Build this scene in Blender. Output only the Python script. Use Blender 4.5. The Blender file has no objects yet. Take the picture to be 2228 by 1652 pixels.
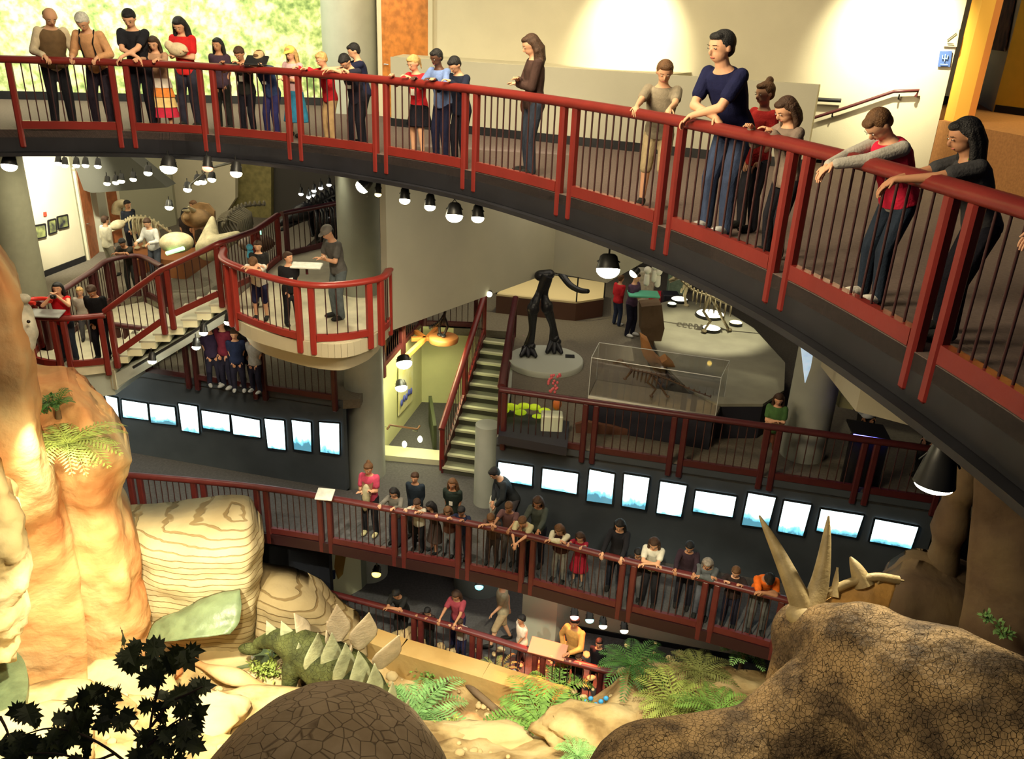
import bpy, bmesh, math, random
from mathutils import Vector, Matrix, noise
import numpy as np
random.seed(7)
sc = bpy.context.scene
PI = math.pi
# ------------------------------------------------------------------ camera
FPX, PITCH, ROLL, CAMH = 1800.0, math.radians(23.2), math.radians(2.5), 1.82
_fw = Vector((0, math.cos(PITCH), -math.sin(PITCH)))
_up = Vector((0, math.sin(PITCH), math.cos(PITCH)))
_rt = Vector((1, 0, 0))
R2 = _rt*math.cos(ROLL) + _up*math.sin(ROLL)
U2 = -_rt*math.sin(ROLL) + _up*math.cos(ROLL)
CAM = Vector((0, 0, CAMH))
cam_d = bpy.data.cameras.new('camera'); cam = bpy.data.objects.new('camera', cam_d)
sc.collection.objects.link(cam); sc.camera = cam
m = Matrix((R2, U2, -_fw)).transposed().to_4x4(); m.translation = CAM
cam.matrix_world = m
cam_d.sensor_width = 36; cam_d.lens = 36*FPX/2228; cam_d.clip_end = 200; cam_d.clip_start = .05
# ------------------------------------------------------------------ world, exposure
w = bpy.data.worlds.new('world'); sc.world = w; w.use_nodes = True
w.node_tree.nodes['Background'].inputs[0].default_value = (.55, .6, .9, 1)
w.node_tree.nodes['Background'].inputs[1].default_value = .035
sc.view_settings.view_transform = 'Standard'; sc.view_settings.look = 'None'
sc.view_settings.gamma = 1; sc.view_settings.exposure = 0.2
sc.view_settings.use_curve_mapping = False
sc.cycles.use_denoising = True
sc.cycles.use_adaptive_sampling = True; sc.cycles.adaptive_threshold = .05; sc.cycles.adaptive_min_samples = 12
sc.cycles.max_bounces = 4; sc.cycles.diffuse_bounces = 2; sc.cycles.glossy_bounces = 2
sc.cycles.transmission_bounces = 4; sc.cycles.transparent_max_bounces = 6
sc.cycles.sample_clamp_indirect = 4; sc.cycles.sample_clamp_direct = 30
sc.cycles.use_light_tree = True
sc.cycles.caustics_reflective = False; sc.cycles.caustics_refractive = False

def ray(px, py):
    return (_fw*FPX + R2*(px-1114) - U2*(py-826))
def at(px, py, z):
    d = ray(px, py); t = (z-CAMH)/d.z
    return CAM + d*t
def aty(px, py, Y):
    d = ray(px, py)
    return CAM + d*(Y/d.y)
def onwall(px, py, A, B):
    """the point where the sight line meets the vertical plane through A and B"""
    d = ray(px, py); n = Vector((-(B[1]-A[1]), B[0]-A[0], 0))
    return CAM + d*((Vector((A[0], A[1], 0))-CAM).dot(n)/d.dot(n))

# ------------------------------------------------------------------ lights
def area(name, loc, tgt, size, power, col, size_y=None, spread=None):
    l = bpy.data.lights.new(name, 'AREA'); l.energy = power; l.color = col; l.size = size
    if size_y: l.shape = 'RECTANGLE'; l.size_y = size_y
    if spread: l.spread = math.radians(spread)
    o = bpy.data.objects.new(name, l); sc.collection.objects.link(o); o.location = loc
    o.rotation_euler = (Vector(tgt)-Vector(loc)).to_track_quat('-Z', 'Y').to_euler()
    return o
def spot(name, loc, tgt, ang, power, col, blend=.5, rad=.06):
    l = bpy.data.lights.new(name, 'SPOT'); l.energy = power; l.color = col
    l.spot_size = math.radians(ang); l.spot_blend = blend; l.shadow_soft_size = rad
    o = bpy.data.objects.new(name, l); sc.collection.objects.link(o); o.location = loc
    o.rotation_euler = (Vector(tgt)-Vector(loc)).to_track_quat('-Z', 'Y').to_euler()
    return o
WARM = (1, .78, .45); AMB = (1, .62, .25); CREAM = (1, .92, .62); COOL = (.75, .95, 1); YEL = (1, .88, .42)
# upper level: ceiling floods on the mural, the white wall and the deck
area('mural_flood', (-8.2, 15.2, 4.0), (-8.6, 18.2, 1.6), 7, 480, (1, 1, .72), .8)
area('deck_flood', (-1, 9.5, 6.5), (0, 12, 0), 5, 330, (1, .84, .54), None, 110)
area('front_flood', (-3.2, 4.6, 3.4), (2.6, 8.4, .6), 2.4, 260, (1, .82, .52), None, 110)
area('left_flood', (-1.5, 6, 5.5), (-4, 13, .8), 2.4, 240, (1, .84, .56), None, 80)
spot('wall_spot_a', tuple(onwall(1370, 60, (-2.96, 17.69), (6.3, 13.2))+Vector((-.6, -1.5, 1.3))), tuple(onwall(1370, 95, (-2.96, 17.69), (6.3, 13.2))), 62, 1000, CREAM, 1)
spot('wall_spot_b', tuple(onwall(1940, 60, (-2.96, 17.69), (6.3, 13.2))+Vector((-.6, -1.5, 1.2))), tuple(onwall(1945, 85, (-2.96, 17.69), (6.3, 13.2))), 66, 1400, CREAM, 1)
spot('door_spot', (-2.6, 16.0, 3.9), (-3.1, 17.8, 1.8), 60, 200, AMB, .8)
area('room_glow', (10, 11.5, 4), (10, 13, 1), 3, 300, (1, .8, .35))
# exhibit floor
area('exhibit_flood', (-9.5, 21, -.7), (-9.5, 21, -4), 6, 160, (1, .88, .6))
spot('picture_spot', (-10.6, 19.6, -1.2), (-12.3, 21.6, -2.6), 75, 1800, (1, .93, .7), .9)
area('backdrop_flood', (-8, 25, -.7), (-9.5, 28, -3.5), 4, 110, (1, .88, .6))
spot('fossil_spot', (-8.6, 19.5, -1), (-9.2, 21, -4.2), 50, 260, CREAM, .6)
spot('balcony_spot', (-3.6, 16.2, -.6), (-3.9, 14.9, -3.4), 90, 150, CREAM, .8)
area('landing_flood', (-8.8, 16.4, -1.0), (-9, 16.1, -4.8), 1.2, 90, CREAM)
area('stairwell_glow', (-2.1, 18.6, -5.2), (-2.2, 18.8, -8), 1.0, 60, (1, .98, .5))
# hall
area('hall_flood', (1.5, 20, -.7), (1.5, 20, -5.6), 6, 190, (1, .88, .68))
spot('platform_spot', (.6, 21.5, -1), (.6, 22.5, -5), 80, 260, (1, .85, .45), .5)
spot('skeleton_spot', (5.0, 18.5, -1), (4.6, 19.0, -5.2), 50, 700, CREAM, .5)
area('grey_wall_wash', (-.5, 13.0, -.8), (0, 18, -2.6), 2.5, 30, (1, .92, .7))
# walkway and ground floor
spot('walkway_spot', (-2.0, 13.6, -3.0), (-1.6, 14.6, -7.8), 62, 330, (1, .88, .68), .7)
area('walkway_flood', (.8, 11.0, -.9), (.5, 12.6, -7.8), 1.5, 110, (1, .78, .5), .6)
area('ground_flood', (1.0, 14.5, -8.1), (1.0, 14.5, -10.6), 4, 50, (1, .9, .75))
spot('guide_spot', (1.7, 13.7, -8.1), (1.2, 13.0, -9.9), 60, 1300, (1, .16, .05), .5)
# diorama: strong warm floods on the rock and the plants
spot('cliff_flood', (-2.5, 5.5, -1.5), (-7.8, 11.2, -7.6), 50, 3200, (1, .86, .5), .6, .2)
spot('cliff_spot', (-6.2, 9.6, -3.0), (-7.2, 11.6, -6.6), 40, 700, (1, .92, .6), .5, .1)
spot('floor_spot', (-4.5, 8.0, -3.0), (-6.2, 11.0, -9.5), 60, 4200, (1, .92, .62), .6, .1)
spot('fern_flood', (1, 6.5, -1.0), (-.5, 10.3, -9), 42, 3800, (1, .92, .62), .6, .2)
spot('steg_spot', (-5, 9, -2), (-3, 12, -9), 50, 1500, (1, .97, .75), .5, .1)
spot('horned_spot', (5.2, 9.9, -2.2), (4.6, 7.8, -4.9), 60, 900, (1, .88, .6), .5, .08)
spot('flank_spot', (-.5, 5.2, -1.4), (3.6, 7.2, -5.6), 30, 260, (1, .84, .5), .4, .05)
spot('right_fern_spot', (1.5, 7.2, -2.2), (2.6, 11, -8.8), 50, 1400, (1, .9, .6), .6, .1)
spot('back_spot', (-1.5, 3.0, -.9), (-2.0, 6.0, -5), 70, 60, (1, .82, .6), .5, .1)

# ------------------------------------------------------------------ tags and meshes
def tag(o, label=None, cat=None, group=None, kind=None):
    if label: o['label'] = label
    if cat: o['category'] = cat
    if group: o['group'] = group
    if kind: o['kind'] = kind
    return o
def thing(name, label, cat, loc=(0, 0, 0), group=None, rz=0):
    o = bpy.data.objects.new(name, None); sc.collection.objects.link(o)
    o.location = loc; o.rotation_euler = (0, 0, rz); o.empty_display_size = .1
    return tag(o, label, cat, group)
class MB:
    def __init__(s): s.v = []; s.f = []; s.mi = []; s.sm = []
    def add(s, vs, fs, mi=0, sm=False):
        n = len(s.v); s.v += [tuple(v) for v in vs]
        s.f += [tuple(i+n for i in f) for f in fs]; s.mi += [mi]*len(fs); s.sm += [sm]*len(fs)
    def box(s, c, size, M=None, mi=0):
        x, y, z = size[0]/2, size[1]/2, size[2]/2
        vs = [Vector((a*x, b*y, d*z)) for a in (-1, 1) for b in (-1, 1) for d in (-1, 1)]
        if M is not None: vs = [M @ v for v in vs]
        vs = [v+Vector(c) for v in vs]
        s.add(vs, [(0, 1, 3, 2), (4, 6, 7, 5), (0, 4, 5, 1), (2, 3, 7, 6), (0, 2, 6, 4), (1, 5, 7, 3)], mi)
        return s
    def bbox(s, c, size, b=.01, M=None, mi=0):
        """box with chamfered long edges and ends"""
        x, y, z = size[0]/2, size[1]/2, size[2]/2; b = min(b, x*.6, y*.6, z*.6)
        r = [(x-b, y), (x, y-b), (x, -y+b), (x-b, -y), (-x+b, -y), (-x, -y+b), (-x, y-b), (-x+b, y)]
        vs = []
        for zz, k in ((-z, .0), (-z+b, 1), (z-b, 1), (z, .0)):
            for (a, c2) in r:
                kx = 1 if k else (x-b*.8)/x; ky = 1 if k else (y-b*.8)/y
                vs.append(Vector((a*kx, c2*ky, zz)))
        if M is not None: vs = [M @ v for v in vs]
        vs = [v+Vector(c) for v in vs]
        fs = [tuple(range(8)), tuple(range(31, 23, -1))]
        for k in range(3):
            for i in range(8): j = (i+1) % 8; fs.append((k*8+j, k*8+i, (k+1)*8+i, (k+1)*8+j))
        s.add(vs, fs, mi); return s
    def tube(s, pts, rad, n=8, mi=0, caps=True, flat=None, upv=(0, 0, 1), sm=True):
        """swept tube through pts; rad number or list; flat=(a,b) cross-section scale"""
        pts = [Vector(p) for p in pts]; N = len(pts)
        if not hasattr(rad, '__len__'): rad = [rad]*N
        fl = flat or (1, 1); vs = []; prev = None
        for i, p in enumerate(pts):
            t = (pts[min(i+1, N-1)]-pts[max(i-1, 0)]).normalized()
            u = Vector(upv) if prev is None else prev
            u = (u-t*u.dot(t))
            if u.length < 1e-4: u = Vector((1, 0, 0))-t*t.x
            if u.length < 1e-4: u = Vector((0, 1, 0))-t*t.y
            u.normalize(); prev = u if upv is None or flat is None else Vector(upv)
            r = t.cross(u)
            for k in range(n):
                a = 2*PI*(k+.5)/n
                vs.append(p+(r*math.cos(a)*fl[0]+u*math.sin(a)*fl[1])*rad[i])
        fs = []
        for i in range(N-1):
            for k in range(n):
                j = (k+1) % n; fs.append((i*n+k, i*n+j, (i+1)*n+j, (i+1)*n+k))
        s.add(vs, fs, mi, sm)
        if caps:
            s.add(vs[:n], [tuple(range(n))[::-1]], mi); s.add(vs[-n:], [tuple(range(n))], mi)
        return s
    def ell(s, c, r, M=None, nu=12, nv=8, mi=0):
        if not hasattr(r, '__len__'): r = (r, r, r)
        vs = [Vector((0, 0, -r[2]))]
        for j in range(1, nv):
            a = -PI/2+PI*j/nv
            for i in range(nu):
                b = 2*PI*i/nu
                vs.append(Vector((r[0]*math.cos(a)*math.cos(b), r[1]*math.cos(a)*math.sin(b), r[2]*math.sin(a))))
        vs.append(Vector((0, 0, r[2])))
        if M is not None: vs = [M @ v for v in vs]
        vs = [v+Vector(c) for v in vs]
        L = len(vs)-1; fs = []
        for i in range(nu):
            j = (i+1) % nu; fs.append((0, 1+j, 1+i)); fs.append((L, L-nu+i, L-nu+j))
        for k in range(nv-2):
            for i in range(nu):
                j = (i+1) % nu; a = 1+k*nu
                fs.append((a+i, a+j, a+nu+j, a+nu+i))
        s.add(vs, fs, mi, True); return s
    def cap(s, a, b, ra, rb, n=10, mi=0):
        """tapered capsule"""
        a = Vector(a); b = Vector(b); d = b-a; L = d.length
        if L < 1e-5: return s.ell(a, ra, None, n, 6, mi)
        t = d/L; pts = []; rr = []
        for k in range(4):
            q = PI/2*(k+.35)/4; pts.append(a-t*ra*math.cos(q)); rr.append(ra*math.sin(q))
        pts.append(a); rr.append(ra); pts.append(b); rr.append(rb)
        for k in range(3, -1, -1):
            q = PI/2*(k+.35)/4; pts.append(b+t*rb*math.cos(q)); rr.append(rb*math.sin(q))
        return s.tube(pts, rr, n, mi)
    def lathe(s, prof, c=(0, 0, 0), n=20, mi=0, M=None, sm=True):
        vs = []
        for (r, z) in prof:
            for k in range(n):
                a = 2*PI*k/n; v = Vector((r*math.cos(a), r*math.sin(a), z))
                if M is not None: v = M @ v
                vs.append(v+Vector(c))
        fs = []
        for i in range(len(prof)-1):
            for k in range(n):
                j = (k+1) % n; fs.append((i*n+k, i*n+j, (i+1)*n+j, (i+1)*n+k))
        s.add(vs, fs, mi, sm)
        s.add(vs[:n], [tuple(range(n))[::-1]], mi); s.add(vs[-n:], [tuple(range(n))], mi)
        return s
    def prism(s, poly, z0, z1, mi=0):
        n = len(poly); vs = [Vector((p[0], p[1], z0)) for p in poly]+[Vector((p[0], p[1], z1)) for p in poly]
        ar = sum(poly[i][0]*poly[(i+1) % n][1]-poly[(i+1) % n][0]*poly[i][1] for i in range(n))
        up = tuple(range(n, 2*n)); dn = tuple(range(n))[::-1]
        fs = [up, dn]+[(i, (i+1) % n, n+(i+1) % n, n+i) for i in range(n)]
        if ar < 0: fs = [f[::-1] for f in fs]
        s.add(vs, fs, mi); return s
    def plate(s, pts, nrm, th, mi=0):
        """flat polygon pts (3-D) given thickness th along nrm"""
        nrm = Vector(nrm).normalized()*th; n = len(pts)
        vs = [Vector(p) for p in pts]+[Vector(p)+nrm for p in pts]
        fs = [tuple(range(n))[::-1], tuple(range(n, 2*n))]+[(i, (i+1) % n, n+(i+1) % n, n+i) for i in range(n)]
        s.add(vs, fs, mi); return s
    def mesh(s, name, mats):
        me = bpy.data.meshes.new(name); me.from_pydata(s.v, [], s.f)
        for q in (mats if isinstance(mats, (list, tuple)) else [mats]): me.materials.append(q)
        me.polygons.foreach_set('material_index', s.mi); me.polygons.foreach_set('use_smooth', s.sm)
        me.update(); return me
    def build(s, name, mats, parent=None, fixn=False):
        me = s.mesh(name, mats)
        if fixn:
            b = bmesh.new(); b.from_mesh(me); bmesh.ops.recalc_face_normals(b, faces=b.faces); b.to_mesh(me); b.free()
        return link(name, me, parent)
def link(name, me, parent=None):
    o = bpy.data.objects.new(name, me); sc.collection.objects.link(o)
    if parent: o.parent = parent; o.matrix_parent_inverse = Matrix.Translation(parent.location).inverted() if abs(parent.rotation_euler.z) < 1e-9 else Matrix.Identity(4)
    return o
def struct(name, mb, mat, fixn=True):
    return tag(mb.build(name, mat, None, fixn), kind='structure')
# ------------------------------------------------------------------ materials
_mats = {}
def mat(name, col, rough=.6, metal=0, bump=0, bscale=40, var=0, vscale=6, emis=None, spec=.4, col2=None, trans=0, wave=None):
    if name in _mats: return _mats[name]
    M_ = bpy.data.materials.new(name); _mats[name] = M_; M_.use_nodes = True
    nt = M_.node_tree; b = nt.nodes['Principled BSDF']
    b.inputs['Base Color'].default_value = (*col, 1); b.inputs['Roughness'].default_value = rough
    b.inputs['Metallic'].default_value = metal; b.inputs['Specular IOR Level'].default_value = spec
    tc = nt.nodes.new('ShaderNodeTexCoord')
    if var or col2:
        nz = nt.nodes.new('ShaderNodeTexNoise'); nz.inputs['Scale'].default_value = vscale; nz.inputs['Detail'].default_value = 4
        nt.links.new(tc.outputs['Object'], nz.inputs['Vector'])
        r = nt.nodes.new('ShaderNodeValToRGB'); c2 = col2 or tuple(max(0, c*(1-var)) for c in col)
        c1 = col if col2 else tuple(min(1, c*(1+var)) for c in col)
        r.color_ramp.elements[0].position = .35; r.color_ramp.elements[1].position = .65
        r.color_ramp.elements[0].color = (*c2, 1); r.color_ramp.elements[1].color = (*c1, 1)
        nt.links.new(nz.outputs['Fac'], r.inputs['Fac']); nt.links.new(r.outputs['Color'], b.inputs['Base Color'])
    if bump:
        n2 = nt.nodes.new('ShaderNodeTexNoise'); n2.inputs['Scale'].default_value = bscale; n2.inputs['Detail'].default_value = 5
        nt.links.new(tc.outputs['Object'], n2.inputs['Vector'])
        bp = nt.nodes.new('ShaderNodeBump'); bp.inputs['Strength'].default_value = bump; bp.inputs['Distance'].default_value = .02
        nt.links.new(n2.outputs['Fac'], bp.inputs['Height']); nt.links.new(bp.outputs['Normal'], b.inputs['Normal'])
    if emis:
        b.inputs['Emission Color'].default_value = (*emis[0], 1); b.inputs['Emission Strength'].default_value = emis[1]
    if trans: b.inputs['Transmission Weight'].default_value = trans
    return M_
def fab(col): return mat('cloth_%02x%02x%02x' % tuple(int(min(1, c)*255) for c in col), col, .85, bump=.3, bscale=60, var=.12, vscale=12, spec=.15)
RED = mat('red_painted_steel', (.17, .017, .013), .38, var=.08, vscale=3, bump=.06, bscale=30)
REDB = mat('bright_red_painted_steel', (.30, .03, .022), .34, var=.06, vscale=3, bump=.05, bscale=30)
DRED = mat('dark_maroon_steel', (.07, .012, .014), .4, var=.1)
ROD = mat('dark_rod_steel', (.05, .02, .02), .35)
BLACKM = mat('black_fascia', (.012, .012, .016), .5, var=.2, vscale=2)
WALLC = mat('cream_plaster', (.56, .51, .37), .7, var=.03, vscale=2, bump=.08, bscale=60)
WALLG = mat('grey_painted_plaster', (.42, .40, .31), .75, var=.03, vscale=1.5, bump=.1, bscale=80)
WALLY = mat('yellow_painted_plaster', (.85, .55, .06), .7, var=.03)
WALLD = mat('dark_blue_grey_wall', (.055, .068, .085), .55, var=.1, vscale=2)
CONC = mat('painted_round_column', (.36, .38, .33), .65, var=.05, vscale=3, bump=.08)
CARPA = mat('brown_violet_carpet', (.125, .088, .078), .95, var=.15, vscale=30, bump=.3, bscale=200)
CARPB = mat('grey_carpet', (.15, .13, .10), .95, var=.12, vscale=20, bump=.3, bscale=200)
CARPD = mat('dark_carpet', (.085, .08, .082), .95, var=.15, vscale=20, bump=.3, bscale=200)
BASEB = mat('black_baseboard', (.01, .01, .012), .5)
CREAMF = mat('cream_stair_riser', (.78, .74, .5), .6, var=.03)
STEEL = mat('brushed_steel', (.5, .5, .48), .3, 1)
LAMPB = mat('black_lamp_housing', (.015, .015, .015), .4)
WOOD = mat('orange_veneer_door', (.45, .16, .03), .45, var=.25, vscale=8)
WOODD = mat('brown_veneer_door', (.28, .09, .03), .5, var=.2, vscale=8)
def glow(name, col, st): return mat(name, (.8, .8, .8), .5, emis=(col, st))
# ------------------------------------------------------------------ generic builders
def wall(name, pts, z0, z1, th, m_, structure=True):
    """vertical wall along pts, thickness th to the left of its run"""
    mb = MB()
    for a, b in zip(pts[:-1], pts[1:]):
        a = Vector((a[0], a[1], 0)); b = Vector((b[0], b[1], 0)); n = (b-a).normalized(); n = Vector((-n.y, n.x, 0))*th
        mb.prism([a, b, b+n, a+n], z0, z1)
    return struct(name, mb, m_)
def crom(pts, k=8):
    pts = [Vector(p) for p in pts]; out = []
    P = [pts[0]*2-pts[1]]+pts+[pts[-1]*2-pts[-2]]
    for i in range(1, len(P)-2):
        for j in range(k):
            t = j/k; a, b, c, d = P[i-1], P[i], P[i+1], P[i+2]
            out.append(.5*((2*b)+(c-a)*t+(2*a-5*b+4*c-d)*t*t+(3*b-a-3*c+d)*t**3))
    out.append(pts[-1]); return out
def railing(name, label, pts, mat_post=None, gap=.2, spacing=.135, post_lo=-.25, group=None, hr=.062, curved=True, first=True, last=True, rodm=None, pw=.11, handm=None, nobal=()):
    """run of double posts with panels between; pts are (x,y,zfloor) at each post pair"""
    mp = mat_post or RED; pts = [Vector(p) for p in pts]
    T = thing(name, label, 'railing', tuple(pts[0]), group)
    K = 8
    cur = crom(pts, K) if curved and len(pts) > 2 else [a.lerp(b, j/K) for a, b in zip(pts[:-1], pts[1:]) for j in range(K)]+[pts[-1]]
    up = Vector((0, 0, 1.03))
    MB().tube([p+up for p in cur], hr, 10, flat=(1.25, .95)).build('handrail', handm or mp, T)
    rod = MB().tube([(0, 0, .09), (0, 0, 1.0)], .0105, 6, caps=False).mesh('baluster', rodm or ROD)
    L = [0]
    for a, b in zip(cur[:-1], cur[1:]): L.append(L[-1]+(b-a).xy.length)
    def P(s):
        s = min(max(s, 0), L[-1])
        for i in range(len(L)-1):
            if s <= L[i+1]:
                return cur[i].lerp(cur[i+1], (s-L[i])/max(1e-6, L[i+1]-L[i]))
        return cur[-1]
    ks = [L[i*K] for i in range(len(pts))]
    posts = []
    for i, s0 in enumerate(ks):
        offs = (-gap/2, gap/2)
        if i == 0: offs = (gap/2,) if first else ()
        if i == len(ks)-1: offs = (-gap/2,) if last else ()
        for o in offs:
            p = P(s0+o); t = (P(s0+o+.1)-P(s0+o-.1)); t = Vector((t.x, t.y, 0)).normalized()
            M_ = Matrix((t, Vector((-t.y, t.x, 0)), Vector((0, 0, 1)))).transposed()
            MB().bbox(p+Vector((0, 0, (post_lo+1.0)/2)), (pw, pw, 1.0-post_lo), .02, M_).build('post', mp, T)
    for i in range(len(ks)-1):
        if i in nobal: continue
        a, b = ks[i]+gap/2+pw/2, ks[i+1]-gap/2-pw/2
        n = max(2, int(round((b-a)/.35)))
        seg = [P(a+(b-a)*k/n)+Vector((0, 0, .07)) for k in range(n+1)]
        rr = MB().tube(seg, .068, 4, flat=(.75, 1.25), sm=False).build('bottom_rail', mp, T)
        nb = max(1, int(round((b-a)/spacing))-1)
        for k in range(1, nb+1):
            s = a+(b-a)*k/(nb+1); p = P(s)
            o = bpy.data.objects.new('baluster', rod); sc.collection.objects.link(o)
            o.parent = rr; o.location = p
    return T
def quad_prism(name, pts, nrm, th, m_, parent=None):
    return MB().plate(pts, nrm, th).build(name, m_, parent, True)
def track_lamp(name, label, loc, tgt, col=CREAM, st=30, size=.07, length=.16, power=0, group=None, ang=60, hang=.12, bell=False):
    """track spotlight: yoke, can housing, glowing lens; tilts towards tgt"""
    T = thing(name, label, 'spotlight', tuple(loc), group)
    loc = Vector(loc); d = (Vector(tgt)-loc).normalized()
    q = d.to_track_quat('-Z', 'Y').to_matrix()
    prof = [(size*.55, length*.55), (size*.8, length*.4), (size, -length*.2), (size*1.12, -length*.5)]
    if bell: prof = [(size*.35, length*.6), (size*.6, length*.45), (size*.85, length*.1), (size*1.15, -length*.5)]
    MB().lathe(prof, loc, 16, M=q).build('housing', LAMPB, T)
    k = 'lens_%s_%d' % ('_'.join('%d' % (c*99) for c in col), st)
    MB().ell(loc+q @ Vector((0, 0, -length*(.5 if bell else .55))), (size*1.08, size*1.08, size*(.5 if bell else .8)), q, 16, 10).build('lens', glow(k, col, st), T)
    MB().tube([loc+q @ Vector((size*1.05, 0, 0)), loc+Vector((0, 0, hang*.7)), loc+q @ Vector((-size*1.05, 0, 0))], .008, 6).tube([loc+Vector((0, 0, hang*.65)), loc+Vector((0, 0, hang+.06))], .012, 6).build('yoke', LAMPB, T)
    if power:
        l = bpy.data.lights.new('spot_beam', 'SPOT'); l.energy = power; l.color = col; l.spot_size = math.radians(ang); l.spot_blend = .6; l.shadow_soft_size = size
        o = bpy.data.objects.new('spot_beam', l); sc.collection.objects.link(o); o.parent = T
        o.location = d*length*.75; o.rotation_euler = d.to_track_quat('-Z', 'Y').to_euler()
    return T
# ------------------------------------------------------------------ levels (metres; the bridge floor is zero)
ZB, ZL, ZC, ZD, ZE, ZG = -3.45, -4.85, -5.6, -7.8, -10.6, -9.6
def xy(v): return (v[0], v[1])
# ---- upper level: bridge deck along its curved rail
BR = [(-9.4, 12.6), (-8.0, 13.35), (-6.38, 13.75), (-5.0, 13.72), (-3.52, 13.23), (-2.05, 12.41), (-.69, 11.33), (.53, 9.87), (1.48, 8.37), (2.19, 6.69), (2.61, 4.92), (2.8, 3.3), (2.75, 1.9)]
brc = crom([(x, y, 0) for x, y in BR], 6)
def offs(curve, d):
    out = []
    for i, p in enumerate(curve):
        t = curve[min(i+1, len(curve)-1)]-curve[max(i-1, 0)]; t.z = 0; t.normalize()
        out.append(Vector((p.x-t.y*d, p.y+t.x*d, p.z)))
    return out
outer = offs(brc, -.03)
mb = MB(); mb.prism([xy(p) for p in outer]+[(7.9, 1.9), (7.9, 12.4), (4.4, 13.6), (-2.0, 17.3), (-4.0, 19.3), (-13, 18.0), (-13, 12.6)], -.12, 0)
struct('floor_upper', mb, CARPA)
# dark steel edge beam and lower flange under the bridge
mb = MB()
for a, b, c, d in zip(outer[:-1], outer[1:], offs(brc, .14)[:-1], offs(brc, .14)[1:]):
    mb.prism([xy(a), xy(b), xy(d), xy(c)], -.34, -.005)
struct('trim_1', mb, BLACKM)
mb = MB()
o1, o2 = offs(brc, -.13), offs(brc, .35)
for i in range(len(o1)-1): mb.prism([xy(o1[i]), xy(o1[i+1]), xy(o2[i+1]), xy(o2[i])], -.40, -.345)
struct('trim_2', mb, BLACKM)
mb = MB(); o3 = offs(brc, .2)
mb.prism([xy(p) for p in o3]+[(7.9, 1.9), (7.9, 12.4), (4.4, 13.6), (-2.0, 17.3), (-4.0, 19.3), (-13, 18.0), (-13, 12.6)], -.35, -.13)
struct('ceiling_lower', mb, BLACKM)
# ---- half wall, ledge, back walls of the upper level
HW0, HW1 = Vector((-2.45, 16.0, 0)), Vector((4.25, 12.75, 0))
wall('wall_half', [HW0, HW1], 0, 1.2, .16, WALLG)
wall('baseboard_half', [HW0-Vector((.01, .02, 0)), HW1-Vector((.01, .02, 0))], 0, .14, .02, BASEB)
dW = (HW1-HW0).normalized(); nW = Vector((-dW.y, dW.x, 0))
BW0 = HW0+nW*1.3-dW*1.2; BW1 = Vector((6.3, 13.2, 0))
mb = MB(); mb.prism([HW0+nW*.1, HW0+dW*5.2+nW*.1, HW0+dW*5.2+nW*1.35, HW0-dW*.6+nW*1.35], 1.14, 1.205); struct('trim_3', mb, WALLC)
wall('wall_back', [BW0, BW1], 0, 4.2, .15, WALLC)
wall('wall_half_end', [HW0-Vector((.16, -.1, 0))+nW*1.3, HW0+nW*.05], 0, 1.2, .12, WALLG)
# raised floor beyond the jamb, with the room behind it
J = BW1
F = [at(x, y, .75) for x, y in ((2108, 214), (2160, 243), (2240, 254))]
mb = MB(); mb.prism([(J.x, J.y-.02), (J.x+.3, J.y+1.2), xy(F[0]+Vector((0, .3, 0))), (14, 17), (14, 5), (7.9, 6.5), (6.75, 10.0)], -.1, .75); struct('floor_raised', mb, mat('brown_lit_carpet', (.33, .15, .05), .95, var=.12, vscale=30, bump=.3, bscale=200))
mb = MB(); mb.box((J.x+.22, J.y-.05, 2.5), (.2, .3, 3.5)); struct('trim_4', mb, mat('yellow_jamb_paint', (.85, .48, .08), .5))
mb = MB(); mb.box((J.x+.37, J.y-.1, 2.5), (.1, .2, 3.5)); struct('trim_5', mb, mat('orange_jamb_edge', (.6, .22, .05), .5))
wall('wall_far_room', [F[0]+Vector((-.6, 1.2, 0)), F[0], F[1]], .75, 4.6, .12, WALLC)
wall('wall_far_yellow', [F[1], F[2], F[2]+Vector((4, -.3, 0))], .75, 4.6, .12, WALLY)
wall('baseboard_far', [F[0]-Vector((.02, .04, 0)), F[1]-Vector((.0, .04, 0)), F[2]-Vector((0, .04, 0))], .75, .87, .02, BASEB)
# mural wall, round column and veneer door at the end
MU0, MU1 = Vector((-13, 17.1, 0)), Vector((-4.35, 19.35, 0))
muralm = bpy.data.materials.new('forest_mural'); muralm.use_nodes = True
nt = muralm.node_tree; b_ = nt.nodes['Principled BSDF']; b_.inputs['Roughness'].default_value = .7
tc = nt.nodes.new('ShaderNodeTexCoord'); n1 = nt.nodes.new('ShaderNodeTexNoise'); n1.inputs['Scale'].default_value = .55; n1.inputs['Detail'].default_value = 3
n2 = nt.nodes.new('ShaderNodeTexVoronoi'); n2.inputs['Scale'].default_value = 3.4
n3 = nt.nodes.new('ShaderNodeTexNoise'); n3.inputs['Scale'].default_value = 9; n3.inputs['Detail'].default_value = 6
mx = nt.nodes.new('ShaderNodeMath'); mx.operation = 'MULTIPLY_ADD'; mx.inputs[1].default_value = .75
mx2 = nt.nodes.new('ShaderNodeMath'); mx2.operation = 'MULTIPLY_ADD'; mx2.inputs[1].default_value = -.45
cr_ = nt.nodes.new('ShaderNodeValToRGB'); e = cr_.color_ramp.elements
e[0].position = .30; e[0].color = (.16, .26, .08, 1); e[1].position = .95; e[1].color = (1, 1, .75, 1)
for ps, c in ((.46, (.34, .46, .16)), (.60, (.55, .66, .26)), (.72, (.80, .86, .50))):
    q = cr_.color_ramp.elements.new(ps); q.color = (*c, 1)
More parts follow.
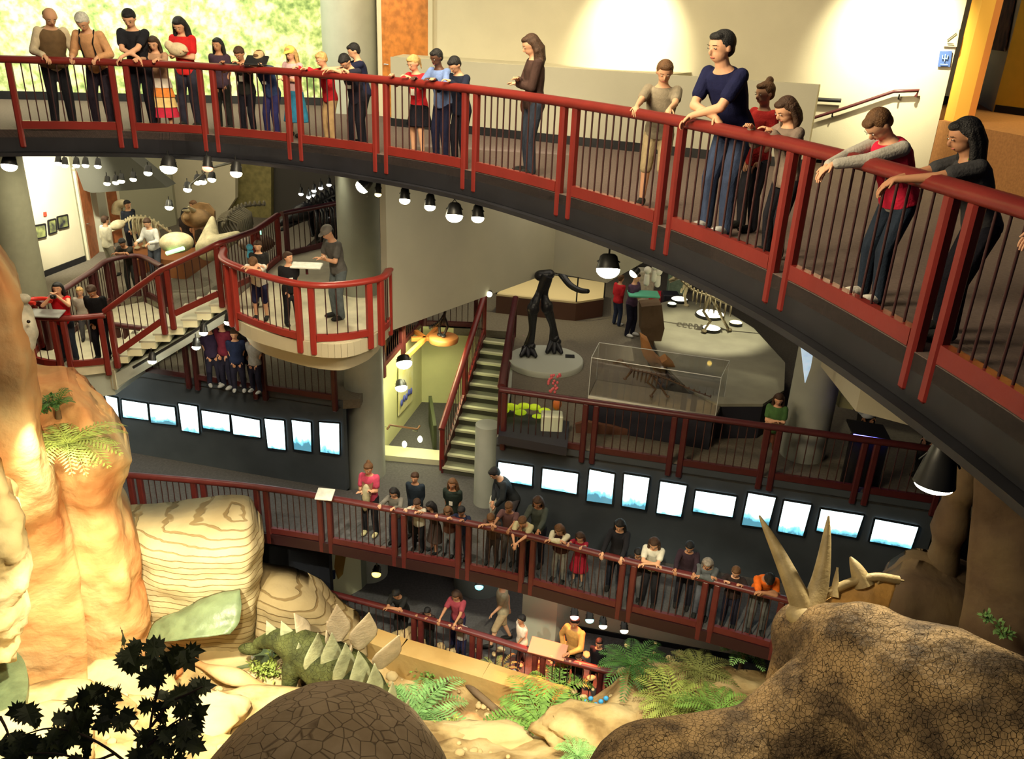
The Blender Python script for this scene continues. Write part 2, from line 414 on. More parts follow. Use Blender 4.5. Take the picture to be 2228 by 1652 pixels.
for n_ in (n1, n2, n3): nt.links.new(tc.outputs['Object'], n_.inputs['Vector'])
nt.links.new(n1.outputs['Fac'], mx.inputs[0]); nt.links.new(n3.outputs['Fac'], mx.inputs[2])
nt.links.new(n2.outputs['Distance'], mx2.inputs[0]); nt.links.new(mx.outputs[0], mx2.inputs[2])
nt.links.new(mx2.outputs[0], cr_.inputs['Fac']); nt.links.new(cr_.outputs['Color'], b_.inputs['Base Color'])
wall('wall_mural', [MU0, MU1], 0, 5, .15, muralm)
wall('baseboard_mural', [MU0-Vector((0, .03, 0)), MU1-Vector((0, .03, 0))], 0, .16, .03, BASEB)
wall('wall_end', [(-4.35, 19.35), (-4.2, 18.9), (BW0.x, BW0.y+.6), BW0], 0, 4.2, .12, WALLC)
def column(name, x, y, z0, z1, r, m_=CONC):
    mb = MB(); mb.lathe([(r, z0), (r, z1)], (x, y, 0), 40); return struct(name, mb, m_)
column('column_upper', -3.62, 18.2, 0, 5, .55)
# door on the back wall, at its left end
def door_on(name, label, A, B, z0, h, m_, framec=WALLC, knob=True):
    A, B = Vector((A[0], A[1], 0)), Vector((B[0], B[1], 0)); d = (B-A); n = Vector((d.y, -d.x, 0)).normalized()
    M_ = Matrix((d.normalized(), -n, Vector((0, 0, 1)))).transposed()
    c = (A+B)/2; L = d.length
    dr = tag(MB().bbox(c+n*.045+Vector((0, 0, z0+h/2)), (L, .05, h), .006, M_).build(name, m_), kind='structure')
    f = MB()
    for s in (-1, 1): f.box(c+d.normalized()*s*(L/2+.05)+n*.03+Vector((0, 0, z0+h/2)), (.1, .07, h+.1), M_)
    f.box(c+n*.03+Vector((0, 0, z0+h+.05)), (L+.2, .07, .1), M_)
    f.build('door_frame', framec, dr)
    if knob:
        k = MB(); p = A+d.normalized()*.09+n*.08+Vector((0, 0, z0+1.0))
        k.tube([p, p+n*.05], .012, 8).tube([p+n*.05, p+n*.05+d.normalized()*.11], .011, 8); k.build('door_handle', STEEL, dr)
    return dr
door_on('door_1', '', BW0+dW*.15, BW0+dW*1.22, 0, 2.6, WOOD)
# ---- hanging grey enclosure under the upper level
GW = [xy(at(845, 722, -3.6)), xy(at(1203, 592, -3.6)), xy(at(1320, 616, -3.6)), xy(at(1420, 560, -3.6))]
wall('wall_hanging_grey', GW+[(GW[-1][0]+2, GW[-1][1]+4)], -3.6, -.45, .15, WALLG)
GW2 = [xy(at(1862, 895, -3.6)), xy(at(2050, 945, -3.6))]
wall('wall_hanging_right', [(GW2[0][0]+.1, GW2[0][1]+3.2), GW2[0], GW2[1], (GW2[1][0]+3, GW2[1][1]-2.2)], -3.6, -.45, .15, WALLG)
# ---- tall round columns through the lower levels
CA = at(790, 1045, ZD); column('column_tall', CA.x+.02, CA.y+.35, ZE, -.45, .43)
CB = at(1055, 1105, ZD); column('column_short', CB.x, CB.y+.22, ZD, ZC-.3, .26)
CCc = at(1752, 1010, ZC); column('column_right', CCc.x+.05, CCc.y+.4, ZC, -.45, .42)
CL = at(48, 640, ZB-.6); column('column_left', CL.x, CL.y, ZD, -.45, .5, mat('olive_column', (.25, .24, .17), .7, var=.05))
# ---- level B: exhibit floor, stair to the landing, curved balcony
LF = mat('lit_cream_surface', (.60, .55, .40), .6, var=.08, vscale=4, bump=.1, bscale=60)  # cream puts bright light into the carpet colour; the exhibit edge shares it
ZX = ZL
EC = [xy(at(x, y, ZX+1.03)) for x, y in ((85, 662), (135, 632), (200, 590), (235, 567), (300, 557), (352, 580), (362, 610))]
mb = MB(); mb.prism([(-5.8, 15.85), (-5.6, 19.05), (-4.5, 20.7), (-3.2, 22.3), (-2.4, 22), (-2.4, 14.8)], ZB-.2, ZB); struct('floor_upper_strip', mb, CARPB)
balc = [(-5.75, 15.9), (-5.45, 15.1), (-4.95, 14.4), (-4.2, 13.9), (-3.5, 13.62), (-2.95, 13.66), (-2.55, 14.2), (-2.4, 14.75)]
bc = crom([(x, y, ZB) for x, y in balc], 5)
mb = MB(); mb.prism([xy(p) for p in bc]+[(-2.4, 17), (-4.5, 20.6), (-5.5, 19.0), (-5.6, 15.95)], ZB-.2, ZB+.002); struct('floor_balcony', mb, LF)
mb = MB(); mb.prism([xy(p) for p in offs(bc, .22)]+[(-2.5, 16.5), (-5.2, 17.5)], ZB-.62, ZB-.2); struct('wall_balcony_drum', mb, WALLC)
wall('baseboard_balcony', [xy(p) for p in bc], ZB-.28, ZB-.02, -.03, WALLC)
# landing
lcur = [(-10.05, 16.2), (-10.0, 15.6), (-9.55, 15.25), (-8.9, 15.2), (-8.2, 15.5)]
lc = crom([(x, y, ZL) for x, y in lcur], 5)
mb = MB(); mb.prism([xy(p) for p in lc]+[(-8.15, 17.2), (-9.9, 17.3)], ZL-.2, ZL); struct('floor_landing', mb, LF)
mb = MB(); mb.prism([xy(p) for p in offs(lc, .1)]+[(-8.1, 17.2), (-9.8, 17.3)], ZL-.75, ZL-.2); struct('wall_landing_drum', mb, CONC)
mb = MB(); mb.prism([(-8.15, 15.5), (-8.15, 17.3), (EC[-1][0], EC[-1][1]-.02), (EC[5][0], EC[5][1]-.02), (EC[4][0], EC[4][1]-.02), (EC[3][0], EC[3][1]-.02), (EC[2][0], EC[2][1]-.02), (EC[1][0], EC[1][1]-.02), (-10.3, 16.6), (-9.9, 16.3)], ZL-.6, ZL-.15); struct('floor_under_ramp', mb, LF)
mb = MB(); mb.prism(EC+[(EC[-1][0]+1.2, EC[-1][1]+3), (-6.5, 34), (-24, 34), (-24, 20), (-12, 16.5)], ZX-.22, ZX); struct('floor_exhibit', mb, CARPB)
wall('wall_exhibit_edge', EC, ZX-1.1, ZX-.01, .05, LF)
# stair landing -> B
nst = 8; A_, B_ = Vector((-8.15, 15.55, ZL)), Vector((-5.85, 15.85, ZB)); rise = (ZB-ZL)/(nst+1)
run = (B_-A_).xy; un = Vector((run.x, run.y, 0))/nst; nn = Vector((-run.y, run.x, 0)).normalized()
mbt, mbr = MB(), MB()
for k in range(nst):
    a = Vector((A_.x, A_.y, 0))+un*k; z = ZL+rise*(k+1)
    mbt.prism([a-un*.12, a+un, a+un+nn*1.5, a-un*.12+nn*1.5], z-.04, z)
    mbr.prism([a, a+un*.98, a+un*.98+nn*1.5, a+nn*1.5], z-rise-.02, z-.04)
st = tag(mbr.build('stair_to_exhibit', CREAMF), kind='structure'); mbt.build('treads', mat('grey_stair_tread', (.5, .48, .36), .7), st)
mb = MB()
a0, b0 = Vector((A_.x-.1, A_.y-.02, 0)), Vector((B_.x, B_.y-.02, 0))
mb.plate([a0+Vector((0, 0, ZL-.6)), b0+Vector((0, 0, ZB-.5)), b0+Vector((0, 0, ZB-.34)), a0+Vector((0, 0, ZL-.30))], nn, 1.5); struct('wall_stair_soffit', mb, CONC)
# pictures wall, doors and far walls of the exhibit
PW0, PW1 = Vector(xy(at(88, 606, ZX))).to_3d(), Vector(xy(at(186, 568, ZX))).to_3d()
dP = (PW1-PW0).normalized(); PWm = PW0-dP*5; nP = Vector((dP.y, -dP.x, 0))
wall('wall_pictures', [PWm, PW1], ZX, -.45, .15, WALLC)
wall('baseboard_pictures', [PWm+nP*.03, PW1+nP*.03], ZX, ZX+.16, .03, BASEB)
G = [Vector(xy(at(x, y, ZX))).to_3d() for x, y in ((187, 568), (214, 546), (241, 530), (268, 523), (384, 489), (388, 470))]
wall('wall_doors', G, ZX, -.45, .12, mat('olive_grey_wall', (.33, .32, .22), .8))
def lerp(a, b, t): return a+(b-a)*t
door_on('door_2', '', lerp(G[0], G[1], .18), lerp(G[0], G[1], .88), ZX, 2.5, WOODD)
door_on('door_3', '', lerp(G[2], G[3], .1), lerp(G[2], G[3], .9), ZX, 2.5, WOODD)
mb = MB(); q = at(223, 541, ZX); mb.box((q.x, q.y-.1, (ZX-.45)/2), (.5, .5, -.45-ZX)); struct('column_square', mb, mat('grey_square_column', (.36, .35, .27), .8))
def yplate(name, px, Y, th, m_):
    mb = MB(); mb.plate([aty(x, y, Y) for x, y in px], (0, 1, 0), th); return struct(name, mb, m_)
yplate('ceiling_soffit', [(150, 325), (182, 414), (200, 420), (364, 408), (262, 325)], 22.0, .6, mat('dark_olive_soffit', (.05, .05, .04), .8))
yplate('wall_skull_backdrop', [(262, 330), (500, 330), (512, 362), (512, 432), (486, 472), (478, 545), (382, 545), (364, 408)], 28.5, .3, WALLC)
yplate('wall_dark_strip', [(500, 330), (590, 330), (590, 560), (480, 560)], 29.2, .3, mat('olive_dark_panel', (.20, .17, .06), .7, var=.2))
yplate('wall_dark_far', [(588, 300), (860, 300), (860, 640), (588, 600)], 29.6, .3, mat('charcoal_wall', (.05, .045, .04), .8))
# ---- level C (large dinosaur hall)
WLp = [at(195, 960, ZD-.1), at(750, 1055, ZD)]
WL0, WL1 = Vector(xy(WLp[0])).to_3d(), Vector(xy(WLp[1])).to_3d()
WR0, WR1 = Vector(xy(at(1082, 1150, ZD))).to_3d(), Vector(xy(at(2020, 1330, ZD))).to_3d()
WL0, WL1 = Vector((-10.2, 17.4, 0)), Vector((-3.55, 15.8, 0))
WR0, WR1 = Vector((-.25, 14.4, 0)), Vector((7.6, 12.6, 0))
mb = MB()
mb.prism([xy(WL0), xy(WL1), (-3.2, 15.9), (-3.2, 20.7), (0.0, 20.5), (0.0, 14.5), xy(WR0), xy(WR1), (14, 11.5), (14, 36), (-20, 36), (-20, 17.8)], ZC-.2, ZC); struct('floor_hall', mb, CARPB)
wall('wall_screens_left', [WL0, WL1], ZD, ZC-.02, .15, WALLD)
wall('trim_6', [WL0-Vector((0, .02, 0)), WL1-Vector((0, .02, 0))], ZC-.16, ZC-.0, .04, WALLD)
wall('wall_screens_right', [WR0, WR1], ZD, ZC-.02, .15, WALLD)
wall('trim_7', [WR0-Vector((0, .02, 0)), WR1-Vector((0, .02, 0))], ZC-.14, ZC-.0, .04, WALLD)
wall('wall_column_side', [(-.25, 14.4), (-.1, 17.4), (0, 20.5)], ZD, ZC-.02, -.12, CONC)
# walkway floor (level D)
DR = [(-10.2, 14.6), (-8.8, 14.45), (-7.47, 14.33), (-6.16, 14.23), (-4.86, 14.08), (-3.55, 13.83), (-2.04, 13.46), (-.78, 13.16), (.43, 12.8), (2.2, 12.15), (3.57, 11.7), (4.75, 11.25), (6.2, 10.7)]
dc = crom([(x, y, ZD) for x, y in DR], 5)
mb = MB(); mb.prism([xy(p) for p in dc]+[(10, 10), (10, 12.7), xy(WR1), xy(WR0), (0, 14.5), (0, 20.9), (-3.3, 20.9), (-3.3, 15.9), xy(WL1), xy(WL0), (-13, 18)], ZD-.2, ZD); struct('floor_walkway', mb, CARPD)
mb = MB(); di = offs(dc, .1); do = offs(dc, -.05)
for i in range(len(dc)-1): mb.prism([xy(do[i]), xy(do[i+1]), xy(di[i+1]), xy(di[i])], ZD-.24, ZD-.01)
struct('trim_8', mb, mat('near_black_maroon', (.03, .008, .01), .5))
# stairwell: yellow-lit walls and lit step
WELL = mat('pale_yellow_plaster', (.68, .68, .36), .7, var=.06, vscale=1.2)
wall('wall_stairwell', [(-3.15, 16.7), (-3.1, 17.3), (-2.45, 20.6), (-.85, 20.6)], ZD-1.4, ZC, .1, WELL)
mb = MB(); mb.prism([(-3.1, 17.25), (-1.55, 17.1), (-1.62, 17.6), (-3.05, 17.75)], ZD-.1, ZD+.14)
struct('trim_9', mb, mat('pale_stone_step', (.62, .62, .42), .7))
wall('trim_10', [(-1.75, 17.7), (-2.05, 19.4)], ZD+.0, ZD+.75, .08, mat('dark_green_stringer', (.04, .05, .02), .6))
# stair from the walkway to the hall
A_, B_ = Vector((-1.52, 16.75, ZD)), Vector((-.75, 20.45, ZC)); nst = 12; un = Vector((B_.x-A_.x, B_.y-A_.y, 0))/nst; rise = (ZC-ZD)/(nst+1)
nn = Vector((un.y, -un.x, 0)).normalized()
mbt, mbr, mbn = MB(), MB(), MB()
for k in range(nst):
    a = Vector((A_.x, A_.y, 0))+un*k; z = ZD+rise*(k+1)
    mbt.prism([a, a+un*1.02, a+un*1.02+nn*1.0, a+nn*1.0], z-.05, z)
    mbn.prism([a-un*.02, a+un*.28, a+un*.28+nn*1.0, a-un*.02+nn*1.0], z-.048, z+.004)
    mbr.prism([a+un*.06, a+un*.9, a+un*.9+nn*1.0, a+un*.06+nn*1.0], z-rise-.02, z-.05)
st = tag(mbr.build('stair_to_hall', mat('dark_stair_riser', (.06, .06, .04), .8), None, True), kind='structure')
mbt.build('treads', mat('olive_stair_tread', (.16, .165, .11), .75, bump=.2), st, True); mbn.build('nosings', mat('pale_nosing', (.5, .5, .34), .6), st, True)
for s in (-.03, 1.0):
    mb = MB(); a = A_+nn*s; b = B_+nn*s
    mb.plate([(a.x, a.y, ZD), (b.x, b.y, ZC-.35), (b.x, b.y, ZC+.02), (a.x, a.y, ZD+.35)], nn, .05).build('stringer', DRED, st, True)
# ---- level E (ground floor) and walls under the walkway
mb = MB(); mb.prism([(-9, 13.6), (-3.6, 13.6), (2.1, 11.9), (6, 10.9), (12, 10.5), (12, 24), (-9, 24)], ZE-.2, ZE); struct('floor_ground', mb, CARPD)
wall('wall_under_walkway', [(-11, 15.2), (-4.0, 14.75), (-3.75, 14.7)], ZE, ZD-.2, .15, mat('near_black_wall', (.012, .013, .02), .7))
a, b = aty(712, 1250, 15.3), aty(786, 1250, 16.0)
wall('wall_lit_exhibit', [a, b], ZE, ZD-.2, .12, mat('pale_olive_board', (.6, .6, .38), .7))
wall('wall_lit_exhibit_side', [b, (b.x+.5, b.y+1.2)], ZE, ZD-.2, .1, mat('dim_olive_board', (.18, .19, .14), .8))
c = at(1040, 1300, ZE); column('column_ground', c.x, c.y+.55, ZE, ZD-.2, .62, mat('grey_green_round_wall', (.22, .25, .25), .7))
wall('wall_ground_white', [xy(at(1250, 1368, ZE)), xy(at(1640, 1440, ZE))], ZE, ZD-.2, .12, WALLC)
wall('baseboard_ground', [Vector(at(1250, 1370, ZE))-Vector((0, .03, 0)), Vector(at(1640, 1442, ZE))-Vector((0, .03, 0))], ZE, ZE+.12, .03, BASEB)
wall('wall_ground_grey', [xy(at(1132, 1400, ZE)), xy(at(1205, 1425, ZE)), xy(at(1252, 1369, ZE))], ZE, ZD-.2, .1, mat('mid_grey_board', (.40, .42, .34), .8))
wall('wall_ground_post', [xy(at(1085, 1340, ZE)), xy(at(1100, 1344, ZE))], ZE, ZD-.2, .1, WALLC)
wall('wall_ground_far', [(-9, 20), (3, 19.5), (12, 17)], ZE, ZD-.2, .1, mat('dim_far_wall', (.05, .055, .05), .9))
# outer building shell far away so that no gap shows
wall('wall_left', [(-14.5, -3), (-14.5, 18.5)], -13, 5, .2, mat('dark_brown_wall', (.04, .035, .03), .9))  # one very dark brown colour for the whole shell
wall('wall_right', [(14, 36), (14, -3)], -13, 5, .2, mat('dark_brown_wall', (.04, .035, .03), .9))
wall('wall_far', [(-20, 36), (14, 36)], -13, 5, .2, mat('dark_brown_wall', (.04, .035, .03), .9))
# ---------------------------------------------------------------- railings
RG = 'double post railings'
railing('bridge_railing', 'dark red steel railing with paired posts curving along the upper bridge', [(x, y, 0) for x, y in BR[1:]], RED, gap=.22, spacing=.125, post_lo=-.28, hr=.06, pw=.09, group=None)
railing('walkway_railing', 'dark maroon railing curving along the lower walkway with the crowd', [(x, y, ZD) for x, y in DR[1:]], mat('maroon_painted_steel', (.10, .016, .016), .4, var=.1), gap=.2, spacing=.125)
railing('hall_railing', 'dark maroon railing above the left row of lit photo windows', [(x, y, ZC) for x, y in [(-10.2, 17.35), (-8.6, 16.95), (-7.0, 16.57), (-5.4, 16.18), (-3.6, 15.75)]], DRED, gap=.22, spacing=.16, curved=False)
railing('hall_railing', 'dark maroon railing above the right row of lit photo windows', [(x, y, ZC) for x, y in [(-.22, 14.4), (1.5, 14.0), (3.1, 13.63), (4.7, 13.27), (6.3, 12.9), (7.6, 12.6)]], DRED, gap=.2, spacing=.15, curved=False)
railing('stair_railing', 'maroon railing on top of the well wall beside the hall stairs', [(-.2, 14.55, ZC), (-.14, 16.4, ZC), (-.08, 18.3, ZC), (0, 20.2, ZC)], DRED, gap=.16, spacing=.16, curved=False)
railing('stair_railing', 'red slanting railing on the open side of the hall stairs', [(-1.55, 16.75, ZD+.1), (-1.15, 18.6, (ZD+ZC)/2+.1), (-.78, 20.45, ZC+.05)], RED, gap=.14, spacing=.14, curved=False, post_lo=-.1)
railing('well_railing', 'maroon railing at the back of the yellow stairwell', [(-3.0, 17.6, ZC), (-2.75, 19.1, ZC), (-2.45, 20.7, ZC), (-.95, 20.75, ZC)], DRED, gap=.16, spacing=.15, curved=False)
railing('balcony_railing', 'bright red railing round the small curved balcony', [(x, y, ZB) for x, y in [(-5.72, 15.7), (-5.3, 14.75), (-3.65, 13.63), (-2.5, 14.1), (-2.34, 14.9)]], REDB, gap=.26, spacing=.17, nobal=())
railing('stair_railing', 'red railing climbing from the landing to the exhibit floor', [(-8.15, 15.5, ZL+.08), (-6.95, 15.62, ZL+.95), (-5.8, 15.8, ZB+.1), (-5.6, 17.3, ZB), (-5.55, 18.9, ZB)], RED, gap=.18, spacing=.14, curved=False)
railing('exhibit_railing', 'maroon railing at the back edge of the exhibit floor beside the tall column', [(-5.5, 19.05, ZB), (-4.4, 20.7, ZB), (-3.0, 21.9, ZB)], DRED, gap=.2, spacing=.16, curved=False)
railing('landing_railing', 'dark red curved railing round the stair landing', [(x, y, ZL) for x, y in [(-10.0, 16.3), (-9.75, 15.45), (-8.95, 15.2), (-8.15, 15.5)]], RED, gap=.2, spacing=.17)
railing('exhibit_railing', 'maroon railing curving behind the landing along the exhibit floor', [(x, y, ZX) for x, y in EC[:6]], DRED, gap=.2, spacing=.16)
railing('ground_railing', 'dark red railing on the ground floor beside the diorama', [(x, y, ZE) for x, y in [(-3.75, 14.5), (-1.75, 13.85), (-.5, 13.4), (.78, 12.9), (2.05, 12.5), (3.2, 12.1)]], mat('maroon_painted_steel', (.16, .022, .02), .4), gap=.16, spacing=.16)
# ---------------------------------------------------------------- people
SKIN = {'l': mat('light_skin', (.66, .36, .22), .55, spec=.3), 't': mat('tan_skin', (.45, .22, .12), .55, spec=.3), 'd': mat('dark_skin', (.10, .045, .028), .5, spec=.3)}
EYEW = mat('eye_white', (.7, .68, .62), .3); EYED = mat('dark_iris', (.015, .01, .01), .2); LIP = mat('lip', (.38, .10, .08), .5)
HAIRC = {'k': (.008, .007, .008), 'b': (.05, .022, .010), 'm': (.12, .055, .02), 'y': (.50, .32, .12), 'w': (.62, .60, .54), 'g': (.25, .22, .19), 'r': (.2, .06, .02)}
def hairm(c): return mat('hair_'+c, HAIRC[c], .6, bump=.6, bscale=90, var=.25, vscale=25)
DEFER = []
def finish_people():
    dg = bpy.context.evaluated_depsgraph_get()
    for o, extra, mats in DEFER:
        me = bpy.data.meshes.new_from_object(o.evaluated_get(dg))
        o.modifiers.clear()
        v = [tuple(q.co) for q in me.vertices]; f = [tuple(p.vertices) for p in me.polygons]
        mb = MB(); mb.add(v, f, 0, True)
        if extra is not None:
            n = len(mb.v); mb.v += extra.v; mb.f += [tuple(i+n for i in q) for q in extra.f]; mb.mi += extra.mi; mb.sm += extra.sm
        o.data = mb.mesh(o.name.split('.')[0], mats); bpy.data.meshes.remove(me)
    DEFER.clear()
def remeshed(mb, name, mats, parent, vox, extra=None, smooth=3):
    o = mb.build(name, mats, parent)
    m_ = o.modifiers.new('r', 'REMESH'); m_.mode = 'VOXEL'; m_.voxel_size = vox; m_.use_smooth_shade = True
    s_ = o.modifiers.new('s', 'SMOOTH'); s_.factor = .5; s_.iterations = smooth
    DEFER.append((o, extra, mats)); return o
def loft(mb, secs, n=16, mi=0):
    """secs: (centre, half width, half depth, X axis, Y axis)"""
    vs = []
    for c, rx, ry, X, Y in secs:
        for k in range(n):
            a = 2*PI*k/n; vs.append(Vector(c)+X*(math.cos(a)*rx)+Y*(math.sin(a)*ry))
    fs = []
    for i in range(len(secs)-1):
        for k in range(n):
            j = (k+1) % n; fs.append((i*n+k, i*n+j, (i+1)*n+j, (i+1)*n+k))
    mb.add(vs, fs, mi, True); mb.add(vs[:n], [tuple(range(n))[::-1]], mi); mb.add(vs[-n:], [tuple(range(n))], mi)
RAILS = {'A': [Vector((p.x, p.y)) for p in brc], 'D': [Vector((p.x, p.y)) for p in dc], 'B': [Vector((p.x, p.y)) for p in bc],
         'L': [Vector((p.x, p.y)) for p in lc], 'E': [Vector(q) for q in [(-3.75, 14.5), (-1.75, 13.85), (-.5, 13.4), (.78, 12.9), (2.05, 12.5), (3.2, 12.1)]]}
def nearest(poly, p):
    best = None
    for a, b in zip(poly[:-1], poly[1:]):
        d = b-a; t = max(0, min(1, (p-a).dot(d)/max(1e-9, d.dot(d)))); q = a+d*t; e = (q-p).length
        if best is None or e < best[0]: best = (e, q)
    return best
def person(px, py, z, H, label, shirt=(.1, .1, .1), pants=(.03, .03, .04), hair='k', hs='short', skin='l', pose='rail', yaw=None, dy=0, rail=None,
           lean=None, hp=None, hy=0, sleeve=1, legs='pants', skirt=None, shoe=(.02, .02, .02), badge=False, acc=None, fem=False, gap=None, loc=None, vest=None, rz=1.07, step=0):
    base = Vector(loc) if loc else at(px, py, z)
    if rail:
        R_ = RAILS[rail]; p2 = Vector((base.x, base.y)); e, q = nearest(R_, p2)
        want = gap if gap is not None else (.33 if pose in ('fold', 'hang', 'rail') else None)
        d = (q-p2).normalized()
        cen = Vector((0, 0)) if rail != 'B' else Vector((0, 6))
        if (cen-p2).dot(d) < 0: d = -d; e = -e
        if want is not None:
            p2 = q-d*want; base.x, base.y = p2.x, p2.y; e = want
        if yaw is None: yaw = math.atan2(d.x, -d.y)
        else: yaw = math.radians(yaw)
        dist_rail = max(.22, e)
    else: yaw = math.radians(yaw or 0); dist_rail = .35
    yaw += math.radians(dy)
    T = thing('person', label, 'person', tuple(base))
    dist = (base-CAM).length; vox = min(.019, max(.0075, dist*.00105))
    RZ = Matrix.Rotation(yaw, 3, 'Z')
    def Wd(v): return base+RZ @ Vector(v)
    child = H < 1.46; hh = H/(7.3 if not child else 5.6+1.6*(H-.9)/.56)
    s = H/1.75
    dfl = {'rail': (.16, .45), 'fold': (.42, .5), 'hang': (.5, .6), 'down': (.03, .2), 'chest': (.05, .35), 'camera': (.03, .05), 'hips': (.05, .25), 'cross': (.04, .3), 'point': (.1, .2), 'walk': (.06, .1), 'bend': (.8, .5)}
    L0, P0 = dfl[pose]; lean = L0 if lean is None else lean; hp = P0 if hp is None else hp
    hipz = .515*H if not child else .49*H
    hip = Vector((0, .16*lean*s, hipz)); ca, sa = math.cos(lean), math.sin(lean)
    def S(x, y, h): return hip+Vector((x, y*ca-h*sa, y*sa*0+h*ca+y*sa*.0))
    X = Vector((1, 0, 0)); Ysp = Vector((0, ca, sa)); Up = Vector((0, -sa, ca))
    tl = H-hh*1.22-hipz
    wd = (.92 if fem else 1.0)*(1.06 if child else 1)
    secs = [(-.10, .088, .066), (-.02, .096, .072), (.12, .094, .068), (.30, .080, .058), (.55, .096, .066), (.78, .104, .066), (.90, .090, .054), (.97, .055, .042), (1.04, .034, .034)]
    def torso(mb, k, h0, h1, grow=0):
        ss = [q for q in secs if h0 <= q[0] <= h1]
        loft(mb, [(hip+Up*(h*tl), (w_*H*wd)*k+grow, (d_*H)*k+grow, X, Ysp) for h, w_, d_ in ss])
    sh = hip+Up*(tl*.90); neck = hip+Up*tl
    shL, shR = sh+X*(.098*H*wd), sh-X*(.098*H*wd)
    l1, l2 = .168*H, .150*H
    dr = dist_rail; rzz = rz
    if pose == 'rail': tg = [Vector((.19*s, -dr-.02, rzz+.03)), Vector((-.19*s, -dr-.02, rzz+.03))]; pole = Vector((.5, .6, -.8))
    elif pose == 'fold': tg = [Vector((-.10*s, -dr-.08, rzz+.05)), Vector((.10*s, -dr-.03, rzz+.055))]; pole = Vector((1.2, -.4, -.5))
    elif pose == 'hang': tg = [Vector((.03*s, -dr-.26, rzz-.06)), Vector((-.05*s, -dr-.24, rzz-.08))]; pole = Vector((1, -.1, -.4))
    elif pose in ('chest', 'cross'): tg = [sh+Vector((-.05*s, -.20*s, -.26*s)), sh+Vector((.05*s, -.22*s, -.20*s))]; pole = Vector((1, .3, -1))
    elif pose == 'camera': tg = [sh+Vector((.07*s, -.26*s, .12*s)), sh+Vector((-.07*s, -.26*s, .12*s))]; pole = Vector((1, 0, -1))
    elif pose == 'hips': tg = [hip+Vector((.15*s, -.1*s, .06*s)), hip+Vector((-.15*s, -.1*s, .06*s))]; pole = Vector((1, .7, 0))
    elif pose == 'point': tg = [sh+Vector((.16*s, -.42*s, -.2*s)), hip+Vector((-.2*s, -.1*s, .0))]; pole = Vector((1, .3, -1))
    elif pose == 'bend': tg = [sh+Vector((.1*s, -.12*s, -.5*s)), sh+Vector((-.1*s, -.12*s, -.5*s))]; pole = Vector((1, .3, 0))
    elif pose == 'walk': tg = [sh+Vector((.08*s, -.2*s, -.5*s)), sh+Vector((-.08*s, .18*s, -.5*s))]; pole = Vector((.4, 1, 0))
    else: tg = [sh+Vector((.10*s, -.06*s, -.52*s)), sh+Vector((-.10*s, -.06*s, -.52*s))]; pole = Vector((.5, 1, 0))
    arms = []
    for sd, S0, t in ((1, shL, tg[0]), (-1, shR, tg[1])):
        d = t-S0; D = min(d.length, (l1+l2)*.985); dn = d.normalized(); W_ = S0+dn*D
        pl = Vector((pole.x*sd, pole.y, pole.z)); pl = (pl-dn*pl.dot(dn)).normalized()
        a_ = (l1*l1-l2*l2+D*D)/(2*D); h_ = math.sqrt(max(0, l1*l1-a_*a_)); E_ = S0+dn*a_+pl*h_
        arms.append((S0, E_, W_))
    # legs
    ft = [Vector((.058*H+.02, -.02-step, .0)), Vector((-.058*H-.02, .0+step, 0))]; legsJ = []
    for sd, F in ((1, ft[0]), (-1, ft[1])):
        h0 = hip+Vector((sd*.052*H, 0, -.01*H)); an = F+Vector((0, 0, .045*H)); kn = h0.lerp(an, .5)+Vector((0, -.03*H*(1+lean), 0))
        legsJ.append((h0, kn, an, F))
    # head
    hc0 = neck+Up*(.10*hh)
    HM = Matrix.Rotation(math.radians(hy), 3, 'Z') @ Matrix.Rotation(hp, 3, 'X')
    # pitch forward: +X rotation takes +Z towards -Y for negative angle
    HM = Matrix.Rotation(math.radians(hy), 3, 'Z') @ Matrix.Rotation(hp+lean*.35, 3, 'X')
    def Hd(x, y, z_): return hc0+Up*(.16*hh)+HM @ Vector((x*hh, y*hh-.04*hh, (z_+.46)*hh))
    HM3 = HM
    b = MB()
    torso(b, 1, -.1, 1.04)
    b.cap(neck-Up*.04*s, Hd(0, .02, -.32), .036*H*(.9 if fem else 1), .033*H, 12)
    b.ell(Hd(0, .05, .08), (.385*hh, .45*hh, .42*hh), HM3, 18, 12)
    b.ell(Hd(0, -.06, -.20), (.29*hh, .33*hh, .30*hh), HM3, 16, 10)
    b.ell(Hd(0, -.43, -.10), (.055*hh, .085*hh, .12*hh), HM3, 8, 6)
    for sd in (1, -1): b.ell(Hd(sd*.385, .05, -.04), (.045*hh, .09*hh, .13*hh), HM3, 8, 6)
    for (S0, E_, W_) in arms:
        b.ell(S0, .030*H, None, 10, 7); b.cap(S0, E_, .029*H, .023*H); b.cap(E_, W_, .0235*H, .0155*H)
    for (h0, kn, an, F) in legsJ:
        b.cap(h0, kn, .048*H, .034*H); b.cap(kn+Vector((0, .006*H, -.02*H)), an, .034*H, .021*H); b.ell(F+Vector((0, -.05*H, .022*H)), (.026*H, .072*H, .022*H), None, 10, 6)
    ex = MB()
    for i, (S0, E_, W_) in enumerate(arms):
        fd = (W_-E_).normalized(); sd = 1 if i == 0 else -1
        if pose in ('rail', 'hang', 'fold'): hd = (fd+Vector((0, 0, -.35 if pose != 'hang' else -.7))).normalized()
        else: hd = fd
        side = hd.cross(Vector((0, 0, 1)));
        if side.length < .2: side = X.copy()
        side.normalize(); dn_ = hd.cross(side).normalized()
        if dn_.z > 0: dn_ = -dn_; side = -side
        Mh = Matrix((side, hd, dn_)).transposed()
        b.cap(W_, W_+hd*.03*s, .0155*H, .017*H); pc = W_+hd*.052*s
        b.ell(pc, (.042*s, .052*s, .018*s), Mh, 12, 8)
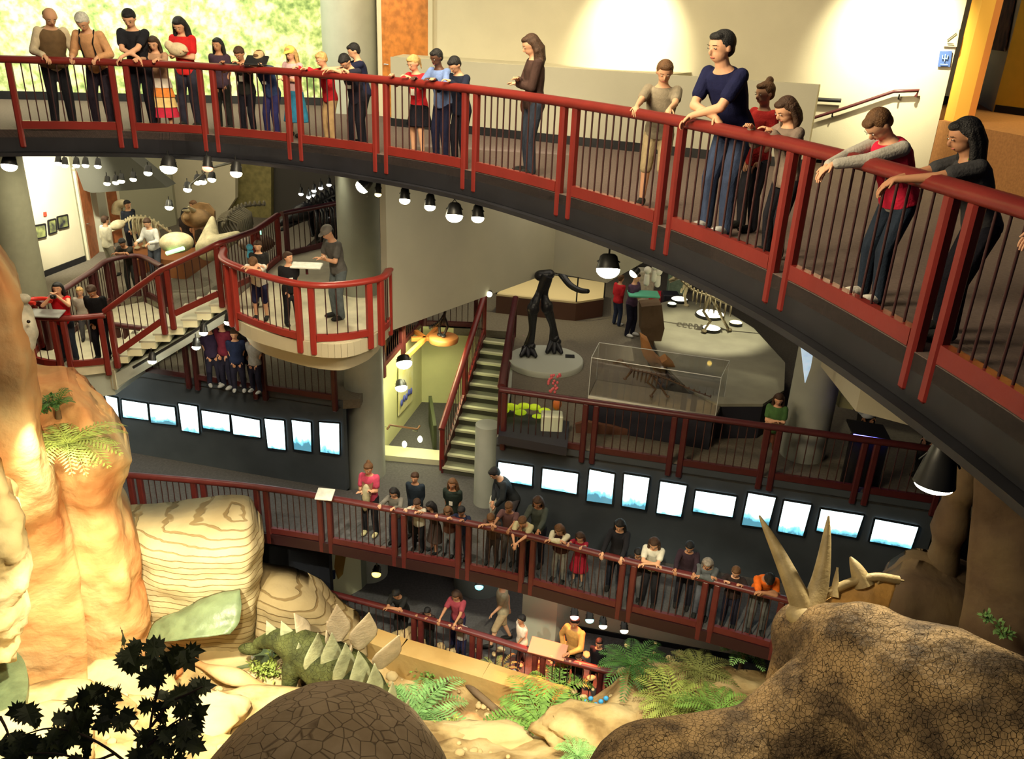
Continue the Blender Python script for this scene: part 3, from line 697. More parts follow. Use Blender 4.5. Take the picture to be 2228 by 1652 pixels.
        curl = .9 if pose in ('rail', 'fold') else .45
        for k in range(4):
            o = side*((k-1.5)*.0195*s); p0 = pc+hd*.036*s+o; ln = (.030, .035, .034, .026)[k]*s; r = .0088*s; pts = [p0]; dirn = hd.copy()
            for q in range(3):
                a = curl*(.35+.5*q)+.08*k*(q > 0); dirn = (hd*math.cos(a)+dn_*math.sin(a)); pts.append(pts[-1]+dirn*ln*(1, .8, .6)[q])
            ex.tube(pts, [r*1.05, r, r*.92, r*.7], 6 if dist > 9 else 8, 0)
        th = W_+hd*.025*s-side*(.032*s)*(1 if i == 0 else -1); tdir = (hd*.8-side*.75*(1 if i == 0 else -1)+dn_*.4).normalized()
        ex.tube([th, th+tdir*.032*s, th+tdir*.032*s+(tdir+hd*.6+dn_*.3).normalized()*.03*s], [.0115*s, .010*s, .0078*s], 6 if dist > 9 else 8, 0)
    for sd in (1, -1):
        ex.ell(Hd(sd*.165, -.375, .02), (.048*hh, .030*hh, .020*hh), HM3, 8, 6, 1); ex.ell(Hd(sd*.165, -.395, .02), (.030*hh, .022*hh, .021*hh), HM3, 8, 6, 2)
        ex.cap(Hd(sd*.09, -.405, .115), Hd(sd*.25, -.36, .12), .012*hh, .009*hh, 6, 2)
    ex.ell(Hd(0, -.355, -.285), (.12*hh, .04*hh, .032*hh), HM3, 8, 6, 3)
    # to world
    def Wm(mb):
        mb.v = [tuple(Wd(v)) for v in mb.v]; return mb
    remeshed(Wm(b), 'body', [SKIN[skin], EYEW, EYED, LIP], T, vox, Wm(ex), 2)
    # shirt
    g = .012*max(s, .75)+vox*.35
    c = MB()
    if legs == 'dress':
        torso(c, 1, -.1, .97, g)
        loft(c, [(hip+Up*(.1*tl), .10*H*wd+g, .075*H+g, X, Ysp), (hip+Vector((0, 0, -.10*H)), .13*H, .11*H, X, Vector((0, 1, 0))), (hip+Vector((0, 0, -.25*H)), .165*H, .15*H, X, Vector((0, 1, 0)))])
    else: torso(c, 1, -.10 if shirt != pants else -.02, .97, g)
    for (S0, E_, W_) in arms:
        c.ell(S0, .030*H+g*.9, None, 10, 7)
        if sleeve == 1: c.cap(S0, S0.lerp(E_, .62), .029*H+g*1.1, .027*H+g*1.2)
        if sleeve == 2: c.cap(S0, E_, .029*H+g, .025*H+g); c.cap(E_, E_.lerp(W_, .9), .024*H+g, .018*H+g)
    remeshed(Wm(c), 'dress' if legs == 'dress' else 'shirt', fab(shirt), T, vox)
    if vest:
        c = MB(); torso(c, 1.0, -.02, .97, g+.014*s+vox*.4); remeshed(Wm(c), 'vest', fab(vest), T, vox)
    if legs in ('pants', 'shorts', 'long'):
        c = MB(); torso(c, 1.0, -.10, .12, g*.8)
        for (h0, kn, an, F) in legsJ:
            c.cap(h0, kn, .050*H+g*.8, .036*H+g*.9)
            if legs != 'shorts': c.cap(kn, an+Vector((0, 0, -.01*H)), .036*H+g*.9, .027*H+g*.8)
        remeshed(Wm(c), 'trousers' if legs != 'shorts' else 'shorts', fab(pants), T, vox)
    if legs == 'skirt':
        c = MB(); ln = skirt or .2; Yv = Vector((0, 1, 0))
        loft(c, [(hip+Up*(.14*tl), .092*H*wd+g, .066*H+g, X, Ysp), (hip+Vector((0, 0, -.03*H)), .108*H, .09*H, X, Yv), (hip+Vector((0, 0, -ln*H)), .135*H+ln*.1, .12*H+ln*.08, X, Yv)])
        remeshed(Wm(c), 'skirt', fab(pants), T, vox)
    if legs == 'tiered':
        Yv = Vector((0, 1, 0)); zs = [.06, -.07, -.2, -.33]; cols = [(.8, .7, .6), (.85, .28, .06), (.85, .6, .25), (.6, .03, .07)]
        zs = [.06, -.04, -.14, -.25, -.36]
        for k in range(4):
            c = MB(); loft(c, [(hip+Vector((0, 0, zs[k]*H)), .10*H+.02*k, .085*H+.018*k, X, Yv), (hip+Vector((0, 0, zs[k+1]*H)), .112*H+.02*(k+1), .095*H+.018*(k+1), X, Yv)], 20)
            Wm(c).build('skirt_tier', fab(cols[k]), T)
    # shoes
    for (h0, kn, an, F) in legsJ:
        c = MB(); c.ell(F+Vector((0, -.052*H, .028*H)), (.031*H, .082*H, .028*H), None, 12, 8).ell(F+Vector((0, .0, .035*H)), (.029*H, .036*H, .035*H), None, 10, 6)
        remeshed(Wm(c), 'shoe', fab(shoe), T, vox*.9)
    # hair
    if hs != 'bald':
        c = MB(); hm = hairm(hair)
        if hs in ('short', 'long', 'curly', 'bun', 'pony', 'bob', 'balding', 'headband'):
            if hs == 'balding': c.ell(Hd(0, .22, .02), (.41*hh, .33*hh, .30*hh), HM3, 14, 10)
            else:
                c.ell(Hd(0, .12, .13), (.425*hh, .45*hh, .43*hh), HM3, 18, 12); c.ell(Hd(0, -.16, .36), (.30*hh, .22*hh, .15*hh), HM3, 12, 8)
                c.ell(Hd(0, .24, -.08), (.36*hh, .28*hh, .30*hh), HM3, 12, 8)
        if hs in ('long', 'curly', 'bob'):
            ln = {'long': 1.35, 'curly': 1.15, 'bob': .5}[hs]; wv = .18 if hs == 'curly' else .13
            for k in range(9):
                a = PI*(-.02+1.04*k/8); p0 = Hd(.38*math.cos(a), .12+.34*math.sin(a), .12); p1 = Hd(.42*math.cos(a), .12+.40*math.sin(a), -.35)
                d_ = Vector((.06*math.cos(a), .05, -1)).normalized(); p2 = p1+d_*hh*ln*.5+Vector((0, .05*hh, 0)); p3 = p1+d_*hh*ln*(.85+.15*((k*7) % 3)/2)
                j = .05*hh*((k*5) % 3-1) if hs == 'curly' else 0
                c.cap(p0, p1, .12*hh, wv*hh); c.cap(p1, p2+X*j, wv*hh, wv*1.05*hh); c.cap(p2+X*j, p3, wv*hh, wv*.55*hh)
                if hs == 'curly': c.ell(p2+X*j*2, .19*hh, None, 8, 6); c.ell(p1-X*j, .18*hh, None, 8, 6)
        if hs == 'bun': c.ell(Hd(0, .32, .52), .2*hh, None, 10, 8)
        if hs == 'pony': c.cap(Hd(0, .5, .25), Hd(0, .72, -.1), .13*hh, .12*hh); c.cap(Hd(0, .72, -.1), Hd(0, .62, -.75), .12*hh, .05*hh)
        if c.v: remeshed(Wm(c), 'hair', hm, T, max(.008, vox*.9), None, 2)
    if hs == 'cap' or (acc and 'cap' in acc):
        cc = (acc or {}).get('cap', (.5, .45, .35))
        c = MB(); c.ell(Hd(0, .06, .20), (.43*hh, .48*hh, .36*hh), HM3, 18, 10); c.ell(Hd(0, -.48, .22), (.30*hh, .30*hh, .035*hh), HM3, 14, 6)
        remeshed(Wm(c), 'cap', fab(cc), T, max(.008, vox*.8), None, 1)
        if hs == 'cap':
            c = MB(); c.ell(Hd(0, .20, -.02), (.40*hh, .32*hh, .28*hh), HM3, 12, 8); remeshed(Wm(c), 'hair', hairm(hair), T, vox)
    if badge:
        c = MB(); p = hip+Up*(tl*.45)+Vector((0, -.10*s-.03, 0)); c.box(p, (.07, .006, .09)); Wm(c).build('name_badge', mat('white_card', (.8, .78, .7), .6), T)
    if acc:
        if 'bag' in acc:
            c = MB(); p = hip+Vector((-.19*s, .03, -.03*s)); c.ell(p, (.06, .17, .19), None, 14, 10); o = remeshed(Wm(c), 'shoulder_bag', mat('bag_%d' % int(acc['bag'][0]*255), acc['bag'], .5), T, .012)
            c = MB(); c.tube([p+Vector((0, 0, .15)), sh+Vector((-.13*s, .09*s, -.1*s)), sh+Vector((-.10*s, 0, .055*s)), sh+Vector((-.13*s, -.09*s, -.1*s)), p+Vector((0, -.05, .15))], .012, 6); Wm(c).build('bag_strap', mat('bag_%d' % int(acc['bag'][0]*255), acc['bag'], .5), T)
        if 'bundle' in acc:
            c = MB(); p = sh+Vector((0, -.22*s, -.16*s)); c.ell(p, (.17*s, .10*s, .11*s), None, 14, 10); c.ell(p+Vector((-.13*s, -.02*s, .06*s)), .075*s, None, 12, 8); remeshed(Wm(c), 'bundle', fab(acc['bundle']), T, .012)
        if 'cam' in acc:
            p = (arms[0][2]+arms[1][2])/2+Vector((0, -.05, .02)); c = MB(); c.bbox(p, (.11, .05, .07), .01); c.lathe([(.028, -.03), (.028, .02)], p+Vector((0, -.05, 0)), 12, M=Matrix.Rotation(PI/2, 3, 'X')); Wm(c).build('camera_body', LAMPB, T)
        if 'lantern' in acc:
            p = neck+Vector((0, -.08*s, -.02)); c = MB(); c.tube([neck+Vector((.06*s, -.02, .0)), hip+Up*(tl*.5)+Vector((.0, -.11*s-.02, 0)), neck+Vector((-.06*s, -.02, 0))], .006, 5); Wm(c).build('lanyard', fab(acc['lantern']), T)
        if 'tablet' in acc:
            c = MB(); c.bbox(hip+Up*(tl*.55)+Vector((.0, -.17*s, 0)), (.22, .015, .28), .006, Matrix.Rotation(-.5, 3, 'X')); Wm(c).build('clipboard', mat('brown_board', (.2, .09, .05), .6), T)
        if 'coat' in acc:
            c = MB(); p = arms[1][2]; c.ell(p+Vector((-.05, .02, -.12)), (.09, .08, .24), None, 12, 10); c.ell(p+Vector((-.09, .04, -.36)), (.06, .07, .16), None, 10, 8); remeshed(Wm(c), 'carried_coat', fab(acc['coat']), T, .013)
        if 'suspenders' in acc:
            c = MB()
            for sd in (1, -1): c.tube([hip+Up*(h*tl)+X*sd*.055*H+Ysp*(-(.075*H+g+.002)) for h in (.05, .3, .55, .78)]+[sh+X*sd*.06*H+Up*.045*H], .014, 5, flat=(1, .35))
            Wm(c).build('suspenders', fab((.02, .02, .02)), T)
    return T
#@PEOPLE@
W_ = (.75, .72, .62)
# upper bridge, from the left
person(150, 272, 0, 1.84, 'person in brown vest and cream sleeves, leftmost leaning over the upper bridge railing', (.62, .52, .36), (.015, .015, .02), 'm', 'balding', 'l', 'rail', rail='A', dy=25, lean=.35, hp=.5, sleeve=2, vest=(.16, .10, .05))
person(238, 274, 0, 1.81, 'white-haired person in an orange-tan shirt with suspenders, hands on the bridge railing', (.62, .33, .16), (.02, .015, .025), 'w', 'short', 'l', 'rail', rail='A', dy=-8, lean=.38, hp=.7, sleeve=2, acc={'suspenders': 1})
person(325, 278, 0, 1.84, 'dark-haired person in black tee and black trousers on the bridge, forearms resting on railing', (.012, .012, .02), (.008, .008, .014), 'k', 'short', 'l', 'fold', rail='A', lean=.22, hp=.55)
person(412, 262, 0, 1.44, 'girl with tiered orange, cream and pink skirt beside the bridge railing', (.45, .26, .16), (.5, .2, .1), 'b', 'long', 'l', 'rail', rail='A', fem=True, legs='tiered', sleeve=2, gap=.45)
person(452, 268, 0, 1.74, 'dark-haired person in a red tee holding a cream bundle against the chest', (.55, .02, .02), (.03, .03, .05), 'k', 'curly', 'l', 'chest', rail='A', fem=True, gap=.75, hp=.6, acc={'bundle': (.62, .52, .34)})
person(515, 275, 0, 1.43, 'long-haired child in dark top half hidden behind the badge-wearing child in black', (.05, .03, .05), (.02, .02, .02), 'k', 'long', 't', 'down', rail='A', gap=.8, fem=True)
person(548, 292, 0, 1.36, 'dark-haired child in black with a white badge on the bridge, beside the visor-wearing child', (.02, .02, .02), (.01, .01, .012), 'b', 'short', 't', 'rail', rail='A', badge=True, hp=.6)
person(580, 300, 0, 1.36, 'child in navy shirt and tan headband with arms folded on the bridge railing', (.03, .05, .14), (.02, .02, .09), 'm', 'short', 'l', 'fold', rail='A', badge=True, acc={'cap': (.45, .33, .18)})
person(635, 300, 0, 1.38, 'blond child in a yellow cap and pale pink top behind the bridge posts', (.6, .38, .4), (.04, .25, .45), 'y', 'long', 'l', 'chest', rail='A', gap=.55, acc={'cap': (.75, .55, .12)}, legs='skirt', skirt=.32, fem=True)
person(732, 308, 0, 1.34, 'blond child in a red sweater and khaki trousers gripping the bridge railing', (.58, .02, .03), (.42, .28, .14), 'y', 'short', 'l', 'rail', rail='A', dy=-20, sleeve=2, gap=.4)
person(783, 318, 0, 1.41, 'dark-haired child in dark shirt bowing over the bridge railing next to the red sweater', (.02, .02, .035), (.008, .008, .012), 'k', 'short', 'l', 'fold', rail='A', lean=.35, hp=.9, badge=True)
person(822, 312, 0, 1.49, 'black-haired child in navy polo looking left, just left of a bridge post pair', (.012, .014, .04), (.01, .01, .02), 'k', 'short', 'l', 'rail', rail='A', dy=-40, gap=.5)
person(915, 338, 0, 1.39, 'blond ponytailed girl in red top and black skirt at the bridge railing', (.58, .02, .03), (.008, .008, .012), 'y', 'pony', 'l', 'rail', rail='A', legs='skirt', skirt=.19, badge=True, fem=True)
person(968, 346, 0, 1.49, 'child in light blue shirt and dark trousers with short black hair on the bridge', (.16, .24, .5), (.012, .014, .04), 'k', 'short', 'd', 'rail', rail='A', hp=.35, lean=.2)
person(1018, 352, 0, 1.43, 'black-haired child in navy jacket half hidden by a bridge post pair', (.012, .016, .035), (.01, .01, .015), 'k', 'short', 'l', 'rail', rail='A', sleeve=2, hp=.7)
person(1100, 385, 0, 1.73, 'long curly-haired person in brown cardigan and jeans with a brown shoulder bag', (.055, .03, .025), (.035, .045, .07), 'b', 'curly', 'l', 'chest', rail='A', fem=True, sleeve=2, dy=-25, gap=.5, acc={'bag': (.12, .035, .015)}, hp=.45)
person(1388, 452, 0, 1.56, 'brown-haired child in grey camouflage shirt and khaki shorts looking right on the bridge', (.26, .22, .16), (.38, .30, .18), 'm', 'short', 'l', 'rail', rail='A', dy=40, legs='shorts', gap=.5, hy=15)
person(1545, 508, 0, 1.93, 'tall person in navy polo and blue jeans leaning crossed arms on the bridge railing', (.010, .012, .05), (.045, .065, .13), 'k', 'short', 'l', 'fold', rail='A', lean=.5, hp=.0, hy=-10, acc={'lantern': (.02, .02, .02)}, badge=True, shoe=(.5, .5, .5), dy=12)
person(1628, 500, 0, 1.42, 'child with bun and red top behind the tall navy polo on the bridge', (.5, .03, .03), (.03, .03, .04), 'm', 'bun', 'l', 'down', rail='A', gap=.75, fem=True)
person(1655, 560, 0, 1.38, 'brown-haired girl in grey-brown jacket resting her chin over the bridge railing', (.21, .16, .13), (.012, .012, .018), 'b', 'bob', 'l', 'rail', rail='A', sleeve=2, fem=True, hp=.5, gap=.3)
person(1850, 655, 0, 1.48, 'child in red vest with grey sleeves draped over the bridge railing', (.42, .40, .36), (.02, .03, .05), 'm', 'short', 'l', 'hang', rail='A', sleeve=2, vest=(.62, .02, .06), hp=.8, lean=.45, shoe=(.7, .66, .6))
person(1985, 735, 0, 1.46, 'girl with long black hair and lime-trimmed dark tee draping her arms over the bridge railing', (.045, .045, .05), (.01, .01, .015), 'k', 'long', 't', 'hang', rail='A', fem=True, lean=.42, hp=.25, acc={'lantern': (.3, .55, .05)}, dy=-15, gap=.36)
person(0, 0, 0, 1.4, 'person in pale patterned shirt at the right picture edge, forearms on bridge railing', (.40, .46, .36), (.1, .08, .08), 'b', 'short', 'l', 'hang', rail='A', lean=.5, loc=(3.25, 4.1, 0), dy=0, gap=.38)
# small curved balcony
person(590, 690, ZB, 1.42, 'child in white shirt and navy shorts bowing over the curved balcony railing', (.72, .68, .62), (.02, .02, .06), 'm', 'short', 'l', 'fold', rail='B', legs='shorts', lean=.6, hp=.9, yaw=5)
person(570, 668, ZB, 1.30, 'child in black top behind the white-shirted child on the curved balcony', (.02, .02, .02), (.6, .55, .45), 'b', 'short', 'l', 'down', loc=tuple(at(572, 665, ZB)), yaw=10)
person(655, 700, ZB, 1.38, 'child in black tee with white print standing in the middle of the curved balcony', (.012, .012, .014), (.02, .02, .025), 'b', 'short', 'l', 'down', rail='B', badge=True, yaw=30, gap=.5, hp=0, hy=30)
person(742, 694, ZB, 1.84, 'person in grey tee, jeans and two-tone cap leaning on the curved balcony railing', (.10, .095, .09), (.10, .12, .13), 'k', 'cap', 'l', 'chest', loc=tuple(at(738, 692, ZB)), lean=.2, hp=.55, acc={'cap': (.22, .20, .18)}, yaw=-45)
# landing
person(162, 778, ZL, 1.66, 'person in red tank top raising a camera on the round landing', (.55, .01, .015), (.02, .025, .04), 'k', 'bob', 'l', 'camera', rail='L', gap=.35, fem=True, sleeve=0, acc={'cam': 1}, yaw=10)
person(228, 762, ZL, 1.62, 'person in black looking down at the right end of the landing', (.008, .008, .01), (.01, .01, .012), 'b', 'short', 't', 'down', rail='L', gap=.3, hp=.7, yaw=5)
person(192, 740, ZL, 1.2, 'blond child between the two adults on the landing', (.4, .35, .3), (.1, .1, .12), 'y', 'short', 'l', 'down', yaw=20)
# exhibit floor
person(325, 640, ZX, 1.70, 'person in white shirt and blue strap behind the exhibit floor railing', (.7, .7, .68), (.08, .09, .12), 'b', 'short', 'l', 'rail', yaw=-15, sleeve=2, loc=tuple(at(330, 618, ZX)+Vector((0, .4, 0))))
person(245, 600, ZX, 1.62, 'person in plain white top seen from behind near the veneer doors', (.8, .76, .6), (.3, .28, .22), 'b', 'short', 'l', 'down', yaw=150, sleeve=2)
person(292, 560, ZX, 1.66, 'person in black jacket standing behind the small horned skeleton', (.015, .018, .025), (.02, .02, .03), 'k', 'short', 'l', 'down', yaw=60, sleeve=2)
person(415, 575, ZX, 1.6, 'dark-haired person seen from behind beside the pale round fossil', (.04, .03, .03), (.03, .03, .04), 'k', 'bob', 'l', 'down', yaw=170, fem=True)
person(438, 560, ZX, 1.68, 'person in tan shirt looking at the big horned skull', (.35, .2, .12), (.1, .08, .06), 'm', 'short', 'l', 'chest', yaw=-60)
person(283, 650, ZX, 1.5, 'dark-clothed person bending behind the curved exhibit railing', (.03, .025, .02), (.03, .03, .03), 'k', 'short', 't', 'fold', yaw=0, loc=tuple(at(283, 640, ZX)+Vector((0, .2, 0))))
# hall level, dark crowd under the balcony
for x_, y_, h_, c_, l_, hr_ in ((468, 838, 1.55, (.03, .02, .05), 'leftmost of the shadowed crowd under the curved balcony, dark purple top', 'k'), (497, 842, 1.68, (.16, .02, .04), 'person in dark wine-red top among the shadowed crowd under the balcony', 'k'),
                    (522, 850, 1.50, (.02, .03, .08), 'person in dark navy hoodie in the middle of the shadowed crowd', 'b'), (541, 838, 1.60, (.04, .04, .04), 'person in charcoal top in the shadowed crowd, back row', 'b'), (560, 852, 1.45, (.28, .27, .26), 'child in pale grey top at the right end of the shadowed crowd', 'm')):
    person(x_, y_, ZC, h_*.93, ('person, ' if 'person' not in l_ and 'child' not in l_ else '')+l_, c_, (.02, .02, .04), hr_, 'short', 'l', 'down', yaw=(x_ % 7)*8-20, shoe=(.4, .4, .4))
# hall level, right
person(1368, 730, ZC, 1.72, 'person in purple sweater and dark trousers walking past the hall exhibits', (.09, .05, .10), (.015, .015, .03), 'b', 'short', 'l', 'cross', yaw=50, sleeve=2, shoe=(.6, .6, .6))
person(1340, 708, ZC, 1.42, 'child in red jacket with dark backpack beside the purple sweater', (.45, .02, .03), (.03, .04, .08), 'm', 'short', 'l', 'down', yaw=130, sleeve=2, shoe=(.7, .7, .7))
person(1668, 1015, ZC, 1.52, 'long-haired person in green patterned top seated by the hall railing', (.07, .16, .05), (.3, .12, .08), 'b', 'long', 'l', 'chest', yaw=-20, fem=True, legs='shorts')
person(1890, 1000, ZC, 1.62, 'person in white tee behind the blue-lit desk', (.62, .66, .72), (.02, .02, .02), 'k', 'short', 't', 'down', loc=tuple(at(1890, 1015, ZC)+Vector((0, .55, 0))), yaw=5)
person(2005, 1040, ZC, 1.62, 'person in white tee behind the hanging dome lamp', (.5, .48, .42), (.02, .02, .02), 'r', 'short', 'l', 'down', yaw=-60)
# walkway
K_ = 'D'
person(808, 1160, ZD, 1.66, 'person in pink shirt and dark trousers holding a clipboard and bags on the walkway', (.62, .08, .16), (.02, .02, .025), 'm', 'bun', 'l', 'chest', yaw=-10, sleeve=1, fem=True, acc={'tablet': 1, 'coat': (.5, .46, .3)}, shoe=(.6, .55, .3))
person(860, 1185, ZD, 1.34, 'black-haired child in grey top with white hand warmer at a walkway post', (.16, .15, .13), (.03, .03, .04), 'k', 'bob', 'l', 'rail', rail='D', sleeve=2, gap=.4, fem=True)
person(892, 1185, ZD, 1.48, 'child in dark blazer standing behind the small children on the walkway', (.02, .03, .045), (.03, .03, .03), 'b', 'short', 'l', 'down', rail='D', gap=.75, sleeve=2)
person(905, 1205, ZD, 1.22, 'child in pale striped top and black trousers at the walkway railing', (.52, .48, .38), (.012, .012, .012), 'b', 'short', 'l', 'rail', rail='D', gap=.33, sleeve=2)
person(937, 1215, ZD, 1.20, 'small girl with long black hair in dark brown dress looking left on the walkway', (.05, .035, .03), (.04, .03, .03), 'k', 'long', 't', 'rail', rail='D', gap=.33, dy=-40, legs='dress', fem=True)
person(972, 1200, ZD, 1.48, 'curly brown-haired child in dark print tee, taller in the back row of the walkway', (.02, .03, .025), (.03, .035, .04), 'm', 'curly', 't', 'down', rail='D', gap=.75, badge=True)
person(966, 1225, ZD, 1.16, 'small child in brown top and grey trousers, chin at the walkway railing', (.10, .04, .025), (.16, .17, .18), 'm', 'bob', 'l', 'rail', rail='D', gap=.33, sleeve=2)
person(998, 1225, ZD, 1.22, 'small child in navy top with tilted head, right end of the left walkway group', (.015, .02, .05), (.02, .02, .03), 'k', 'short', 't', 'rail', rail='D', gap=.33, sleeve=2)
person(1060, 1245, ZD, 1.28, 'child with folded arms and face resting on the walkway railing', (.10, .06, .05), (.05, .04, .04), 'm', 'short', 'l', 'fold', rail='D', lean=.35, hp=.6)
person(1092, 1245, ZD, 1.42, 'child in dim maroon top just left of the stretching tan shirt', (.12, .06, .06), (.10, .09, .09), 'm', 'short', 't', 'rail', rail='D', gap=.5)
person(1128, 1262, ZD, 1.46, 'child in tan tee stretching both arms along the walkway railing', (.50, .46, .28), (.015, .015, .02), 'm', 'short', 'l', 'hang', rail='D', lean=.55, hp=.5)
person(1152, 1250, ZD, 1.58, 'long dark-haired person behind the stretching tan shirt', (.06, .07, .06), (.02, .02, .03), 'b', 'long', 't', 'rail', rail='D', fem=True, gap=.65, sleeve=2)
person(1108, 1135, ZD, 1.76, 'adult in dark clothes bending beside the short column with a white coat over one arm', (.03, .035, .04), (.09, .08, .09), 'k', 'short', 'l', 'bend', yaw=-70, sleeve=2, loc=tuple(at(1105, 1150, ZD)+Vector((0, -.25, 0))), lean=.6, acc={'coat': (.72, .70, .58)})
person(1207, 1275, ZD, 1.38, 'child with white sleeves and dark vest leaning on the walkway railing', (.70, .67, .50), (.20, .20, .19), 'm', 'bob', 'l', 'fold', rail='D', sleeve=2, vest=(.05, .02, .02), lean=.35)
person(1243, 1292, ZD, 1.18, 'small girl in a red dress and pale stockings on the walkway', (.30, .015, .035), (.4, .2, .2), 'b', 'bob', 'l', 'rail', rail='D', legs='dress', fem=True, gap=.4, shoe=(.1, .1, .1))
person(1328, 1300, ZD, 1.60, 'long dark-haired person in black coat resting hands on the walkway railing', (.012, .012, .02), (.015, .018, .03), 'k', 'long', 'l', 'rail', rail='D', fem=True, sleeve=2, gap=.5)
person(1372, 1318, ZD, 1.14, 'small dark child between the black coat and the white shirt', (.03, .02, .02), (.12, .12, .13), 'k', 'short', 't', 'rail', rail='D', gap=.4)
person(1408, 1315, ZD, 1.56, 'long dark-haired person in white shirt and black trousers leaning on the walkway railing', (.66, .64, .55), (.012, .012, .02), 'b', 'long', 'l', 'fold', rail='D', fem=True, sleeve=1, lean=.3)
person(1475, 1348, ZD, 1.46, 'hooded figure in near-black jacket left of the grey-hooded child', (.035, .02, .03), (.02, .02, .03), 'k', 'short', 't', 'rail', rail='D', sleeve=2, gap=.5)
person(1520, 1352, ZD, 1.44, 'fair-haired child in grey hoodie and jeans with arms folded on the railing', (.10, .11, .12), (.09, .10, .13), 'g', 'bob', 't', 'fold', rail='D', sleeve=2)
person(1580, 1365, ZD, 1.30, 'short-haired child in dark tee with bent elbows at the walkway railing', (.03, .02, .02), (.012, .014, .03), 'm', 'short', 'l', 'rail', rail='D', gap=.3)
person(1640, 1375, ZD, 1.60, 'person in bright orange tee bowing over the right end of the walkway railing', (.85, .17, .02), (.10, .10, .10), 'k', 'short', 't', 'fold', rail='D', lean=.6, hp=.9, dy=15)
# ground floor
person(1242, 1488, ZE, 1.76, 'guide in tan shirt standing under the red light on the ground floor', (.58, .32, .10), (.02, .015, .015), 'k', 'short', 't', 'point', yaw=-35, sleeve=2, acc={'lantern': (.8, .8, .9)})
person(1132, 1450, ZE, 1.34, 'child in white tee with black hair walking behind the ground railing', (.72, .60, .50), (.03, .03, .04), 'k', 'short', 't', 'walk', yaw=-60, step=.12, shoe=(.4, .4, .4))
person(1222, 1482, ZE, 1.16, 'glasses-wearing child lit orange at the ground floor panel', (.5, .22, .12), (.03, .02, .02), 'b', 'short', 'l', 'rail', rail='E', gap=.35)
person(1256, 1498, ZE, 1.10, 'small child in black with hand on the red-lit ground railing', (.015, .012, .015), (.02, .02, .02), 'b', 'short', 'l', 'rail', rail='E', gap=.33)
person(1296, 1490, ZE, 1.26, 'black-haired child in black jacket right of the guide', (.012, .012, .016), (.02, .02, .02), 'k', 'short', 'l', 'down', rail='E', gap=.6, sleeve=2)
person(985, 1425, ZE, 1.60, 'dark red-haired person in white and maroon top on the ground floor', (.30, .05, .07), (.02, .02, .06), 'b', 'long', 't', 'rail', rail='E', gap=.55, fem=True)
person(992, 1448, ZE, 1.10, 'child with pale sleeves in front of the maroon top on the ground floor', (.5, .45, .42), (.02, .02, .06), 'b', 'short', 'l', 'rail', rail='E', gap=.3)
person(868, 1400, ZE, 1.55, 'dim person in black top left on the ground floor railing', (.02, .02, .02), (.02, .02, .02), 'k', 'short', 't', 'fold', rail='E')
person(922, 1425, ZE, 1.12, 'barely lit child peering over the ground floor railing', (.05, .03, .03), (.02, .02, .02), 'k', 'short', 't', 'rail', rail='E')
person(1090, 1400, ZE, 1.72, 'walking adult in beige shorts, upper body under the walkway', (.35, .3, .2), (.4, .3, .18), 'b', 'short', 'l', 'walk', yaw=-80, step=.22, legs='shorts')
finish_people()
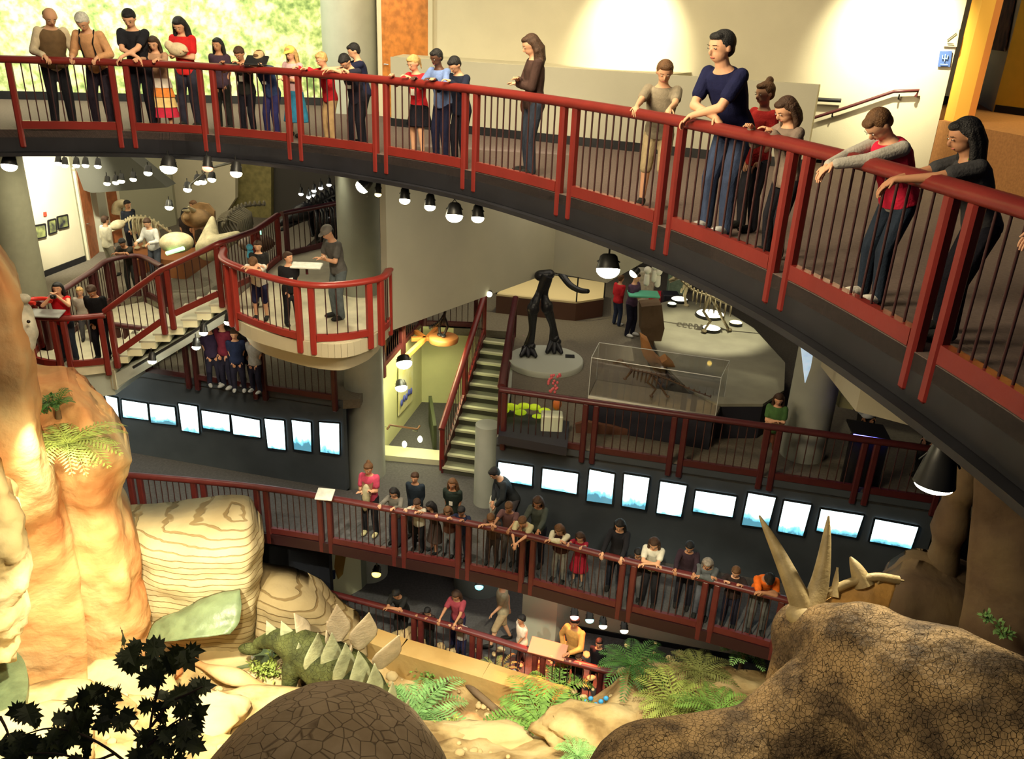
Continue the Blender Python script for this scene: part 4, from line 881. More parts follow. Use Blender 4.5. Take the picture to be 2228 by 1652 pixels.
# ---------------------------------------------------------------- diorama: ground, cliffs, water
def fb(v, sc_=1, o=4): return noise.fractal(Vector(v)*sc_, 1.0, 2.0, o)
def H(x, y):
    t = max(0, min(1, (y-8.6)/3.6)); z = -8.35-2.15*t**1.1
    z += .2*fb((x, y, 3), .7)+.10*fb((x, y, 9), 2.2)
    z += .5*max(0, min(1, (-x-5.5)/3))*(1-t)+.35*max(0, min(1, (x-2.5)/2))*(1-t)
    z += .45*t*max(0, min(1, (-x-3.2)/1.5))
    z += 1.45*max(0, min(1, (x-1.1)/1.5))**1.2*t
    return z
def onter(px, py):
    z = -9.3
    for _ in range(12):
        p = at(px, py, z); z = .5*z+.5*H(p.x, p.y)
    p = at(px, py, z); return Vector((p.x, p.y, H(p.x, p.y)))
def rockmat(name, c1, c2, c3, sc_=.6, strata=0, bump=.5, rough=.9):
    M_ = bpy.data.materials.new(name); M_.use_nodes = True; nt = M_.node_tree; b = nt.nodes['Principled BSDF']
    b.inputs['Roughness'].default_value = rough; b.inputs['Specular IOR Level'].default_value = .15
    tc = nt.nodes.new('ShaderNodeTexCoord'); n1 = nt.nodes.new('ShaderNodeTexNoise'); n1.inputs['Scale'].default_value = sc_; n1.inputs['Detail'].default_value = 5
    nt.links.new(tc.outputs['Object'], n1.inputs['Vector'])
    r = nt.nodes.new('ShaderNodeValToRGB'); e = r.color_ramp.elements
    e[0].position = .35; e[0].color = (*c1, 1); e[1].position = .66; e[1].color = (*c3, 1)
    q = e.new(.5); q.color = (*c2, 1)
    nt.links.new(n1.outputs['Fac'], r.inputs['Fac']); col = r.outputs['Color']
    n2 = nt.nodes.new('ShaderNodeTexNoise'); n2.inputs['Scale'].default_value = 5; n2.inputs['Detail'].default_value = 8
    nt.links.new(tc.outputs['Object'], n2.inputs['Vector']); hgt = n2.outputs['Fac']
    if strata:
        w_ = nt.nodes.new('ShaderNodeTexWave'); w_.bands_direction = 'Z'; w_.inputs['Scale'].default_value = strata; w_.inputs['Distortion'].default_value = 3.5; w_.inputs['Detail'].default_value = 2; w_.inputs['Detail Scale'].default_value = .8
        nt.links.new(tc.outputs['Object'], w_.inputs['Vector'])
        r2 = nt.nodes.new('ShaderNodeValToRGB'); r2.color_ramp.elements[0].position = .03; r2.color_ramp.elements[0].color = (.45, .36, .24, 1); r2.color_ramp.elements[1].position = .10; r2.color_ramp.elements[1].color = (1, 1, 1, 1)
        nt.links.new(w_.outputs['Fac'], r2.inputs['Fac'])
        mx = nt.nodes.new('ShaderNodeMix'); mx.data_type = 'RGBA'; mx.blend_type = 'MULTIPLY'; mx.inputs['Factor'].default_value = .75
        nt.links.new(col, mx.inputs['A']); nt.links.new(r2.outputs['Color'], mx.inputs['B']); col = mx.outputs['Result']
        ad = nt.nodes.new('ShaderNodeMath'); ad.operation = 'ADD'; nt.links.new(hgt, ad.inputs[0]); nt.links.new(r2.outputs['Color'], ad.inputs[1]); hgt = ad.outputs[0]
    nt.links.new(col, b.inputs['Base Color'])
    bp = nt.nodes.new('ShaderNodeBump'); bp.inputs['Strength'].default_value = bump; bp.inputs['Distance'].default_value = .03
    nt.links.new(hgt, bp.inputs['Height']); nt.links.new(bp.outputs['Normal'], b.inputs['Normal'])
    return M_
SAND = rockmat('sandy_ground', (.22, .14, .06), (.48, .34, .16), (.62, .48, .26), 1.6, bump=1.0)
ORNG = rockmat('orange_cliff_rock', (.50, .19, .07), (.58, .31, .13), (.60, .45, .24), .7, bump=1.0)
TANR = rockmat('tan_rock', (.44, .30, .15), (.55, .42, .22), (.60, .50, .30), .6, bump=.6)
STRA = rockmat('layered_tan_rock', (.42, .33, .18), (.50, .40, .23), (.52, .44, .27), .6, strata=2.4, bump=.8)
BRNR = rockmat('brown_rock', (.10, .065, .04), (.16, .11, .07), (.22, .16, .09), .8, bump=.7)
def interp(rows, k):
    """rows: list of lists of Vector; Catmull-Rom in both directions"""
    R1 = [crom(r, k) for r in rows]
    cols = list(zip(*R1)); return [list(r) for r in zip(*[crom(list(c), k) for c in cols])]
def relief(name, rows, m_, th=1.2, k=6, amp=.12, fr=.9, kind='structure', label=None, cat=None, raw=False, step=0, parent=None, cam3=None):
    rows = [[Vector(p) if raw else aty(*p) for p in r] for r in rows]
    G_ = interp(rows, k); nr, nc = len(G_), len(G_[0]); front = []
    for i in range(nr):
        for j in range(nc):
            p = G_[i][j]; a = G_[min(i+1, nr-1)][j]-G_[max(i-1, 0)][j]; b = G_[i][min(j+1, nc-1)]-G_[i][max(j-1, 0)]
            n = a.cross(b)
            if n.length < 1e-6: n = Vector((0, -1, 0))
            n.normalize()
            if n.dot(CAM-p) < 0: n = -n
            d = amp*fb(p, fr)+amp*.35*fb(p, fr*3.1)
            if step: d += step*(abs((p.z*1.6+.25*fb(p, .5)) % 1-.5)*2)**.5-step*.5
            front.append(p+n*d)
    mb = MB(); N = nr*nc
    back = [p+Vector((p.x, p.y, 0)).normalized()*th+Vector((0, 0, -.05)) for p in front]
    fs = []
    for i in range(nr-1):
        for j in range(nc-1):
            q = (i*nc+j, i*nc+j+1, (i+1)*nc+j+1, (i+1)*nc+j); fs.append(q[::-1]); fs.append(tuple(N+x for x in q))
    ring = [j for j in range(nc)]+[i*nc+nc-1 for i in range(1, nr)]+[(nr-1)*nc+j for j in range(nc-2, -1, -1)]+[i*nc for i in range(nr-2, 0, -1)]
    for a, b in zip(ring, ring[1:]+ring[:1]): fs.append((a, b, N+b, N+a))
    mb.add(front+back, fs, 0, True); o = mb.build(name, m_, parent, True)
    if kind: tag(o, label, cat, kind=kind)
    else: tag(o, label, cat)
    return o
# terrain
mb = MB(); nx, ny = 130, 60; vs = []
for j in range(ny+1):
    for i in range(nx+1):
        x = -12+17.5*i/nx; y0 = 6.2; y1 = 14.4 if x < -3.9 else max(12.0, 14.4-.36*(x+3.9))
        if x < -3.9: y1 = 14.6
        else: y1 = 13.95-.30*(x+3.9) if x < 1.5 else 12.1
        y = y0+(y1-y0)*j/ny; vs.append((x, y, H(x, y)))
fs = [(j*(nx+1)+i, j*(nx+1)+i+1, (j+1)*(nx+1)+i+1, (j+1)*(nx+1)+i) for j in range(ny) for i in range(nx)]
mb.add(vs, fs, 0, True); struct('ground_diorama', mb, SAND, False)
# kerb between diorama and ground floor
kp = [at(x, y, -9.95) for x, y in ((735, 1340), (870, 1388), (1050, 1440), (1215, 1492))]
wall('wall_kerb', [p+Vector((0, -.45, 0)) for p in kp], -11.2, -9.95, .45, rockmat('ochre_kerb', (.40, .24, .08), (.50, .32, .12), (.52, .36, .15), .7))
# cliffs on the left
relief('wall_cliff', [[(-420, 430, 10.6), (-150, 470, 10.6), (-30, 520, 10.6), (6, 575, 10.9)],
 [(-420, 700, 10.4), (-150, 700, 10.3), (20, 690, 10.3), (50, 705, 10.8)],
 [(-420, 850, 10.3), (-120, 850, 10.1), (52, 850, 10.1), (84, 855, 10.7)],
 [(-420, 980, 10.2), (-120, 990, 10.0), (70, 1000, 10.2), (104, 1000, 10.9)],
 [(-420, 1120, 10.3), (-120, 1120, 10.1), (100, 1130, 10.6), (150, 1130, 11.2)],
 [(-420, 1260, 10.5), (-120, 1260, 10.4), (100, 1270, 10.9), (175, 1270, 11.3)],
 [(-420, 1400, 10.8), (-120, 1400, 10.6), (90, 1400, 11.1), (190, 1400, 11.4)],
 [(-420, 1520, 10.9), (-120, 1500, 10.8), (90, 1480, 11.2), (190, 1450, 11.5)],
 [(-420, 1640, 10.9), (-120, 1600, 10.8), (90, 1560, 11.1), (195, 1530, 11.4)]], ORNG, 1.6, 9, .10, 1.1)
relief('wall_cliff_ledge', [[(40, 842, 12.6), (100, 846, 12.5), (150, 842, 12.3), (170, 846, 12.6)],
 [(40, 900, 12.0), (110, 905, 11.9), (190, 900, 11.8), (222, 905, 12.5)],
 [(60, 965, 11.6), (140, 985, 11.4), (240, 970, 11.5), (286, 990, 12.2)],
 [(70, 1030, 11.5), (160, 1035, 11.3), (235, 1040, 11.6), (282, 1030, 12.3)],
 [(90, 1100, 11.6), (170, 1110, 11.5), (230, 1110, 11.7), (272, 1100, 12.4)],
 [(100, 1200, 11.7), (190, 1210, 11.5), (260, 1200, 11.7), (304, 1180, 12.4)],
 [(120, 1300, 11.8), (210, 1310, 11.6), (280, 1300, 11.8), (318, 1290, 12.4)],
 [(120, 1400, 12.0), (220, 1400, 11.8), (290, 1390, 12.0), (330, 1385, 12.5)],
 [(120, 1500, 12.0), (220, 1490, 11.9), (290, 1470, 12.0), (335, 1450, 12.4)]], ORNG, 1.2, 9, .10, 1.3)
relief('wall_cliff_front', [[(-160, 1020, 9.3), (-60, 1030, 9.2), (0, 1040, 9.3), (20, 1075, 9.7)],
 [(-160, 1120, 9.2), (-60, 1120, 9.1), (30, 1130, 9.2), (58, 1150, 9.7)],
 [(-160, 1220, 9.3), (-60, 1220, 9.2), (40, 1220, 9.3), (72, 1230, 9.8)],
 [(-160, 1340, 9.5), (-60, 1340, 9.4), (10, 1330, 9.5), (52, 1340, 10.0)],
 [(-160, 1480, 9.8), (-60, 1470, 9.7), (0, 1450, 9.8), (40, 1440, 10.1)]], TANR, 1.0, 9, .16, 1.6)
# layered rock with the waterfall, and layers to its right with shade put into their brown
relief('wall_layered_rock', [[(285, 1150, 13.1), (370, 1146, 13.0), (460, 1134, 13.0), (535, 1134, 13.0), (566, 1160, 13.4)],
 [(285, 1200, 12.8), (370, 1200, 12.6), (460, 1195, 12.6), (540, 1192, 12.7), (572, 1200, 13.2)],
 [(285, 1260, 12.8), (370, 1260, 12.5), (460, 1255, 12.5), (535, 1250, 12.6), (562, 1255, 13.2)],
 [(285, 1320, 12.8), (370, 1320, 12.6), (460, 1310, 12.6), (530, 1305, 12.7), (560, 1310, 13.2)],
 [(285, 1400, 12.9), (370, 1390, 12.7), (460, 1375, 12.7), (535, 1365, 12.8), (565, 1365, 13.2)],
 [(285, 1470, 12.9), (370, 1460, 12.8), (460, 1440, 12.8), (535, 1430, 12.9), (568, 1425, 13.2)]], STRA, 1.0, 8, .07, 1.1, step=.05)
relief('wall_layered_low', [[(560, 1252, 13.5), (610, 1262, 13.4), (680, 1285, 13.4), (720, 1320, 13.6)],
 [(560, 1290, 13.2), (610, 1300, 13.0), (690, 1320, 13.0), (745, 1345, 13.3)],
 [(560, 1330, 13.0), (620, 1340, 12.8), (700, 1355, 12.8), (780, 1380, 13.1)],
 [(560, 1390, 12.9), (620, 1400, 12.7), (700, 1410, 12.7), (800, 1430, 12.9)]], rockmat('shaded_layered_rock', (.22, .16, .08), (.28, .21, .11), (.30, .23, .13), .6, strata=2.2, bump=.8), .6, 7, .06, 1.0, step=.06)
WAT = mat('pale_green_water', (.13, .17, .09), .45, bump=1.0, bscale=7, var=.2, vscale=4, spec=.5)
FOAM = mat('white_foam', (.75, .76, .66), .7, bump=.8, bscale=12)
T = thing('waterfall', 'pale green sheet of water falling into a small pool in front of the layered rock', 'waterfall', tuple(aty(430, 1380, 12.3)))
relief('water_sheet', [[(390, 1335, 12.45), (450, 1300, 12.42), (522, 1284, 12.5)], [(345, 1350, 12.2), (430, 1335, 12.1), (525, 1320, 12.2)], [(325, 1378, 12.1), (420, 1365, 11.9), (520, 1355, 12.0)], [(318, 1400, 11.9), (400, 1392, 11.7), (500, 1380, 11.8)]], WAT, .12, 6, .04, 2.5, None, parent=T)
mb = MB(); random.seed(3)
for k in range(170):
    p = onter(random.uniform(330, 560), random.uniform(1376, 1440)); mb.ell(p+Vector((0, -.05, .05)), (random.uniform(.03, .11), random.uniform(.03, .07), random.uniform(.02, .045)), None, 8, 5)
tag(mb.build('foam', FOAM, T), kind='stuff')
mb = MB()
for nm, pts in (('pool', [(90, 1350), (150, 1335), (190, 1370), (185, 1420), (120, 1440), (60, 1440)]), ('pool', [(400, 1395), (520, 1380), (620, 1385), (600, 1440), (520, 1460), (440, 1440)]), ('pool', [(-40, 1500), (30, 1500), (75, 1530), (70, 1570), (10, 1585), (-40, 1570)])):
    P_ = [onter(x, y) for x, y in pts]; z = max(p.z for p in P_)+.03; c = sum(P_, Vector())/len(P_); mb = MB(); cv = crom([(p.x, p.y, z) for p in P_]+[(P_[0].x, P_[0].y, z)], 5)[:-1]
    mb.prism([xy(p) for p in cv], z-.15, z); tag(mb.build(nm, WAT, None, True), kind='stuff')['label'] = {0: 'shallow pale green pool at the foot of the cliffs'}[0]
# boulders and rock shelves on the sand
def boulder(px, py, r, seed, m_, label, sq=(1, .8, .6), zo=0, loc=None):
    p = Vector(loc) if loc else onter(px, py); mb = MB(); mb.ell((0, 0, 0), 1, None, 28, 18)
    mb.v = [tuple(Vector((v[0]*sq[0], v[1]*sq[1], v[2]*sq[2]))*r*(1+.35*fb(Vector(v)+Vector((seed*7.3, 0, 0)), 1.1)+.08*fb(Vector(v)*3+Vector((seed, 0, 0)), 1.3))+p+Vector((0, 0, zo))) for v in mb.v]
    return tag(mb.build('boulder', m_), label, 'rock', 'rocks of the diorama')
boulder(455, 1420, .55, 1, TANR, 'rough pale rock between the waterfall and the leafy plant', (1.6, 1, .6))
boulder(250, 1395, .9, 2, ORNG, 'large rounded orange rock arching beside the left pool', (1.1, .9, .8))
boulder(265, 1500, .8, 3, TANR, 'tan rock slope under the middle leaves', (1.2, .9, .5))
boulder(120, 1560, .8, 4, SAND, 'bright sandy rock at the bottom left behind the leaves', (1.4, .9, .4))
boulder(560, 1570, .9, 5, SAND, 'broad bright sandstone hump behind the scaly back', (1.8, .8, .35))
boulder(960, 1610, .7, 6, SAND, 'flat bright rock under the large pale fern', (1.7, .7, .35))
boulder(1310, 1590, .7, 7, SAND, 'sandy hump left of the textured brown flank', (1.5, .9, .4))
boulder(890, 1400, .35, 8, TANR, 'small rounded rock behind the plated dinosaur', (1.2, .9, .8))
boulder(615, 1490, .45, 9, TANR, 'pale rock at the feet of the plated dinosaur', (1.5, .8, .5))
mb = MB(); rnd = random.Random(11)
for k in range(420):
    p = onter(rnd.uniform(0, 1500), rnd.uniform(1400, 1652)); r = rnd.uniform(.02, .09)*(1 if rnd.random() < .9 else 1.8)
    mb.ell(p+Vector((0, 0, r*.2)), (r*rnd.uniform(.8, 1.4), r, r*.6), Matrix.Rotation(rnd.uniform(0, 3), 3, 'Z'), 7, 5)
tag(mb.build('gravel', TANR), 'scattered small tan stones over the sandy diorama floor', 'gravel', kind='stuff')
boulder(60, 1620, .7, 12, TANR, 'lumpy tan rock in the bottom left corner', (1.3, 1, .55))
boulder(330, 1460, .45, 13, ORNG, 'orange rock step between the pool and the leafy plant', (1.5, .8, .5))
boulder(440, 1560, .55, 14, TANR, 'cracked tan rock left of the scaly back', (1.4, .9, .45))
boulder(700, 1515, .35, 15, TANR, 'small rock between the scaly back and the plated dinosaur', (1.8, .7, .5))
boulder(1060, 1600, .45, 16, TANR, 'low tan rock left of the broad grass-green fern', (1.7, .7, .4))
# sandstone ledge running like a long branch
pts = [onter(x, y)+Vector((0, 0, .18)) for x, y in ((385, 1420), (430, 1458), (520, 1492), (610, 1520), (700, 1540), (780, 1556))]
mb = MB(); mb.tube(crom(pts, 6), [.10+.05*math.sin(i*.7) for i in range(31)], 10, flat=(1.3, .9)); tag(mb.build('rock_ledge', ORNG), 'long narrow sandstone ledge curving behind the scaly dinosaur back', 'rock')
mb = MB(); pts = [onter(x, y)+Vector((0, 0, .1)) for x, y in ((940, 1520), (990, 1480), (1040, 1520), (1090, 1560))]; mb.tube(crom(pts, 6), .07, 8); tag(mb.build('fallen_log', BRNR), 'dark fallen log beside the reeds near the blue flowers', 'log')
# right-hand brown rock trunks
relief('wall_rock_right', [[(2120, 1000, 9.6), (2170, 1010, 9.4), (2260, 1040, 9.2), (2420, 1080, 9.2)],
 [(2110, 1150, 9.5), (2170, 1150, 9.3), (2270, 1170, 9.1), (2420, 1180, 9.1)],
 [(2100, 1280, 9.5), (2165, 1280, 9.2), (2270, 1290, 9.0), (2420, 1300, 9.0)],
 [(2080, 1400, 9.5), (2160, 1420, 9.1), (2270, 1430, 8.9), (2420, 1440, 8.9)],
 [(2060, 1620, 9.6), (2160, 1640, 9.2), (2270, 1640, 8.9), (2420, 1640, 8.9)]], BRNR, 1.0, 6, .08, .8)
mb = MB(); mb.tube(crom([aty(2125, 985, 10.5), aty(2085, 1080, 10.6), aty(2062, 1170, 10.7), aty(2040, 1290, 10.9), aty(2020, 1500, 11.2)], 6), [.22, .2, .22, .24, .25, .27]*4+[.3], 12)
tag(mb.build('old_tree', BRNR), 'leaning brown trunk beside the last lit window', 'tree')
relief('wall_rock_mound', [[(1915, 1275, 10.6), (1965, 1245, 10.4), (2040, 1250, 10.4), (2105, 1270, 10.6)],
 [(1890, 1325, 10.2), (1960, 1280, 10.0), (2050, 1290, 10.0), (2130, 1310, 10.2)],
 [(1860, 1380, 10.0), (1960, 1380, 9.7), (2060, 1390, 9.7), (2150, 1400, 9.9)],
 [(1840, 1560, 9.9), (1960, 1560, 9.6), (2060, 1560, 9.6), (2160, 1560, 9.8)]], BRNR, .8, 6, .05, 1.2)
# ---------------------------------------------------------------- plants
LEAF = {'g': (.16, .30, .06), 'd': (.05, .14, .03), 'y': (.34, .42, .10), 'b': (.22, .42, .14), 'o': (.20, .22, .07)}
def leafm(c): return mat('leaf_'+c, LEAF[c], .6, var=.3, vscale=6, spec=.3)
def fern(px, py, R, n, c, label, up=.7, seed=0, loc=None, kind='fern', leaf=.13, trunk=.1, wid=.018):
    rnd = random.Random(seed); p = Vector(loc) if loc else onter(px, py)
    T = thing(kind.replace(' ', '_'), label, kind, tuple(p), 'plants of the diorama')
    MB().tube([p-Vector((0, 0, .1)), p+Vector((.01, 0, trunk))], [.05, .035], 8).build('crown', mat('brown_stem', (.12, .07, .03), .8), T)
    f = MB(); b0 = p+Vector((0, 0, trunk))
    for i in range(n):
        a = 2*PI*i/n+rnd.uniform(-.25, .25); u = up*rnd.uniform(.6, 1.25); L = R*rnd.uniform(.75, 1.1); d = Vector((math.cos(a), math.sin(a), 0))
        pts = [b0+d*(L*t*(1-.12*t*u))+Vector((0, 0, L*(u*t-(.35+.55*u)*t*t))) for t in [k/9 for k in range(10)]]
        f.tube(pts, [.009*(1-t/11) for t in range(10)], 4, sm=False)
        s_ = d.cross(Vector((0, 0, 1)))
        K = 16
        for k in range(1, K):
            t = k/K; q = t*9; i0 = int(q); pt = pts[i0].lerp(pts[min(9, i0+1)], q-i0); tn = (pts[min(9, i0+1)]-pts[i0]).normalized()
            ll = R*leaf*(math.sin(PI*min(1, t*.85+.15))**.7)*rnd.uniform(.85, 1.15)*1.6
            for sd in (-1, 1):
                o = (s_*sd+tn*.55+Vector((0, 0, -.15))).normalized()*ll; w_ = tn*wid*R*1.2
                v0 = pt; v1 = pt+o*.5+w_; v2 = pt+o; v3 = pt+o*.5-w_
                f.add([v0, v1, v2, v3], [(0, 1, 2, 3)])
    f.build('fronds', leafm(c), T); return T
def bush(px, py, R, c, label, n=260, seed=0, loc=None, lw=.05, kind='shrub', hgt=1.0):
    rnd = random.Random(seed); p = Vector(loc) if loc else onter(px, py)
    T = thing(kind, label, kind, tuple(p), 'plants of the diorama'); s_, f = MB(), MB()
    for i in range(14):
        a = rnd.uniform(0, 2*PI); L = R*rnd.uniform(.6, 1); e = p+Vector((math.cos(a)*L*rnd.uniform(.3, 1), math.sin(a)*L*rnd.uniform(.3, 1), L*hgt*rnd.uniform(.5, 1.1)))
        mid = p.lerp(e, .5)+Vector((0, 0, .1*R)); s_.tube([p, mid, e], [.012, .008, .004], 5)
        for k in range(n//14):
            t = rnd.uniform(.3, 1.05); q = p.lerp(mid, t*2) if t < .5 else mid.lerp(e, t*2-1)
            o = Vector((rnd.gauss(0, 1), rnd.gauss(0, 1), rnd.gauss(.3, .8))).normalized(); q = q+o*R*.12; w_ = o.cross(Vector((rnd.gauss(0, 1), 0, 1))).normalized()*lw*.4
            f.add([q, q+o*lw*.8+w_, q+o*lw*1.7, q+o*lw*.8-w_], [(0, 1, 2, 3)])
    s_.build('stems', mat('brown_stem', (.12, .07, .03), .8), T); f.build('leaves', leafm(c), T); return T
L1 = aty(160, 985, 11.35); L2 = aty(135, 905, 11.9)
fern(0, 0, 1.0, 20, 'y', 'yellow-green fern on the cliff ledge above the bright spot', .55, 1, loc=L1+Vector((0, -.1, .1)))
fern(0, 0, .42, 12, 'd', 'dark upright fern at the back of the cliff ledge', 1.3, 2, loc=L2+Vector((0, -.1, .1)))
bush(0, 0, .3, 'd', 'small dark bush at the left back of the cliff ledge', 160, 3, loc=aty(110, 900, 11.8)+Vector((0, -.1, .05)))
fern(905, 1560, 1.35, 20, 'b', 'large bright fern at the right edge of the scaly back', .8, 4)
fern(1180, 1590, 1.4, 28, 'g', 'broad grass-green fern right of the bright flat rock', .75, 5)
fern(1370, 1490, .85, 15, 'd', 'dark green tree fern right of the red-lit railing', .7, 6, trunk=.45, kind='tree fern')
fern(1465, 1545, .9, 15, 'y', 'yellow-green fern in front of the dark tree fern', .9, 7)
fern(1560, 1560, .85, 15, 'g', 'green fern touching the horned dinosaur chest', .8, 8)
fern(1520, 1470, .85, 16, 'o', 'olive fern spreading behind, below the white wall band', .5, 9)
fern(1612, 1450, .8, 14, 'b', 'upright bright fern just left of the horned dinosaur neck', 1.7, 10, kind='fern', trunk=.3)
fern(1205, 1530, .9, 15, 'g', 'tall thin fern rising before the red-lit panel post', 1.6, 11)
fern(1255, 1655, .5, 14, 'b', 'bright fern cut by the bottom edge, right of the broad fern', .9, 12)
fern(1080, 1480, .6, 22, 'o', 'dark reedy clump behind the blue flowers', 1.5, 13, leaf=.05, kind='reed clump')
bush(630, 1425, .42, 'g', 'round green bush left of the plated dinosaur', 420, 14)
bush(585, 1475, .40, 'y', 'yellowish leafy bush near the feet of the plated dinosaur', 300, 15, lw=.06)
bush(930, 1480, .42, 'g', 'dark green bush behind the large bright fern', 380, 16, lw=.06)
bush(985, 1600, .30, 'y', 'low yellowish bush on the flat bright rock', 160, 17, lw=.05)
bush(1145, 1500, .30, 'd', 'thin dark weeds along the ochre kerb', 120, 18, lw=.03)
bush(850, 1520, .38, 'b', 'bright green weeds under the tail of the plated dinosaur', 260, 19, lw=.05)
bush(1440, 1620, .35, 'y', 'pale bush in front of the textured brown flank', 200, 20, lw=.05)
bush(2145, 1345, .10, 'b', 'tiny pale green plant on the right brown rock, upper one', 60, 21, loc=aty(2145, 1350, 8.9), lw=.05)
bush(2180, 1385, .14, 'b', 'tiny pale green plant on the right brown rock, lower one', 70, 22, loc=aty(2182, 1385, 8.7), lw=.05)
mb = MB()
for k in range(6):
    p = onter(1262+k*11, 1548-(k % 3)*7); mb.tube([p, p+Vector((0, 0, .12))], .006, 5, 0); mb.ell(p+Vector((0, 0, .15)), (.05, .04, .05), None, 8, 6, 1)
mb2 = mb; o = mb2.build('blue_flowers', [leafm('d'), mat('blue_petal', (.05, .35, .8), .5)]); tag(o, 'cluster of bright blue flowers by the stream', 'flowers', kind='stuff')
# dark-leaved plant in the foreground
T = thing('leafy_plant', 'dark lobed-leaf plant rising in front at the bottom left', 'plant', tuple(aty(300, 1740, 6.0)))
stems = [[(318, 1800, 5.9), (322, 1652, 6.0), (330, 1560, 6.05), (345, 1500, 6.1), (352, 1440, 6.15), (345, 1410, 6.2)],
         [(322, 1640, 6.0), (300, 1600, 6.1), (262, 1560, 6.2), (228, 1530, 6.25), (200, 1500, 6.3)],
         [(330, 1580, 6.0), (370, 1530, 5.95), (410, 1510, 5.9), (440, 1495, 5.9)], [(325, 1620, 6.0), (370, 1580, 5.9), (400, 1560, 5.85)],
         [(318, 1700, 5.9), (250, 1640, 5.9), (180, 1600, 5.9), (110, 1585, 5.95), (50, 1600, 6.0)], [(250, 1640, 5.9), (200, 1655, 5.8), (120, 1640, 5.8), (60, 1640, 5.85)],
         [(0, 1560, 6.2), (15, 1590, 6.1), (30, 1640, 6.0)], [(338, 1520, 6.05), (345, 1470, 6.1), (300, 1420, 6.2)], [(345, 1470, 6.1), (390, 1450, 6.1)]]
s_ = MB()
for st_ in stems:
    q = crom([aty(*p) for p in st_], 4); s_.tube(q, [.016-.010*i/len(q) for i in range(len(q))], 7)
s_.build('branches', mat('dark_brown_bark', (.05, .03, .02), .8), T)
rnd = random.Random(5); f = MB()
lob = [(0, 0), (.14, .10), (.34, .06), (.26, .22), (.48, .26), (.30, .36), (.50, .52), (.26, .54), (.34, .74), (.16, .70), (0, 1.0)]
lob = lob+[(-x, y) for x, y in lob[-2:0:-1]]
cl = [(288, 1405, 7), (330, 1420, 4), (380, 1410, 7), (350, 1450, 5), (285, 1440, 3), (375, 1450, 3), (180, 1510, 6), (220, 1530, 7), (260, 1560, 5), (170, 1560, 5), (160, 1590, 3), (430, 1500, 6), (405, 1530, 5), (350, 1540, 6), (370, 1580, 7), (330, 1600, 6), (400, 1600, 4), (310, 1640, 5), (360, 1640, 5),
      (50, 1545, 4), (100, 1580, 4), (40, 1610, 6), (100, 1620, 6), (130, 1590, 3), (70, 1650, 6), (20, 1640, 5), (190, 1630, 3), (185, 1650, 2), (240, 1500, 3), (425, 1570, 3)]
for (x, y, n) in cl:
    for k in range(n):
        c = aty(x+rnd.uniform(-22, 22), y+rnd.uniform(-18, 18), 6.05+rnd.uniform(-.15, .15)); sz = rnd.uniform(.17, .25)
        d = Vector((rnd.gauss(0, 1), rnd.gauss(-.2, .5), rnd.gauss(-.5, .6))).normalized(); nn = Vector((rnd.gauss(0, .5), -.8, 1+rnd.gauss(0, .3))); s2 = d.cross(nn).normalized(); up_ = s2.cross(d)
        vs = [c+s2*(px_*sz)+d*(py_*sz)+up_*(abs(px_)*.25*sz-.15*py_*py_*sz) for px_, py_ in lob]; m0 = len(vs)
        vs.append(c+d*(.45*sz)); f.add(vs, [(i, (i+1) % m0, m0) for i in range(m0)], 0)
f.build('leaves', mat('dark_lobed_leaf', (.035, .045, .015), .55, var=.3, vscale=5), T)
